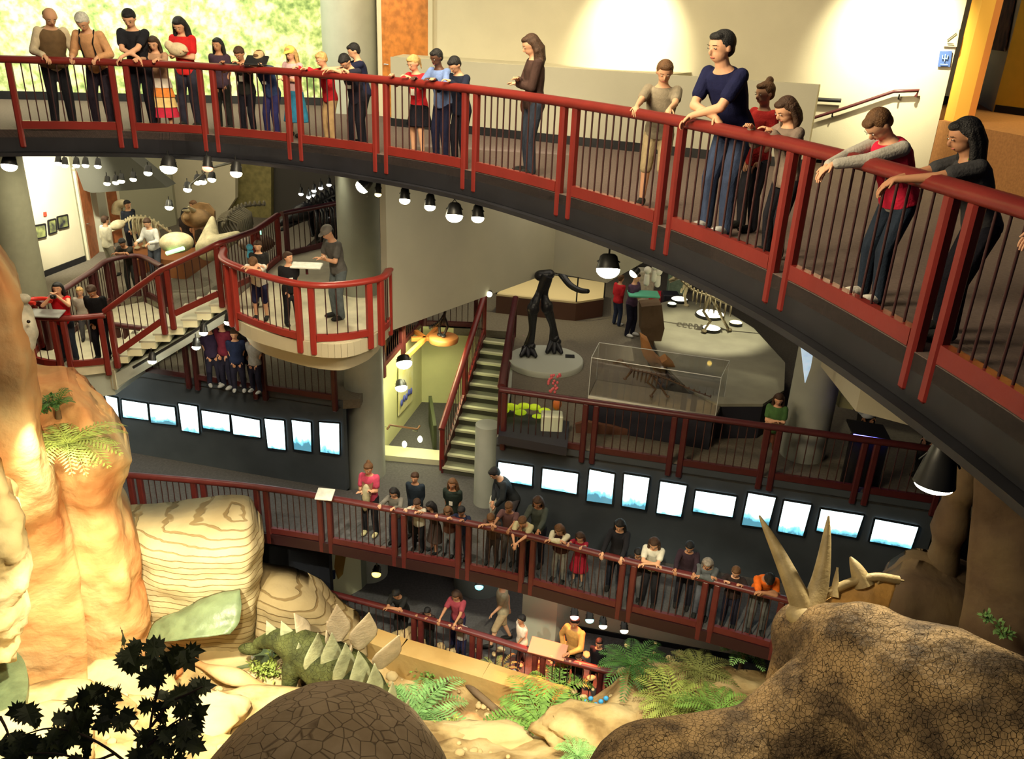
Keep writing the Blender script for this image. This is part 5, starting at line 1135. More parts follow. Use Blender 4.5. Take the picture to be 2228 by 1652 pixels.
# ---------------------------------------------------------------- dinosaurs of the diorama
def blobs(name, items, m_, parent, vox, smooth=4):
    mb = MB()
    for it in items:
        if it[0] == 'e': mb.ell(it[1], it[2], it[3] if len(it) > 3 else None, 20, 14)
        else: mb.cap(it[1], it[2], it[3], it[4], 16)
    o = remeshed(mb, name, m_, parent, vox, None, smooth); return o
def hide(name, c1, c2, sc_, bump, vs=0):
    M_ = bpy.data.materials.new(name); M_.use_nodes = True; nt = M_.node_tree; b = nt.nodes['Principled BSDF']; b.inputs['Roughness'].default_value = .75; b.inputs['Specular IOR Level'].default_value = .25
    tc = nt.nodes.new('ShaderNodeTexCoord'); v = nt.nodes.new('ShaderNodeTexVoronoi'); v.feature = 'DISTANCE_TO_EDGE'; v.inputs['Scale'].default_value = sc_
    nz = nt.nodes.new('ShaderNodeTexNoise'); nz.inputs['Scale'].default_value = 2.2; nz.inputs['Detail'].default_value = 5
    nt.links.new(tc.outputs['Object'], v.inputs['Vector']); nt.links.new(tc.outputs['Object'], nz.inputs['Vector'])
    r = nt.nodes.new('ShaderNodeValToRGB'); r.color_ramp.elements[0].position = .4; r.color_ramp.elements[1].position = .6; r.color_ramp.elements[0].color = (*c1, 1); r.color_ramp.elements[1].color = (*c2, 1)
    nt.links.new(nz.outputs['Fac'], r.inputs['Fac'])
    r2 = nt.nodes.new('ShaderNodeValToRGB'); r2.color_ramp.elements[0].color = (.25, .2, .15, 1); r2.color_ramp.elements[1].position = .045; r2.color_ramp.elements[1].color = (1, 1, 1, 1)
    nt.links.new(v.outputs['Distance'], r2.inputs['Fac'])
    mx = nt.nodes.new('ShaderNodeMix'); mx.data_type = 'RGBA'; mx.blend_type = 'MULTIPLY'; mx.inputs['Factor'].default_value = .75 if vs else .8
    nt.links.new(r.outputs['Color'], mx.inputs['A']); nt.links.new(r2.outputs['Color'], mx.inputs['B']); nt.links.new(mx.outputs['Result'], b.inputs['Base Color'])
    n3 = nt.nodes.new('ShaderNodeTexNoise'); n3.inputs['Scale'].default_value = 9; n3.inputs['Detail'].default_value = 7; nt.links.new(tc.outputs['Object'], n3.inputs['Vector'])
    ad = nt.nodes.new('ShaderNodeMath'); ad.operation = 'MULTIPLY_ADD'; ad.inputs[1].default_value = .4 if vs else 3.0; nt.links.new(n3.outputs['Fac'], ad.inputs[0]); nt.links.new(r2.outputs['Color'], ad.inputs[2])
    bp = nt.nodes.new('ShaderNodeBump'); bp.inputs['Strength'].default_value = bump; bp.inputs['Distance'].default_value = .03; nt.links.new(ad.outputs[0], bp.inputs['Height']); nt.links.new(bp.outputs['Normal'], b.inputs['Normal'])
    return M_
# scaly back in front
HS = hide('scaly_hide', (.17, .12, .07), (.22, .16, .10), 5.8, .6, 1)
c = aty(692, 1690, 6.6)
T = thing('armored_dinosaur', 'huge rounded dinosaur back with hexagonal scales at the bottom edge', 'dinosaur', (c.x, c.y, -8.2))
top = aty(692, 1536, 6.7)
ctr = Vector((top.x+.05, 6.0, top.z-1.72))
blobs('body', [('e', ctr, (1.62, 2.3, 1.72)), ('c', ctr+Vector((-.2, -1.8, -.2)), ctr+Vector((-.5, -4.0, -.9)), 1.2, .5), ('c', ctr+Vector((-1.0, 1.2, -.8)), ctr+Vector((-1.1, 1.2, -2.3)), .45, .36), ('c', ctr+Vector((1.0, 1.2, -.8)), ctr+Vector((1.1, 1.2, -2.3)), .45, .36),
      ('c', ctr+Vector((-1.0, -1.2, -.8)), ctr+Vector((-1.1, -1.2, -2.3)), .48, .36), ('c', ctr+Vector((1.0, -1.2, -.8)), ctr+Vector((1.1, -1.2, -2.3)), .48, .36)], HS, T, .06, 6)
# horned dinosaur on the right
HB = hide('pebbled_brown_hide', (.10, .065, .035), (.32, .21, .10), 20, 1.0)
BONE = mat('horn_ivory', (.33, .25, .12), .55, var=.2, vscale=5, bump=.3, bscale=30)
FRL = mat('ochre_frill_skin', (.50, .28, .08), .6, var=.3, vscale=4, bump=.4, bscale=20)
T = thing('horned_dinosaur', 'large horned dinosaur seen from behind, brown hide with long ivory brow horns', 'dinosaur', tuple(aty(2000, 1700, 6.8)))
its = [('e', aty(1760, 1392, 8.3), (.46, .55, .42)), ('c', aty(1790, 1400, 8.1), aty(1880, 1440, 7.5), .50, .68), ('c', aty(1880, 1440, 7.5), aty(2030, 1560, 6.8), .68, .98),
       ('c', aty(2030, 1560, 6.8), aty(2300, 1760, 5.8), 1.0, 1.25), ('c', aty(2300, 1760, 5.8), aty(2800, 1950, 4.6), 1.25, .6), ('c', aty(1900, 1340, 7.9)-Vector((0, 0, .3)), aty(2240, 1475, 6.6)-Vector((0, 0, .3)), .26, .3),
       ('c', aty(1740, 1440, 8.1), aty(1700, 1560, 8.0), .34, .30), ('c', aty(1820, 1520, 7.3), aty(1660, 1640, 7.0), .62, .55), ('c', aty(1660, 1640, 7.0), aty(1430, 1735, 6.6), .55, .82), ('e', aty(1430, 1740, 6.6), (.85, .8, .88))]
q = aty(1700, 1650, 7.2); its += [('c', q, Vector((q.x, q.y, -8.5)), .42, .32)]; q = aty(2200, 1700, 6.8); its += [('c', q, Vector((q.x, q.y, -8.3)), .5, .36)]
q = aty(1430, 1760, 6.3); its += [('c', q, Vector((q.x, q.y, -8.3)), .5, .36)]
blobs('body', its, HB, T, .05, 3)
def horn(px, Yc, name='horn', r0=.13, m_=BONE, parent=None, k=1.0):
    q = crom([aty(x, y, Y) for x, y, Y in px], 5); n = len(q); mb = MB(); mb.tube(q, [max(.012, r0*(1-i/(n-1))**.62) for i in range(n)], 14)
    mb.build(name, m_, parent or T)
horn([(1752, 1335, 8.3), (1725, 1270, 8.5), (1690, 1195, 8.8), (1652, 1122, 9.1)], 0, r0=.155)
horn([(1762, 1330, 8.3), (1783, 1270, 8.5), (1795, 1200, 8.7), (1803, 1123, 8.9)], 0, r0=.145)
horn([(1815, 1300, 8.4), (1818, 1270, 8.5), (1822, 1235, 8.6)], 0, 'frill_spike', .06)
horn([(1880, 1275, 8.5), (1865, 1240, 8.6), (1850, 1212, 8.7)], 0, 'frill_spike', .13)
horn([(1905, 1262, 8.5), (1940, 1262, 8.6), (1966, 1264, 8.7)], 0, 'frill_spike', .06)
horn([(1720, 1245, 8.7), (1716, 1232, 8.7), (1713, 1220, 8.75)], 0, 'frill_spike', .03)
relief('frill', [[(1735, 1345, 8.35), (1790, 1310, 8.45), (1850, 1275, 8.5), (1905, 1262, 8.5), (1952, 1268, 8.5)],
 [(1745, 1352, 8.25), (1800, 1325, 8.3), (1860, 1295, 8.4), (1910, 1285, 8.4), (1945, 1290, 8.4)],
 [(1760, 1358, 8.2), (1810, 1345, 8.2), (1865, 1330, 8.25), (1910, 1325, 8.3), (1932, 1328, 8.3)]], FRL, .08, 6, .02, 2, None, parent=T)
MB().tube(crom([aty(x, y, Y) for x, y, Y in ((1728, 1348, 8.35), (1760, 1322, 8.4), (1800, 1292, 8.45), (1850, 1268, 8.5), (1905, 1256, 8.5), (1955, 1263, 8.5))], 5), .055, 10).build('frill_rim', BONE, T)
blobs('brow', [('e', aty(1748, 1340, 8.25), (.22, .2, .14)), ('c', aty(1735, 1345, 8.3), aty(1712, 1385, 8.35), .13, .1)], BONE, T, .03)
# plated dinosaur
HG = hide('olive_hide', (.035, .04, .012), (.09, .10, .03), 12, .5)
PLT = mat('pale_plate', (.55, .44, .30), .7, var=.12, vscale=6, bump=.5, bscale=25)
PLG = mat('green_grey_plate', (.40, .42, .26), .7, var=.25, vscale=5, bump=.5, bscale=25)
sp = [aty(x, y, Y) for x, y, Y in ((560, 1390, 12.25), (600, 1372, 12.15), (650, 1378, 12.0), (705, 1400, 11.85), (755, 1425, 11.6), (800, 1462, 11.3), (835, 1505, 11.0), (860, 1545, 10.7))]
T = thing('plated_dinosaur', 'green plated dinosaur with tall pointed back plates standing among the ferns', 'dinosaur', (sp[3].x, sp[3].y, H(sp[3].x, sp[3].y)))
dz = Vector((0, 0, 1)); its = []
rr = [.10, .2, .36, .48, .44, .30, .17, .07]
for i in range(7): its.append(('c', sp[i]-dz*rr[i], sp[i+1]-dz*rr[i+1], rr[i], rr[i+1]))
its.append(('e', sp[0]-dz*.2+Vector((-.15, 0, -.05)), (.24, .12, .12)))
for i, ox in ((2, -.25), (2, .25), (4, -.3), (4, .3)):
    q = sp[i]-dz*.6+Vector((ox*.4, ox, 0)); fz = H(q.x, q.y); its += [('c', q, Vector((q.x-.08, q.y-.05, (q.z+fz)/2)), .19, .13), ('c', Vector((q.x-.08, q.y-.05, (q.z+fz)/2)), Vector((q.x, q.y, fz+.08)), .13, .10)]
blobs('body', its, HG, T, .035, 3)
def plate_at(px0, px1, w, Y, m_, parent, ang=0):
    b_, t_ = aty(*px0, Y), aty(*px1, Y-.05); ax = (t_-b_); L = ax.length; ax.normalize(); s_ = Matrix.Rotation(ang, 3, ax) @ Vector((1, .25, 0)).normalized(); s_ = (s_-ax*s_.dot(ax)).normalized(); n_ = ax.cross(s_)
    prof = [(0, .16), (.12, .30), (.30, .44), (.48, .42), (.66, .30), (.84, .15), (1.0, .02)]
    mb = MB(); loft(mb, [(b_+ax*(h_*L), w*k, .045*(1-h_*.75)+.004, s_, n_) for h_, k in prof], 12); mb.build('back_plate', m_, parent)
for a, b_, w_, Y, m_, g_ in (((738, 1392), (733, 1316), .50, 11.95, PLT, 0), ((783, 1408), (803, 1334), .60, 11.7, PLT, .2), ((826, 1452), (868, 1383), .62, 11.35, PLT, .3), ((672, 1392), (640, 1335), .42, 12.2, PLT, .9), ((760, 1425), (772, 1380), .5, 11.8, PLT, 1.3), ((715, 1400), (712, 1352), .4, 12.0, PLT, 1.3),
                             ((640, 1415), (612, 1352), .36, 12.1, PLG, .2), ((600, 1395), (580, 1352), .26, 12.2, PLG, .2), ((680, 1470), (692, 1378), .46, 11.6, PLG, .3), ((722, 1470), (722, 1378), .46, 11.55, PLG, 0),
                             ((748, 1495), (752, 1400), .52, 11.3, PLG, .4), ((785, 1510), (780, 1418), .50, 11.1, PLG, .5), ((812, 1535), (815, 1445), .44, 10.9, PLG, .4), ((845, 1550), (855, 1485), .30, 10.7, PLG, .4), ((870, 1570), (890, 1522), .22, 10.5, PLG, .4), ((655, 1460), (650, 1400), .34, 11.8, PLG, .2)):
    plate_at(a, b_, w_, Y, m_, T, g_)
# toothed reptile statue by the left column
T = thing('reptile_statue', 'pale reptile statue with open toothed jaw at the left picture edge', 'statue', tuple(aty(50, 780, 10.9)))
ST = mat('pale_statue_skin', (.50, .46, .36), .6, var=.3, vscale=5, bump=.4, bscale=20)
blobs('body', [('c', aty(28, 640, 10.9), aty(42, 680, 10.8), .10, .16), ('c', aty(42, 680, 10.8), aty(58, 725, 10.7), .17, .15), ('c', aty(58, 725, 10.7), aty(62, 752, 10.6), .14, .09), ('c', aty(20, 640, 10.9), aty(2, 610, 11), .1, .12), ('c', aty(50, 740, 10.8), aty(48, 775, 10.7), .05, .06), ('e', aty(50, 650, 10.8), (.10, .1, .07))], ST, T, .022, 2)
mb = MB()
for k in range(6):
    a = aty(46+k*5, 757+(k % 2)*2, 10.58); mb.cap(a, a-dz*.05, .012, .003, 6)
mb.build('teeth', mat('tooth_ivory', (.7, .65, .45), .4), T)
mb = MB(); mb.ell(aty(62, 700, 10.58), .025, None, 8, 6); mb.build('eye', EYED, T)
finish_people()
# ---------------------------------------------------------------- lit photo windows
def photo_mat(name, seed, land=.25, st=4.5):
    M_ = bpy.data.materials.new(name); M_.use_nodes = True; nt = M_.node_tree; b = nt.nodes['Principled BSDF']
    tc = nt.nodes.new('ShaderNodeTexCoord'); sp_ = nt.nodes.new('ShaderNodeSeparateXYZ'); nt.links.new(tc.outputs['Generated'], sp_.inputs[0])
    nz = nt.nodes.new('ShaderNodeTexNoise'); nz.inputs['Scale'].default_value = 3; nz.inputs['Detail'].default_value = 5
    mp = nt.nodes.new('ShaderNodeMapping'); mp.inputs['Location'].default_value = (seed*1.7, seed, 0); nt.links.new(tc.outputs['Generated'], mp.inputs[0]); nt.links.new(mp.outputs[0], nz.inputs['Vector'])
    ad = nt.nodes.new('ShaderNodeMath'); ad.operation = 'MULTIPLY_ADD'; ad.inputs[1].default_value = .55; nt.links.new(nz.outputs['Fac'], ad.inputs[0]); nt.links.new(sp_.outputs['Z'], ad.inputs[2])
    r = nt.nodes.new('ShaderNodeValToRGB'); e = r.color_ramp.elements
    e[0].position = land; e[0].color = (.03, .12, .16, 1); e[1].position = land+.12; e[1].color = (.16, .55, .75, 1)
    q = e.new(land+.26); q.color = (.75, 1, .97, 1); q = e.new(min(.99, land+.75)); q.color = (.75, .97, 1, 1)
    nt.links.new(ad.outputs[0], r.inputs['Fac']); nt.links.new(r.outputs['Color'], b.inputs['Emission Color']); b.inputs['Emission Strength'].default_value = st*.55
    b.inputs['Base Color'].default_value = (.1, .1, .1, 1); b.inputs['Roughness'].default_value = .2; return M_
FRB = mat('dark_window_frame', (.01, .015, .02), .4)
def window(A, B, quad, label, seed, land, group, st=4.5, off=.03):
    A = Vector(A); B = Vector(B); n = Vector((B.y-A.y, -(B.x-A.x), 0)).normalized()
    q = [onwall(x, y, A-n*0+n*off, B+n*off) for x, y in quad]; c = sum(q, Vector())/4
    T = thing('photo_window', label, 'light box', tuple(c), group)
    MB().plate(q, n, .02).build('backlit_photo', photo_mat('backlit_photo_%s' % seed, seed, land, st), T, True)
    mb = MB()
    for a, b_ in zip(q, q[1:]+q[:1]): mb.tube([a+n*.01, b_+n*.01], .022, 4, sm=False)
    mb.build('frame', FRB, T); return T
LQ = [([(222, 857), (257, 865), (262, 917), (228, 918)], 'leftmost narrow lit photo window of the left row, dark shapes at its foot', .45), ([(265, 868), (322, 877), (326, 915), (268, 908)], 'second lit photo window of the left row, wide', .25), ([(325, 877), (382, 885), (386, 926), (329, 920)], 'wide lit window with teal scenery, left of the tall narrow one', .42),
      ([(388, 876), (431, 883), (436, 944), (396, 937)], 'tall narrow lit window in the middle of the left row', .22), ([(438, 891), (501, 901), (503, 940), (442, 932)], 'wide lit window right of the tall narrow one, left row', .28), ([(503, 901), (567, 913), (569, 953), (508, 945)], 'sixth lit window of the left row, wide and nearly white', .2),
      ([(575, 909), (620, 914), (624, 980), (583, 975)], 'third upright lit window from the tall column', .2), ([(634, 912), (678, 918), (680, 984), (640, 978)], 'upright lit window with blue machinery, second from the tall column', .5), ([(694, 917), (740, 920), (741, 990), (697, 984)], 'upright lit window nearest the tall column, left row', .3)]
for i, (q, l, ld) in enumerate(LQ): window(WL0, WL1, q, l, i+1, ld, 'left row of lit photo windows')
RQ = [([(1084, 1003), (1161, 1014), (1159, 1058), (1081, 1045)], 'wide lit window behind the bending adult, right row', .25), ([(1180, 1017), (1260, 1029), (1256, 1076), (1177, 1062)], 'second wide lit window of the right row, pale blue', .22), ([(1282, 1019), (1339, 1030), (1333, 1098), (1275, 1090)], 'upright lit window with a grey mountain slope, third of the right row', .48),
      ([(1357, 1029), (1415, 1038), (1405, 1110), (1352, 1101)], 'upright lit window with teal water edge, fourth of the right row', .38), ([(1436, 1045), (1496, 1055), (1483, 1125), (1427, 1116)], 'upright lit window, plain white, fifth of the right row', .18), ([(1513, 1065), (1604, 1079), (1595, 1126), (1506, 1113)], 'wide plain lit window in the middle right of the right row', .2),
      ([(1627, 1070), (1690, 1081), (1672, 1150), (1612, 1142)], 'upright lit window behind the left horn tip', .45), ([(1705, 1087), (1767, 1097), (1748, 1167), (1690, 1156)], 'upright lit window between the two horn tips', .3), ([(1785, 1105), (1881, 1120), (1864, 1171), (1774, 1155)], 'wide lit window behind the right horn tip', .33), ([(1903, 1127), (2000, 1145), (1983, 1195), (1890, 1178)], 'rightmost wide lit window beside the leaning trunk', .3)]
for i, (q, l, ld) in enumerate(RQ): window(WR0, WR1, q, l, i+20, ld, 'right row of lit photo windows')
# overexposed panel at the far left behind the ledge, with its dark jamb
A_, B_ = Vector((-11.6, 15.6, 0)), Vector((-8.2, 17.6, 0))
P4 = [aty(x, y, 15.6) for x, y in ((60, 802), (190, 824), (212, 925), (60, 905))]
T = thing('light_panel', 'large glowing white panel behind the cliff ledge at far left', 'light box', tuple(P4[0])); MB().plate(P4, (0, 1, 0), .08).build('diffuser', glow('panel_white', (1, .98, .8), 6), T, True)
MB().plate([aty(x, y, 15.7) for x, y in ((192, 818), (208, 820), (232, 925), (212, 935))], (0, 1, 0), .2).build('dark_jamb', FRB, T, True)
# ---------------------------------------------------------------- lamps
DN = Vector((0, 0, -1))
def lamp(px, py, Y, label, col=CREAM, st=25, size=.075, tg=(0, -.35, -1), group=None, hang=.12, name_z=None, length=.17, bell=False, power=0, ang=60):
    p = aty(px, py, Y); return track_lamp('track_spotlight', label, p, p+Vector(tg), col, st, size, length, power, group, ang, hang, bell)
gB = 'spotlights under the bridge edge'
lamp(797, 398, 12.9, 'rectangular spotlight tilted sideways left of the tall column top', st=20, size=.10, tg=(-.7, -.3, -.7), group=gB)
lamp(823, 410, 12.9, 'small dim yellow spotlight beside the tilted rectangular one', (1, .8, .3), 2.5, .05, group=gB)
lamp(881, 422, 12.3, 'round spotlight under the bridge, first right of the tall column', st=26, size=.075, group=gB)
lamp(936, 436, 12.0, 'round spotlight under the bridge, second right of the tall column', st=26, size=.075, group=gB)
lamp(989, 456, 11.6, 'widest oval spotlight under the bridge in front of the grey wall', st=30, size=.11, group=gB, hang=.2)
lamp(1040, 460, 11.3, 'spotlight under the bridge right of the widest oval one', st=26, size=.08, group=gB)
lamp(1324, 570, 9.6, 'big glaring spotlight under the middle of the bridge', st=60, size=.13, group=gB, power=60, ang=120)
lamp(20, 348, 13.4, 'glaring spotlight at the left picture edge above the olive column', st=30, size=.11, group=gB)
lamp(367, 353, 13.5, 'brightest round floodlight under the left part of the bridge', st=60, size=.12, group=gB, power=40, ang=120)
lamp(452, 353, 13.3, 'red-tinted spotlight under the bridge', (1, .16, .08), 3.2, .075, group=gB)
lamp(514, 364, 13.2, 'warm oval spotlight right of the red-tinted one', (1, .7, .4), 24, .085, group=gB)
MB().tube([aty(415, 402, 19), aty(455, 366, 17.5), aty(520, 350, 16)], .025, 6).build('lighting_track', LAMPB); tag(bpy.data.objects['lighting_track'], 'thin black lighting track in front of the cream backdrop', 'lighting track')
for i, (x, y) in enumerate(((127, 346), (141, 351), (166, 351), (186, 351), (213, 353))): lamp(x, y, 19.5, ('leftmost', 'second', 'middle', 'fourth', 'rightmost')[i]+' of five small spotlights in a row above the picture wall', st=22, size=.07, group='row of five spotlights')
for i, (x, y) in enumerate(((233, 391), (252, 389), (264, 386), (290, 382))): lamp(x, y, 21, ('leftmost', 'second', 'third', 'rightmost')[i]+' of four small spotlights on the dark soffit', st=22, size=.075, group='four soffit spotlights')
for i, (x, y, l) in enumerate(((322, 368, 'single spotlight above the diagonal soffit edge'), (368, 443, 'single small lamp on the dark wall end left of the skull'), (408, 404, 'low spotlight at the left end of the backdrop track'), (430, 388, 'left lamp of the bright pair on the backdrop track'), (441, 387, 'right lamp of the bright pair on the backdrop track'), (461, 382, 'spotlight at the right end of the backdrop track'))): lamp(x, y, 20.5, l, st=24, size=.09, group='spotlights around the skull backdrop')
for i, (x, y) in enumerate(((655, 415), (672, 422), (683, 408), (684, 418), (698, 402), (716, 395))): lamp(x, y, 23.5, ('lowest left', 'second', 'third', 'fourth', 'fifth', 'highest right')[i]+' of the small lamps climbing towards the tall column', (.95, 1, .95), 22, .06, group='lamps climbing towards the tall column')
for x, y, l in ((497, 691, 'glaring lamp under the stair beside the balcony drum'), (443, 714, 'cone lamp on the track under the stair'), (427, 745, 'glaring lamp over the shadowed crowd'), (331, 776, 'lowest cone lamp of the track under the stair')): lamp(x, y, 15.3, l, (1, .97, .75), 40, .075, group='lamps under the landing stair')
T = MB().tube([aty(290, 800, 15.4), aty(400, 735, 15.4), aty(500, 672, 15.5)], .03, 6).build('lighting_track', LAMPB); tag(T, 'black lighting track slanting under the landing stair', 'lighting track')
lamp(820, 1240, 14.3, 'amber lamp glowing under the walkway', (1, .6, .08), 3.5, .09, tg=(0, -.8, -.6), group='lamps under the walkway', power=12, ang=140)
lamp(1043, 1267, 13.6, 'cyan lamp glowing under the walkway', (.1, .8, 1), 3, .08, tg=(0, -.8, -.6), group='lamps under the walkway', power=6, ang=140)
for x, y, c_, l in ((1250, 1332, (1, .6, .6), 'pink-white lamp above the guide'), (1283, 1339, (.3, .95, .9), 'turquoise lamp right of the guide'), (1312, 1352, (1, .9, .65), 'warm lamp under the walkway, third along the white band'), (1358, 1362, (1, .9, .65), 'warm lamp at the right end of the white band row')): lamp(x, y, 12.9, l, c_, 3.5, .075, tg=(0, -.7, -.7), group='lamps along the white band')
T = lamp(2044, 1010, 5.0, 'large black dome lamp hanging under the right end of the bridge with glowing rim', st=60, size=.12, length=.30, bell=True, tg=(-.05, -.1, -1), hang=.3, power=0)
lamp(2050, 958, 5.1, 'small bright lamp right above the dome lamp', st=40, size=.055, tg=(0, -.4, -1))
T = MB().tube([aty(2105, 985, 6.0), aty(2240, 1095, 5.4)], .016, 6).tube([aty(2120, 985, 6.0), aty(2250, 1080, 5.4)], .012, 6).build('conduit', mat('brass_conduit', (.55, .45, .2), .3, .8)); tag(T, 'pair of thin brass conduits under the right end of the bridge', 'conduit')
# step lights and wall lamps of the stairwell
for i, (x, y) in enumerate(((825, 972), (880, 967), (914, 956))):
    p = aty(x, y, 16.95+i*.25); T = MB().ell(p, (.055, .03, .085), None, 14, 10).build('step_light', glow('step_light_glow', (1, 1, .6), 22)); tag(T, ('left', 'middle', 'right')[i]+' of three oval step lights low in the yellow stairwell', 'step light', 'oval step lights')
for x, y, l, s_ in ((878, 782, 'upper floodlight on the yellow stairwell wall', .17), (872, 835, 'lower floodlight on the yellow stairwell wall', .13)): lamp(x, y, 17.6, l, (1, 1, .6), 30, s_, tg=(.2, -.6, -.8), hang=.05, power=25, ang=150)
lamp(1065, 636, 17.3, 'small pale lamp at the corner of the hanging grey wall', (1, 1, .7), 6, .06, tg=(0, -1, -.2))
# ---------------------------------------------------------------- wall objects
def flat(name, quadpx, A, B, label, cat, m_, off=.02, th=.02, frame=None, group=None):
    A, B = Vector((A[0], A[1], 0)), Vector((B[0], B[1], 0)); n = Vector((B.y-A.y, -(B.x-A.x), 0)).normalized()
    q = [onwall(x, y, A+n*off, B+n*off) for x, y in quadpx]; T = thing(name, label, cat, tuple(q[0]), group)
    MB().plate(q, n, th).build('panel', m_, T, True)
    if frame:
        mb = MB()
        for a, b_ in zip(q, q[1:]+q[:1]): mb.tube([a+n*th, b_+n*th], .022, 4, sm=False)
        mb.build('frame', frame, T)
    return T, q, n
PIC = mat('dark_photo_print', (.25, .28, .10), .5, col2=(.02, .02, .03), vscale=5)
for q, l in ((((70, 492), (97, 487), (99, 515), (72, 521)), 'framed picture with yellow and white shapes, second from left on the spot-lit wall'), (((103, 480), (119, 476), (122, 504), (106, 509)), 'narrow dark framed picture in the middle of the spot-lit wall'), (((123, 472), (145, 467), (148, 493), (126, 498)), 'dark framed picture with a round shape, rightmost on the spot-lit wall'), (((60, 494), (67, 492), (71, 524), (64, 526)), 'dark framed picture half hidden by the olive column')):
    flat('framed_picture', q, PWm, PW1, l, 'picture', PIC, frame=BASEB, group='framed pictures on the spot-lit wall')
T, q, n = flat('exit_sign', ((94, 462), (100, 461), (101, 470), (95, 471)), PWm, PW1, 'tiny red and white sign above the framed pictures', 'sign', mat('sign_red', (.6, .05, .03), .5))
T, q, n = flat('room_sign', ((2060, 62), (2088, 62), (2082, 102), (2053, 101)), BW0, BW1, 'cream sign with a slanting line beside the yellow jamb', 'sign', mat('sign_cream', (.62, .58, .36), .5))
u = (q[1]-q[0]); v = (q[3]-q[0]); o_ = n*.045
MB().tube([q[0]+u*.2+v*.65+o_, q[0]+u*.82+v*.25+o_], .008, 5).tube([q[0]+u*.25+v*.82+o_, q[0]+u*.75+v*.84+o_], .006, 5).build('sign_lines', mat('sign_ink', (.08, .06, .04), .6), T)
T, q, n = flat('accessible_sign', ((2045, 111), (2072, 111), (2067, 146), (2040, 145)), BW0, BW1, 'small blue sign with a white symbol under the cream sign', 'sign', mat('sign_blue', (.06, .12, .35), .5))
u = (q[1]-q[0]); v = (q[3]-q[0])
mb = MB(); c = q[0]+u*.5+v*.45+o_
mb.tube([c+u*.0-v*.25, c+v*.2], .008, 5).tube([c-u*.22-v*.2, c-u*.2+v*.05, c, c+u*.2+v*.05, c+u*.22-v*.2], .008, 5).tube([q[0]+u*.2+v*.84+o_, q[0]+u*.8+v*.86+o_], .006, 5).build('symbol', mat('sign_symbol', (.35, .6, .7), .5), T)
# wall handrail on the ramp
A_, B_ = BW0, BW1; n = Vector((B_.y-A_.y, -(B_.x-A_.x), 0)).normalized()
hp_ = [onwall(x, y, A_+n*.09, B_+n*.09) for x, y in ((1772, 256), (1836, 236), (1945, 199), (2000, 197), (1992, 211))]
T = thing('wall_handrail', 'dark handrail climbing the white wall on the right, bent at its top end', 'handrail', tuple(hp_[0])); MB().tube(hp_, .026, 8).build('rail', DRED, T)
hp2 = [onwall(x, y, A_+n*.09, B_+n*.09) for x, y in ((1772, 216), (1830, 219))]; MB().tube(hp2, .032, 8).build('upper_rail', BASEB, T)
mb = MB()
for x, y in ((1812, 244), (1957, 205)): a = onwall(x, y, A_+n*.09, B_+n*.09); mb.tube([a, a-Vector((0, 0, .07)), a-Vector((0, 0, .07))-n*.09], .012, 6)
mb.build('bracket', BASEB, T)
# posters in the far room
POST = mat('brown_poster_print', (.22, .12, .07), .5, col2=(.05, .03, .03), vscale=4)
for q_, l, m_ in ((((2176, -30), (2215, -30), (2188, 112), (2157, 108)), 'tall brown poster on the far room wall', POST), (((2160, 10), (2172, 8), (2148, 98), (2138, 98)), 'narrow blue and black poster beside the tall brown one', mat('blue_poster', (.10, .12, .35), .5, col2=(.02, .02, .03), vscale=4))):
    flat('poster', q_, F[0]+Vector((-.6, 1.2, 0)) if False else F[0], F[1], l, 'poster', m_, off=.03)
# tray signs on the railings
def tray(px, py, z, label, w_=.5, d_=.32, tilt=.4, rz=0, m_=None, cat='sign'):
    p = at(px, py, z); M_ = Matrix.Rotation(rz, 3, 'Z') @ Matrix.Rotation(tilt, 3, 'X')
    T = thing('reading_panel', label, cat, tuple(p)); MB().bbox(p, (w_, d_, .03), .01, M_).build('panel', m_ or mat('white_panel_print', (.75, .78, .72), .4, var=.1, vscale=10), T)
    MB().tube([p-Vector((0, 0, .02)), p-Vector((0, 0, .16))], .025, 8).build('bracket', DRED, T); return T
tray(707, 1076, ZD+1.14, 'pale reading panel on the walkway railing left of the pink shirt', .34, .28, rz=-.1)
tray(1192, 1412, ZE+1.14, 'orange-lit reading panel on the ground railing before the guide', .75, .35, rz=-.3, m_=mat('orange_lit_panel_print', (.50, .22, .14), .4))  # salmon puts the red lamp's light into the panel colour
tray(667, 578, ZB+1.13, 'thin grey reading panel on the curved balcony railing', .55, .25, .15)
tray(100, 682, ZL+1.13, 'grey reading panel at the left end of the landing railing', .65, .3, .2, m_=mat('grey_panel_print', (.35, .36, .35), .4))
q = nearest(RAILS['A'], Vector(xy(at(632, 135, 1.12))))[1]; p = Vector((q.x, q.y, 1.16)); T = thing('reading_panel', 'dark reading panel on the bridge railing before the yellow cap', 'sign', tuple(p)); MB().bbox(p, (.34, .25, .03), .01, Matrix.Rotation(.5, 3, 'X')).build('panel', BASEB, T); MB().tube([p-Vector((0, 0, .02)), p-Vector((0, 0, .12))], .025, 8).build('bracket', DRED, T)
mb = MB(); c = at(85, 655, ZL+1.35); mb.tube([c+Vector((math.cos(a)*.22, math.sin(a)*.15, 0)) for a in [k*PI/8 for k in range(13)]], .04, 8); tag(mb.build('red_hose_loop', mat('signal_red', (.6, .03, .02), .4)), 'bright red curved loop on the landing beside the reptile statue', 'loop')
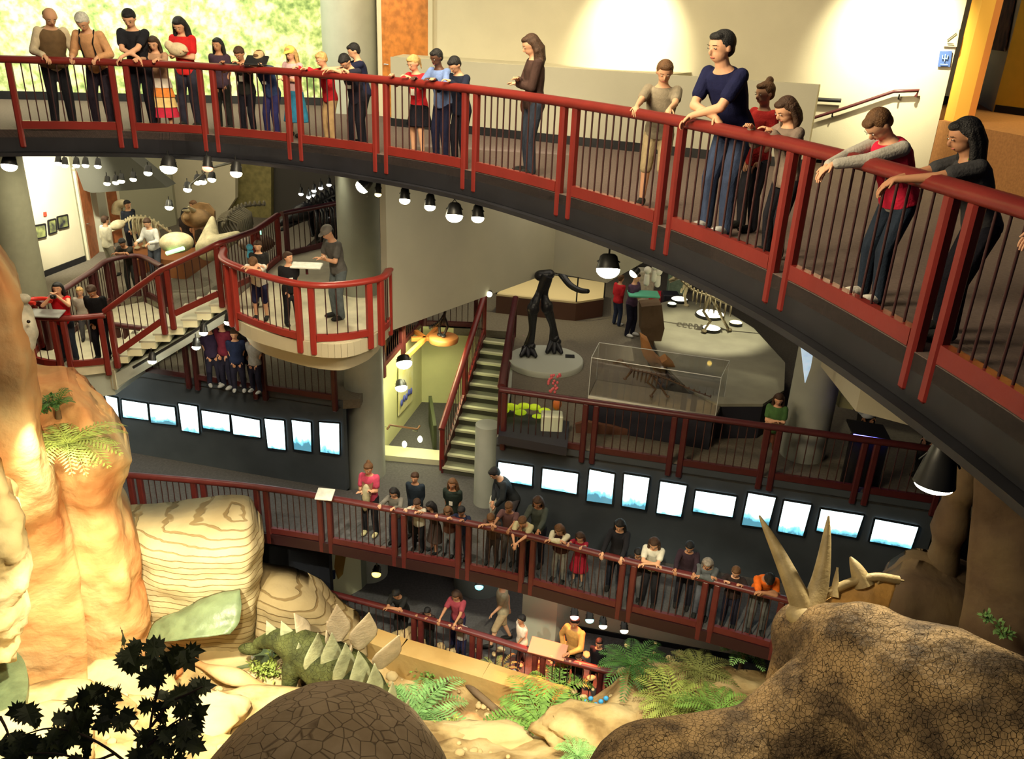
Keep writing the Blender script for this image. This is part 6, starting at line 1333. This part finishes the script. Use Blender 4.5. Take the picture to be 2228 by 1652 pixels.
# stairwell banner, wall rail
wa, wb = (-3.1, 17.3), (-2.45, 20.6)
T, q, n = flat('banner', ((866, 800), (897, 765), (897, 870), (866, 905)), wa, wb, 'pale banner with yellow and blue print in the yellow stairwell', 'banner', mat('banner_print', (.75, .7, .3), .6, col2=(.85, .83, .6), vscale=3), off=.03)
u = (q[1]-q[0]); v = (q[3]-q[0])
mb = MB()
for k in range(5): c = q[0]+u*(.15+.17*k)+v*(.78-.03*(k % 2))+n*.04; mb.ell(c, (.03, .09, .09), None, 8, 6)
mb.build('blue_marks', mat('banner_blue', (.08, .10, .5), .6), T)
A_, B_ = Vector((-3.02, 17.2, 0)), Vector((-1.9, 17.6, 0))
hh_ = [aty(x, y, Y) for x, y, Y in ((842, 935, 17.2), (848, 925, 17.25), (880, 930, 17.6), (908, 934, 17.95), (914, 926, 18.0))]
T = thing('stairwell_handrail', 'thin brown handrail above the step lights in the yellow stairwell', 'handrail', tuple(hh_[0])); MB().tube(hh_, .025, 8).build('rail', mat('brown_rail_wood', (.2, .1, .05), .4), T)
mb = MB()
for k in (1, 3): mb.tube([hh_[k], hh_[k]-Vector((0, 0, .07)), hh_[k]+Vector((-.12, .05, -.07))], .012, 5)
mb.build('bracket', STEEL, T)
# ground floor wall pictures
PL = mat('ochre_round_picture', (.35, .22, .06), .6)
p = [aty(x, y, 15.2) for x, y in ((730, 1205), (752, 1212), (746, 1250), (735, 1262), (727, 1235))]
tag(MB().plate(p, (0, 1, 0), .03).build('wall_art', PL), 'ochre leaf-shaped picture on the lit board under the walkway', 'picture')
p = [aty(x, y, 15.2) for x, y in ((722, 1243), (730, 1241), (729, 1260), (723, 1262))]
tag(MB().plate(p, (0, 1, 0), .03).build('notice', mat('dark_blue_notice', (.04, .06, .16), .6)), 'small dark blue notice under the ochre picture', 'sign')
# ---------------------------------------------------------------- hall exhibits
def skel(name, label, spine, m_, rib=0, r=.03, legs=(), skull=None, ribn=10, cat='skeleton', tail_r=.3, ribr=.5):
    """mounted skeleton: spine of vertebrae, curved ribs, jointed legs and a skull"""
    sp_ = crom([Vector(p) for p in spine], 8); T = thing(name, label, cat, tuple(sp_[0])); n_ = len(sp_)
    mb = MB(); mb.tube(sp_, [r*(1-(1-tail_r)*abs(i/(n_-1)-.4)) for i in range(n_)], 7)
    for i in range(0, n_, 2): mb.ell(sp_[i]+Vector((0, 0, r*.6)), (r*.9, r*.9, r*1.7), None, 6, 5)
    mb.build('spine', m_, T)
    if rib:
        for k in range(ribn):
            t = .2+.45*k/ribn; p = sp_[int(t*(n_-1))]; d = (sp_[min(n_-1, int(t*(n_-1))+1)]-p).normalized(); s_ = d.cross(Vector((0, 0, 1))).normalized(); L = rib*(.7+.3*math.sin(PI*k/ribn))
            mb = MB()
            for sd in (-1, 1): mb.tube([p, p+s_*sd*L*.45+DN*L*.15, p+s_*sd*L*.5+DN*L*.6, p+s_*sd*L*.2+DN*L], r*ribr, 5)
            mb.build('rib', m_, T)
    for lg in legs: MB().tube([Vector(q) for q in lg], [r*1.5]+[r*1.1]*(len(lg)-2)+[r*.9], 7).ell(Vector(lg[-1])+Vector((0, -.04, .02)), (r*2, r*3, r), None, 8, 6).build('leg', m_, T)
    if skull is not None:
        p, d, L = Vector(skull[0]), Vector(skull[1]).normalized(), skull[2]; M_ = d.to_track_quat('Y', 'Z').to_matrix()
        mb = MB(); mb.ell(p, (L*.28, L*.42, L*.27), M_, 12, 8).cap(p+d*L*.2, p+d*L*.75+DN*L*.06, L*.17, L*.09, 8); mb.cap(p+DN*L*.2, p+d*L*.7+DN*L*.26, L*.07, L*.05, 8); mb.build('skull', m_, T)
    return T
BW_ = mat('pale_bone', (.55, .48, .30), .6, var=.2, vscale=6, bump=.4, bscale=25)
BD = mat('black_bone', (.012, .012, .016), .35, bump=.4, bscale=20)
BBN = mat('brown_bone', (.12, .07, .04), .5, var=.2)
def zc(px, py): return at(px, py, ZC)
# giant black legs on a round plinth
cP = [at(x, y, ZC+.12) for x, y in ((1110, 800), (1140, 735), (1200, 725), (1262, 760), (1266, 785), (1225, 815), (1170, 826), (1118, 822))]
cc = sum(cP, Vector())/len(cP); rx = (cP[4]-cP[0]).length/2
T = thing('round_plinth', 'round pale grey plinth under the giant black legs', 'plinth', (cc.x, cc.y, ZC)); MB().lathe([(1.0*rx, ZC-cc.z), (1.0*rx, 0), (.97*rx, .02)], cc, 40).build('base', mat('pale_plinth_top', (.42, .44, .38), .6), T)
t_ = at(1240, 775, ZC+.16); MB().box(t_, (.22, .16, .02)).build('label_plate', LAMPB, T)
T = thing('giant_leg_fossil', 'pair of giant black dinosaur hind legs standing on the round plinth', 'fossil', tuple(cc))
hipY = cc.y+.2
def lp(x, y, Y): return aty(x, y, Y)
for nm, px in (('leg', [(1190, 600, hipY-.1), (1172, 640, hipY-.1), (1160, 672, hipY-.25), (1158, 720, hipY), (1150, 755, hipY+.1)]), ('leg', [(1192, 600, hipY-.1), (1185, 640, hipY), (1190, 668, hipY-.1), (1203, 710, hipY+.25), (1206, 740, hipY+.4)])):
    q = crom([lp(*p) for p in px], 5); mb = MB(); nq = len(q)
    mb.tube(q, [.125-.04*math.sin(PI*i/(nq-1)*2)**2 for i in range(nq)], 12); k_ = q[int(nq*.5)]; mb.ell(k_, (.15, .14, .17), None, 12, 8); f = q[-1]
    for a in (-.6, 0, .6): mb.cap(f, Vector((f.x+.3*math.sin(a), f.y-.32, ZC+.2)), .13, .05, 8)
    for j in range(5): mb.ell(f+Vector((random.uniform(-.1, .1), -.1, random.uniform(-.1, .1))), .09, None, 7, 5)
    mb.build(nm, BD, T)
MB().cap(lp(1175, 600, hipY), lp(1196, 597, hipY), .13, .12, 10).build('pelvis', BD, T)
T = MB().tube(crom([lp(1222, 597, 20.5), lp(1240, 620, 20.2), lp(1262, 632, 20.0), lp(1280, 634, 19.8)], 5), [.10-.003*i for i in range(16)], 8).build('tail_fossil', BD); tag(T, 'thin black tail bones over the yellow-lit hexagonal platform', 'fossil')
# hexagonal lit platform
hx = [xy(at(x, y, ZC+.55)) for x, y in ((1080, 640), (1120, 606), (1210, 598), (1315, 615), (1314, 648), (1254, 657))]
T = HEXT = thing('hexagon_platform', 'six-sided platform with yellow-lit top and brown sides at the back of the hall', 'platform', (hx[0][0], hx[0][1], ZC)); MB().prism(hx, ZC, ZC+.5).build('side_panels', mat('brown_side_panel', (.10, .045, .03), .6), T, True); MB().prism(hx, ZC+.5, ZC+.55).build('top', mat('cream_platform_top', (.75, .62, .35), .6), T, True)
mb = MB()
for a, b_ in zip(hx[-3:]+hx[:1], (hx[-3:]+hx[:1])[1:]): mb.tube([(a[0], a[1], ZC+1.25), (b_[0], b_[1], ZC+1.25)], .02, 6)
for a in hx: MB().tube([(a[0], a[1], ZC+.55), (a[0], a[1], ZC+1.25)], .02, 6).build('guard_post', LAMPB, T)
mb.build('guard_rail', LAMPB, T)
# large curved display table with painted cliff front
tb = [xy(at(x, y, ZC+.75)) for x, y in ((1405, 668), (1470, 652), (1560, 665), (1640, 715), (1708, 790), (1706, 850), (1660, 880), (1560, 880), (1500, 850), (1440, 790), (1418, 730))]
T = thing('display_table', 'large rounded grey display table in the middle of the hall', 'display table', (tb[0][0], tb[0][1], ZC)); MB().prism(tb, ZC, ZC+.7).build('dark_base', mat('dark_table_front', (.02, .02, .03), .6), T, True); MB().prism(tb, ZC+.7, ZC+.76).build('table_top', mat('grey_table_top', (.30, .29, .22), .55, var=.1, vscale=2), T, True)
OC = rockmat('orange_cutout', (.35, .14, .05), (.50, .24, .09), (.55, .30, .12), 1.2)
def cutout(px, Y, label, m_=OC, th=.35):
    mb = MB(); mb.plate([aty(x, y, Y) for x, y in px], (0, 1, 0), th); return tag(mb.build('rock_cutout', m_, None, True), label, 'display panel')
cutout([(1396, 735), (1412, 745), (1425, 775), (1440, 790), (1452, 782), (1470, 800), (1490, 808), (1500, 835), (1512, 870), (1510, 890), (1480, 875), (1440, 830), (1400, 775)], 16.6, 'jagged orange cliff cutout rising behind the glass case')
cutout([(1510, 855), (1545, 862), (1570, 875), (1590, 890), (1640, 900), (1640, 925), (1500, 905)], 15.9, 'low reddish cliff cutout right of the glass case', rockmat('red_cutout', (.16, .05, .03), (.22, .08, .05), (.26, .1, .06), 1.2))
cutout([(1396, 668), (1440, 664), (1446, 715), (1432, 770), (1412, 745), (1396, 725)], 18.2, 'dark brown rock block at the left end of the display table', BRNR, .5)
# glass case with small skeleton
g0, g1, g2, g3 = at(1280, 862, ZC+.72), at(1556, 908, ZC+.72), at(1575, 868, ZC+.72), at(1297, 826, ZC+.72)
gb = [xy(q) for q in (g0, g1, g2, g3)]
T = thing('glass_case', 'long clear glass case with a small skeleton behind the hall railing', 'display case', (g0.x, g0.y, ZC))
MB().prism(gb, ZC+.6, ZC+.72).build('case_base', mat('dull_case_base', (.17, .15, .11), .5), T, True)
MB().tube([g0+Vector((0, -.02, -.03)), g1+Vector((0, -.02, -.03))], .055, 4, sm=False).build('white_front_edge', mat('white_case_base', (.62, .60, .50), .5), T)
MB().prism([xy(g0+Vector((.03, .03, 0))), xy(g1+Vector((-.03, .03, 0))), xy(g2-Vector((.03, .03, 0))), xy(g3+Vector((.03, -.03, 0)))], ZC, ZC+.6).build('dark_plinth', mat('dark_table_front', (.02, .02, .03), .6), T, True)
GL = bpy.data.materials.new('clear_case_glass'); GL.use_nodes = True; nt = GL.node_tree; nt.nodes.clear()
o_ = nt.nodes.new('ShaderNodeOutputMaterial'); mxs = nt.nodes.new('ShaderNodeMixShader'); tr = nt.nodes.new('ShaderNodeBsdfTransparent'); gl = nt.nodes.new('ShaderNodeBsdfGlossy'); gl.inputs['Roughness'].default_value = .03
mxs.inputs[0].default_value = .10; nt.links.new(tr.outputs[0], mxs.inputs[1]); nt.links.new(gl.outputs[0], mxs.inputs[2]); nt.links.new(mxs.outputs[0], o_.inputs['Surface'])
gh = .82; mb = MB(); G4 = [Vector((q[0], q[1], ZC+.72)) for q in gb]
for a, b_ in zip(G4, G4[1:]+G4[:1]): n = Vector((b_.y-a.y, -(b_.x-a.x), 0)).normalized(); mb.plate([a, b_, b_+Vector((0, 0, gh)), a+Vector((0, 0, gh))], -n, .012)
mb.plate([q+Vector((0, 0, gh)) for q in G4], (0, 0, 1), .012); mb.build('glass', GL, T, True)
mb = MB()
for a, b_ in zip(G4, G4[1:]+G4[:1]): mb.tube([a+Vector((0, 0, gh)), b_+Vector((0, 0, gh))], .009, 4); mb.tube([a, a+Vector((0, 0, gh))], .007, 4)
mb.build('polished_edges', mat('pale_glass_edge', (.7, .72, .7), .2), T)
m0 = (g0+g3)/2; m1 = (g1+g2)/2
def gp(t, h, o=0): return m0.lerp(m1, t)+Vector((0, o, h))
skel('small_skeleton', 'small brown running skeleton inside the glass case', [gp(.22, .62), gp(.32, .52), gp(.45, .5), gp(.6, .42), gp(.75, .3), gp(.92, .2)], BBN, .22, .02, [[gp(.45, .48), gp(.43, .3), gp(.5, .18), gp(.47, .02)], [gp(.45, .48, .06), gp(.52, .3, .06), gp(.55, .2, .06), gp(.6, .04, .06)], [gp(.3, .5), gp(.27, .36), gp(.25, .3)]], (gp(.2, .66), (-1, 0, -.2), .17), 8)
for q, l in (([(1252, 925), (1275, 918), (1310, 925), (1340, 930), (1375, 935), (1385, 990), (1255, 970)], 'brown rock silhouette behind the hall railing, left piece'), ([(1415, 965), (1450, 950), (1500, 960), (1555, 975), (1560, 1010), (1415, 1000)], 'brown rock silhouette behind the hall railing, right piece')):
    cutout(q, 14.75, l, rockmat('brown_cutout', (.12, .05, .03), (.18, .08, .05), (.2, .1, .06), 1.2), .1)
# toy-bright display below the plinth
p0 = at(1100, 935, ZC); T = thing('model_scene', 'small lit model with bright green patches behind the hall railing corner', 'model', tuple(p0))
mb = MB()
for k in range(16): a = aty(1095+k*7.5, 893+18*math.sin(k*1.9)+k*1.2, 14.95+.1*(k % 3)); mb.ell(a, (.13, .1, .06), None, 9, 6)
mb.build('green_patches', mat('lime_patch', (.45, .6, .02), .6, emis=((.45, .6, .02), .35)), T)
MB().bbox(at(1200, 925, ZC+.25), (.42, .3, .5), .02).build('white_box', mat('white_model_box', (.75, .8, .6), .6), T)
MB().ell(aty(1212, 880, 15.0), (.09, .06, .13), None, 12, 8).build('orange_fossil', mat('orange_fossil', (.6, .16, .04), .6), T)
MB().prism([xy(at(x, y, ZC+.3)) for x, y in ((1085, 935), (1235, 962), (1240, 905), (1090, 880))], ZC, ZC+.18).build('dark_base', mat('dark_table_front', (.02, .02, .03), .6), T, True)
mb = MB(); rnd = random.Random(9)
for k in range(22): a = aty(1205+rnd.uniform(-12, 16), 835+rnd.uniform(-22, 22), 15.3); mb.ell(a, (.03, .02, .035), None, 6, 5)
tag(mb.build('pink_blossoms', mat('pink_blossom', (.65, .12, .15), .6)), 'small pink and red blossoms at the edge of the round plinth', 'flowers', kind='stuff')
# striding skeleton on the lit table and glowing discs
tz = ZC+.76
b0 = at(1520, 720, tz); sk = [b0+Vector((-.5, .3, 1.15)), b0+Vector((-.2, .2, .95)), b0+Vector((.2, .1, .85)), b0+Vector((.7, 0, .7)), b0+Vector((1.2, -.1, .75)), b0+Vector((1.6, -.2, .9))]
skel('striding_skeleton', 'dark striding skeleton on the brightly lit display table', sk, mat('olive_bone', (.16, .13, .07), .5), .35, .035, [[sk[2], b0+Vector((.05, 0, .5)), b0+Vector((.25, 0, .25)), b0+Vector((.1, -.1, .03))], [sk[2], b0+Vector((.45, .2, .5)), b0+Vector((.6, .2, .25)), b0+Vector((.75, .1, .03))]], (sk[0]+Vector((-.1, 0, .1)), (-1, -.3, -.3), .3), 9)
b0 = at(1500, 690, ZC+.4)
skel('pale_skeleton', 'pale upright skeleton left of the striding one', [b0+Vector((.1, .3, 1.9)), b0+Vector((.05, .2, 1.5)), b0+Vector((-.1, .1, 1.1)), b0+Vector((-.3, 0, .7))], BW_, .3, .04, [[b0+Vector((-.1, .1, 1.1)), b0+Vector((-.2, 0, .6)), b0+Vector((-.15, -.1, .35))]], (b0+Vector((.1, .2, 2.0)), (.6, -.6, -.2), .4), 7)
for x, y, r_, l, c_ in ((1545, 684, .36, 'large glowing oval lamp disc on the display table', CREAM), (1601, 703, .16, 'small yellow glowing disc right of the large one', (1, .8, .2)), (1478, 652, .22, 'glowing oval plate behind the pale skeleton', CREAM), (1462, 662, .12, 'dim round plate at the left edge of the table', (.6, .7, .5)), (1548, 715, .22, 'glowing ground lamp between the skeleton legs', CREAM)):
    p = at(x, y, tz+.06); T = thing('floor_uplight', l, 'lamp', tuple(p), 'glowing discs on the display table'); MB().lathe([(r_, -.05), (r_*1.04, 0), (r_, .02)], p, 24).build('housing', LAMPB, T); MB().lathe([(r_*.95, .02), (r_*.8, .035), (r_*.2, .04)], p, 24).build('lens', glow('disc_%d' % (r_*100), c_, 7 if r_ > .13 else 2), T)
# bright shop-like cluster at the back right of the hall
cl_ = [((1398, 625), (.7, .66, .5), (.35, .3, .7), 'white patterned table at the back of the hall'), ((1430, 640), (.62, .03, .05), (.3, .3, .3), 'bright red crate at the back of the hall'), ((1470, 612), (.3, .42, .30), (.34, .2, .55), 'pale green box screen at the back of the hall'), ((1455, 650), (.02, .02, .03), (.3, .3, .4), 'black cabinet between the red crate and the pale skeleton')]
for (x, y), c_, s_, l in cl_:
    p = at(x, y+25, ZC); T = MB().bbox(p+Vector((0, 0, s_[2]/2)), (s_[0]*1.6, s_[1]*1.6, s_[2]*1.6), .03).build('display_box', mat('box_%d' % x, c_, .6, var=.15, vscale=12)); tag(T, l, 'box')
T = MB().bbox(at(1400, 640, ZC+1.2), (.8, .5, .06), .02).build('green_table_top', mat('sea_green_top', (.10, .45, .30), .6)); tag(T, 'sea-green top over the white patterned table', 'table top')
for i, (x, y, l) in enumerate(((1408, 600, 'leftmost white figure on the sea-green top'), (1425, 592, 'tallest white figure on the sea-green top'), (1432, 603, 'small white figure right of the tallest'))):
    p = aty(x, y, 20.9); T = MB().cap(p+Vector((0, 0, -.2)), p, .08, .07, 10).ell(p+Vector((0, 0, .15)), .1, None, 12, 8).build('white_figurine', mat('white_figure', (.8, .78, .68), .5)); tag(T, l, 'figurine')
for i, (x, y, l, tg_) in enumerate(((1384, 590, 'white tubular lamp left of the figurines', (-.6, -.3, -.6)), (1470, 590, 'yellow-orange lamp above the pale green box', (.4, -.4, -.6)), (1565, 632, 'small yellow lamp under the bridge behind the skeletons', (0, -.6, -.6)), (1678, 690, 'yellow corner lamp at the right of the display table', (.3, -.6, -.4)), (1640, 672, 'tiny white lamp right of the glowing discs', (0, -1, -.3)), (1625, 668, 'tiny white lamp next to another tiny lamp', (0, -1, -.3)))):
    lamp(x, y, 20.3 if i < 2 else 17, l, CREAM if i in (0, 4, 5) else (1, .65, .1), 4, .11 if i < 2 else .05, tg=tg_)
# glossy lit poster on the right column and cream box pier
P4 = [aty(x, y, 12.85) for x, y in ((1740, 728), (1774, 742), (1764, 800), (1752, 834))]
T = thing('curved_poster', 'glossy blue-white lit poster on the left side of the right column', 'poster', tuple(P4[0])); MB().plate(P4, (0, 1, 0), .03).build('sheet', mat('glossy_blue_sheet', (.5, .62, .7), .15, var=.4, vscale=5, emis=((.6, .8, 1), .5)), T, True)
P4 = [aty(x, y, 14.2) for x, y in ((1846, 796), (1872, 802), (1856, 892), (1824, 886))]
tag(MB().plate(P4, (0, 1, 0), .4).build('pier_box', mat('pale_yellow_pier', (.62, .60, .30), .7), None, True), 'pale yellow box pier right of the right column', 'pier')
# blue-lit desk
a_, b_ = at(1855, 948, ZC+1.0), at(1938, 962, ZC+1.0)
T = thing('reception_desk', 'dark desk with a glowing blue front edge behind the hall railing', 'desk', (a_.x, a_.y, ZC)); MB().plate([a_, b_, b_+Vector((.1, .6, 0)), a_+Vector((.1, .6, 0))], (0, 0, 1), .04).plate([Vector((a_.x, a_.y+.05, ZC)), Vector((b_.x, b_.y+.05, ZC)), b_+Vector((0, .05, 0)), a_+Vector((0, .05, 0))], (0, 1, 0), .05).build('counter', BASEB, T, True)
MB().tube([a_+Vector((0, -.03, .01)), b_+Vector((0, -.03, .01))], .035, 8).build('blue_light_strip', glow('blue_strip', (.15, .15, 1), 7), T)
# handrail tops with orange light put into their colour, disc plinth and small dark skeleton over the stairwell
OT = mat('orange_lit_rail_top', (.65, .22, .05), .5, var=.1)
zt = ZC+.08
T = thing('handrail_tops', 'branching handrail tops behind the stairwell, orange light put into their colour', 'frame', tuple(at(925, 735, zt)))
for a, b_ in (((895, 738), (985, 735)), ((925, 737), (885, 775)), ((925, 737), (905, 722)), ((930, 736), (950, 715))): MB().tube([at(*a, zt), at(*b_, zt)], .07, 4, sm=False).build('beam', OT, T)
c = at(965, 735, zt+.1); T = thing('disc_plinth', 'round orange-brown disc under the small dark skeleton', 'plinth', tuple(c)); MB().lathe([(.36, -.1), (.38, 0), (.36, .03)], c, 28).build('disc', mat('orange_brown_disc', (.35, .13, .04), .5), T)
skel('upright_skeleton', 'small dark upright skeleton on the round orange disc', [c+Vector((.15, 0, 1.0)), c+Vector((.05, 0, .8)), c+Vector((0, 0, .55)), c+Vector((-.15, 0, .35)), c+Vector((-.35, .1, .2))], BD, .16, .035, [[c+Vector((0, 0, .55)), c+Vector((.1, 0, .3)), c+Vector((0, 0, .05))], [c+Vector((0, .08, .55)), c+Vector((-.12, .08, .3)), c+Vector((-.1, .08, .05))]], (c+Vector((.18, 0, 1.05)), (.7, -.5, 0), .2), 6)
# ---------------------------------------------------------------- exhibit floor fossils
pb = at(425, 560, ZX)
T = thing('horned_skull', 'big tan horned skull with wide frill against the cream backdrop', 'skull', tuple(at(440, 520, ZX)))
SKB = mat('tan_skull_bone', (.30, .18, .08), .6, var=.35, vscale=3, bump=.5, bscale=15); Yk = 22.5
blobs('cranium', [('e', aty(428, 475, Yk), (.42, .35, .26)), ('c', aty(420, 480, Yk), aty(405, 472, Yk-.5), .2, .1)], SKB, T, .035)
fr_ = [aty(x, y, Yk+.3) for x, y in ((410, 468), (415, 448), (432, 441), (452, 444), (466, 460), (467, 480), (452, 492))]; cc = sum(fr_, Vector())/7
mb = MB(); fr2 = [cc+(p-cc)*1.0+Vector((0, .25, 0)) for p in fr_]; mb.add(fr_+[aty(437, 482, Yk)]+[p+Vector((0, .1, 0)) for p in fr_]+[aty(437, 482, Yk+.1)], [(i, (i+1) % 8, 8+(i+1) % 8, 8+i) for i in range(8)]+[tuple(range(8)), tuple(range(15, 7, -1))], 0, False); mb.build('frill', SKB, T, True)
for a in ((412, 462, 398, 458), (424, 462, 410, 450)): MB().cap(aty(a[0], a[1], Yk), aty(a[2], a[3], Yk-.6), .09, .02, 8).build('horn', BW_, T)
cl_ = at(480, 520, ZX)
T = thing('cone_fossil', 'pale cone-shaped fossil block lit from below beside the stair railing', 'fossil', tuple(cl_)); blobs('block', [('c', aty(455, 540, 20.5), aty(462, 475, 21.0), .34, .07), ('c', aty(470, 535, 20.4), aty(515, 512, 20.6), .28, .12)], BW_, T, .04)
T = thing('round_fossil', 'pale round turtle-like fossil on an orange tray', 'fossil', tuple(at(382, 545, ZX))); blobs('shell', [('e', aty(384, 528, 20.6), (.42, .45, .26))], BW_, T, .035)
MB().prism([xy(at(x, y, ZX+.55)) for x, y in ((330, 520), (430, 490), (470, 520), (400, 565), (345, 560))], ZX, ZX+.5).build('tray', mat('brown_orange_tray', (.30, .11, .04), .5), T, True)
MB().tube([aty(362, 552, 20.1), aty(400, 540, 20.1)], .05, 6).build('green_light_strip', glow('green_strip', (.3, 1, .3), 2), T)
T = MB().prism([xy(at(x, y, ZX+.45)) for x, y in ((265, 545), (330, 520), (345, 545), (290, 570))], ZX, ZX+.45).build('brown_platform', mat('brown_orange_tray', (.30, .11, .04), .5), None, True); tag(T, 'brown platform under the small horned skeleton', 'platform')
b0 = at(300, 540, ZX+.5)
skel('small_horned_skeleton', 'small white horned skeleton on the brown platform by the doors', [b0+Vector((-.3, 0, .7)), b0+Vector((0, 0, .85)), b0+Vector((.4, .1, .8)), b0+Vector((.8, .2, .5)), b0+Vector((1.1, .3, .2))], BW_, .5, .04, [[b0+Vector((0, 0, .8)), b0+Vector((-.05, 0, .4)), b0+Vector((0, 0, 0))], [b0+Vector((.5, .1, .75)), b0+Vector((.6, .1, .4)), b0+Vector((.5, .1, 0))], [b0+Vector((0, .25, .8)), b0+Vector((.05, .25, .4)), b0+Vector((.1, .25, 0))]], (b0+Vector((-.45, -.05, .65)), (-1, -.4, -.3), .5), 8)
T = thing('wall_skull', 'yellowish curled skull mounted on the wall by the second brown door', 'skull', tuple(aty(262, 455, 24))); MB().tube(crom([aty(x, y, 24) for x, y in ((255, 465), (256, 448), (268, 443), (280, 452), (283, 470))], 4), [.16, .16, .15, .15, .14, .14, .13, .13, .12, .1, .09, .08, .07, .06, .05, .04, .03], 8).build('skull', BW_, T)
b0 = at(520, 490, ZX+.9)
skel('rib_cage_fossil', 'dark ribbed skeleton on a sloped tray beside the olive wall strip', [aty(485, 492, 21.5), aty(505, 462, 22), aty(535, 448, 22.5), aty(575, 445, 23)], mat('grey_brown_bone', (.14, .12, .08), .6), .9, .05, [], None, 12)
skel('large_black_skeleton', 'large black skeleton behind the back railing near the tall column', [aty(655, 465, 22), aty(690, 445, 22.2), aty(730, 425, 22.5), aty(775, 420, 22.8), aty(830, 440, 23)], BD, 1.2, .12, [[aty(760, 425, 22.5), aty(745, 460, 22.3), aty(730, 480, 22.2)]], (aty(660, 462, 22), (-.8, -.4, -.3), .9), 9)
b0 = at(560, 560, ZB)
T = thing('aquarium_display', 'glowing green-striped panel seen through the stair railing', 'light panel', tuple(aty(550, 515, 19.5))); MB().plate([aty(x, y, 19.5) for x, y in ((524, 508), (568, 503), (570, 520), (526, 524))], (0, 1, 0), .05).build('panel', glow('green_panel', (.25, .9, .5), 2.0), T, True)
T = thing('turtle_model', 'dark turtle-like model behind the curved balcony', 'model', tuple(aty(560, 530, 19))); blobs('shell', [('e', aty(558, 530, 19), (.42, .4, .2)), ('c', aty(575, 525, 19), aty(592, 530, 18.9), .12, .08)], BBN, T, .035)
T = MB().tube([aty(545, 545, 16.5), aty(543, 560, 16.5)], .06, 8).ell(aty(543, 538, 16.5), .07, None, 8, 6).build('blue_bottle', mat('sky_blue_plastic', (.1, .5, .75), .4)); tag(T, 'small sky-blue bottle behind the curved balcony rail', 'bottle')
finish_people()
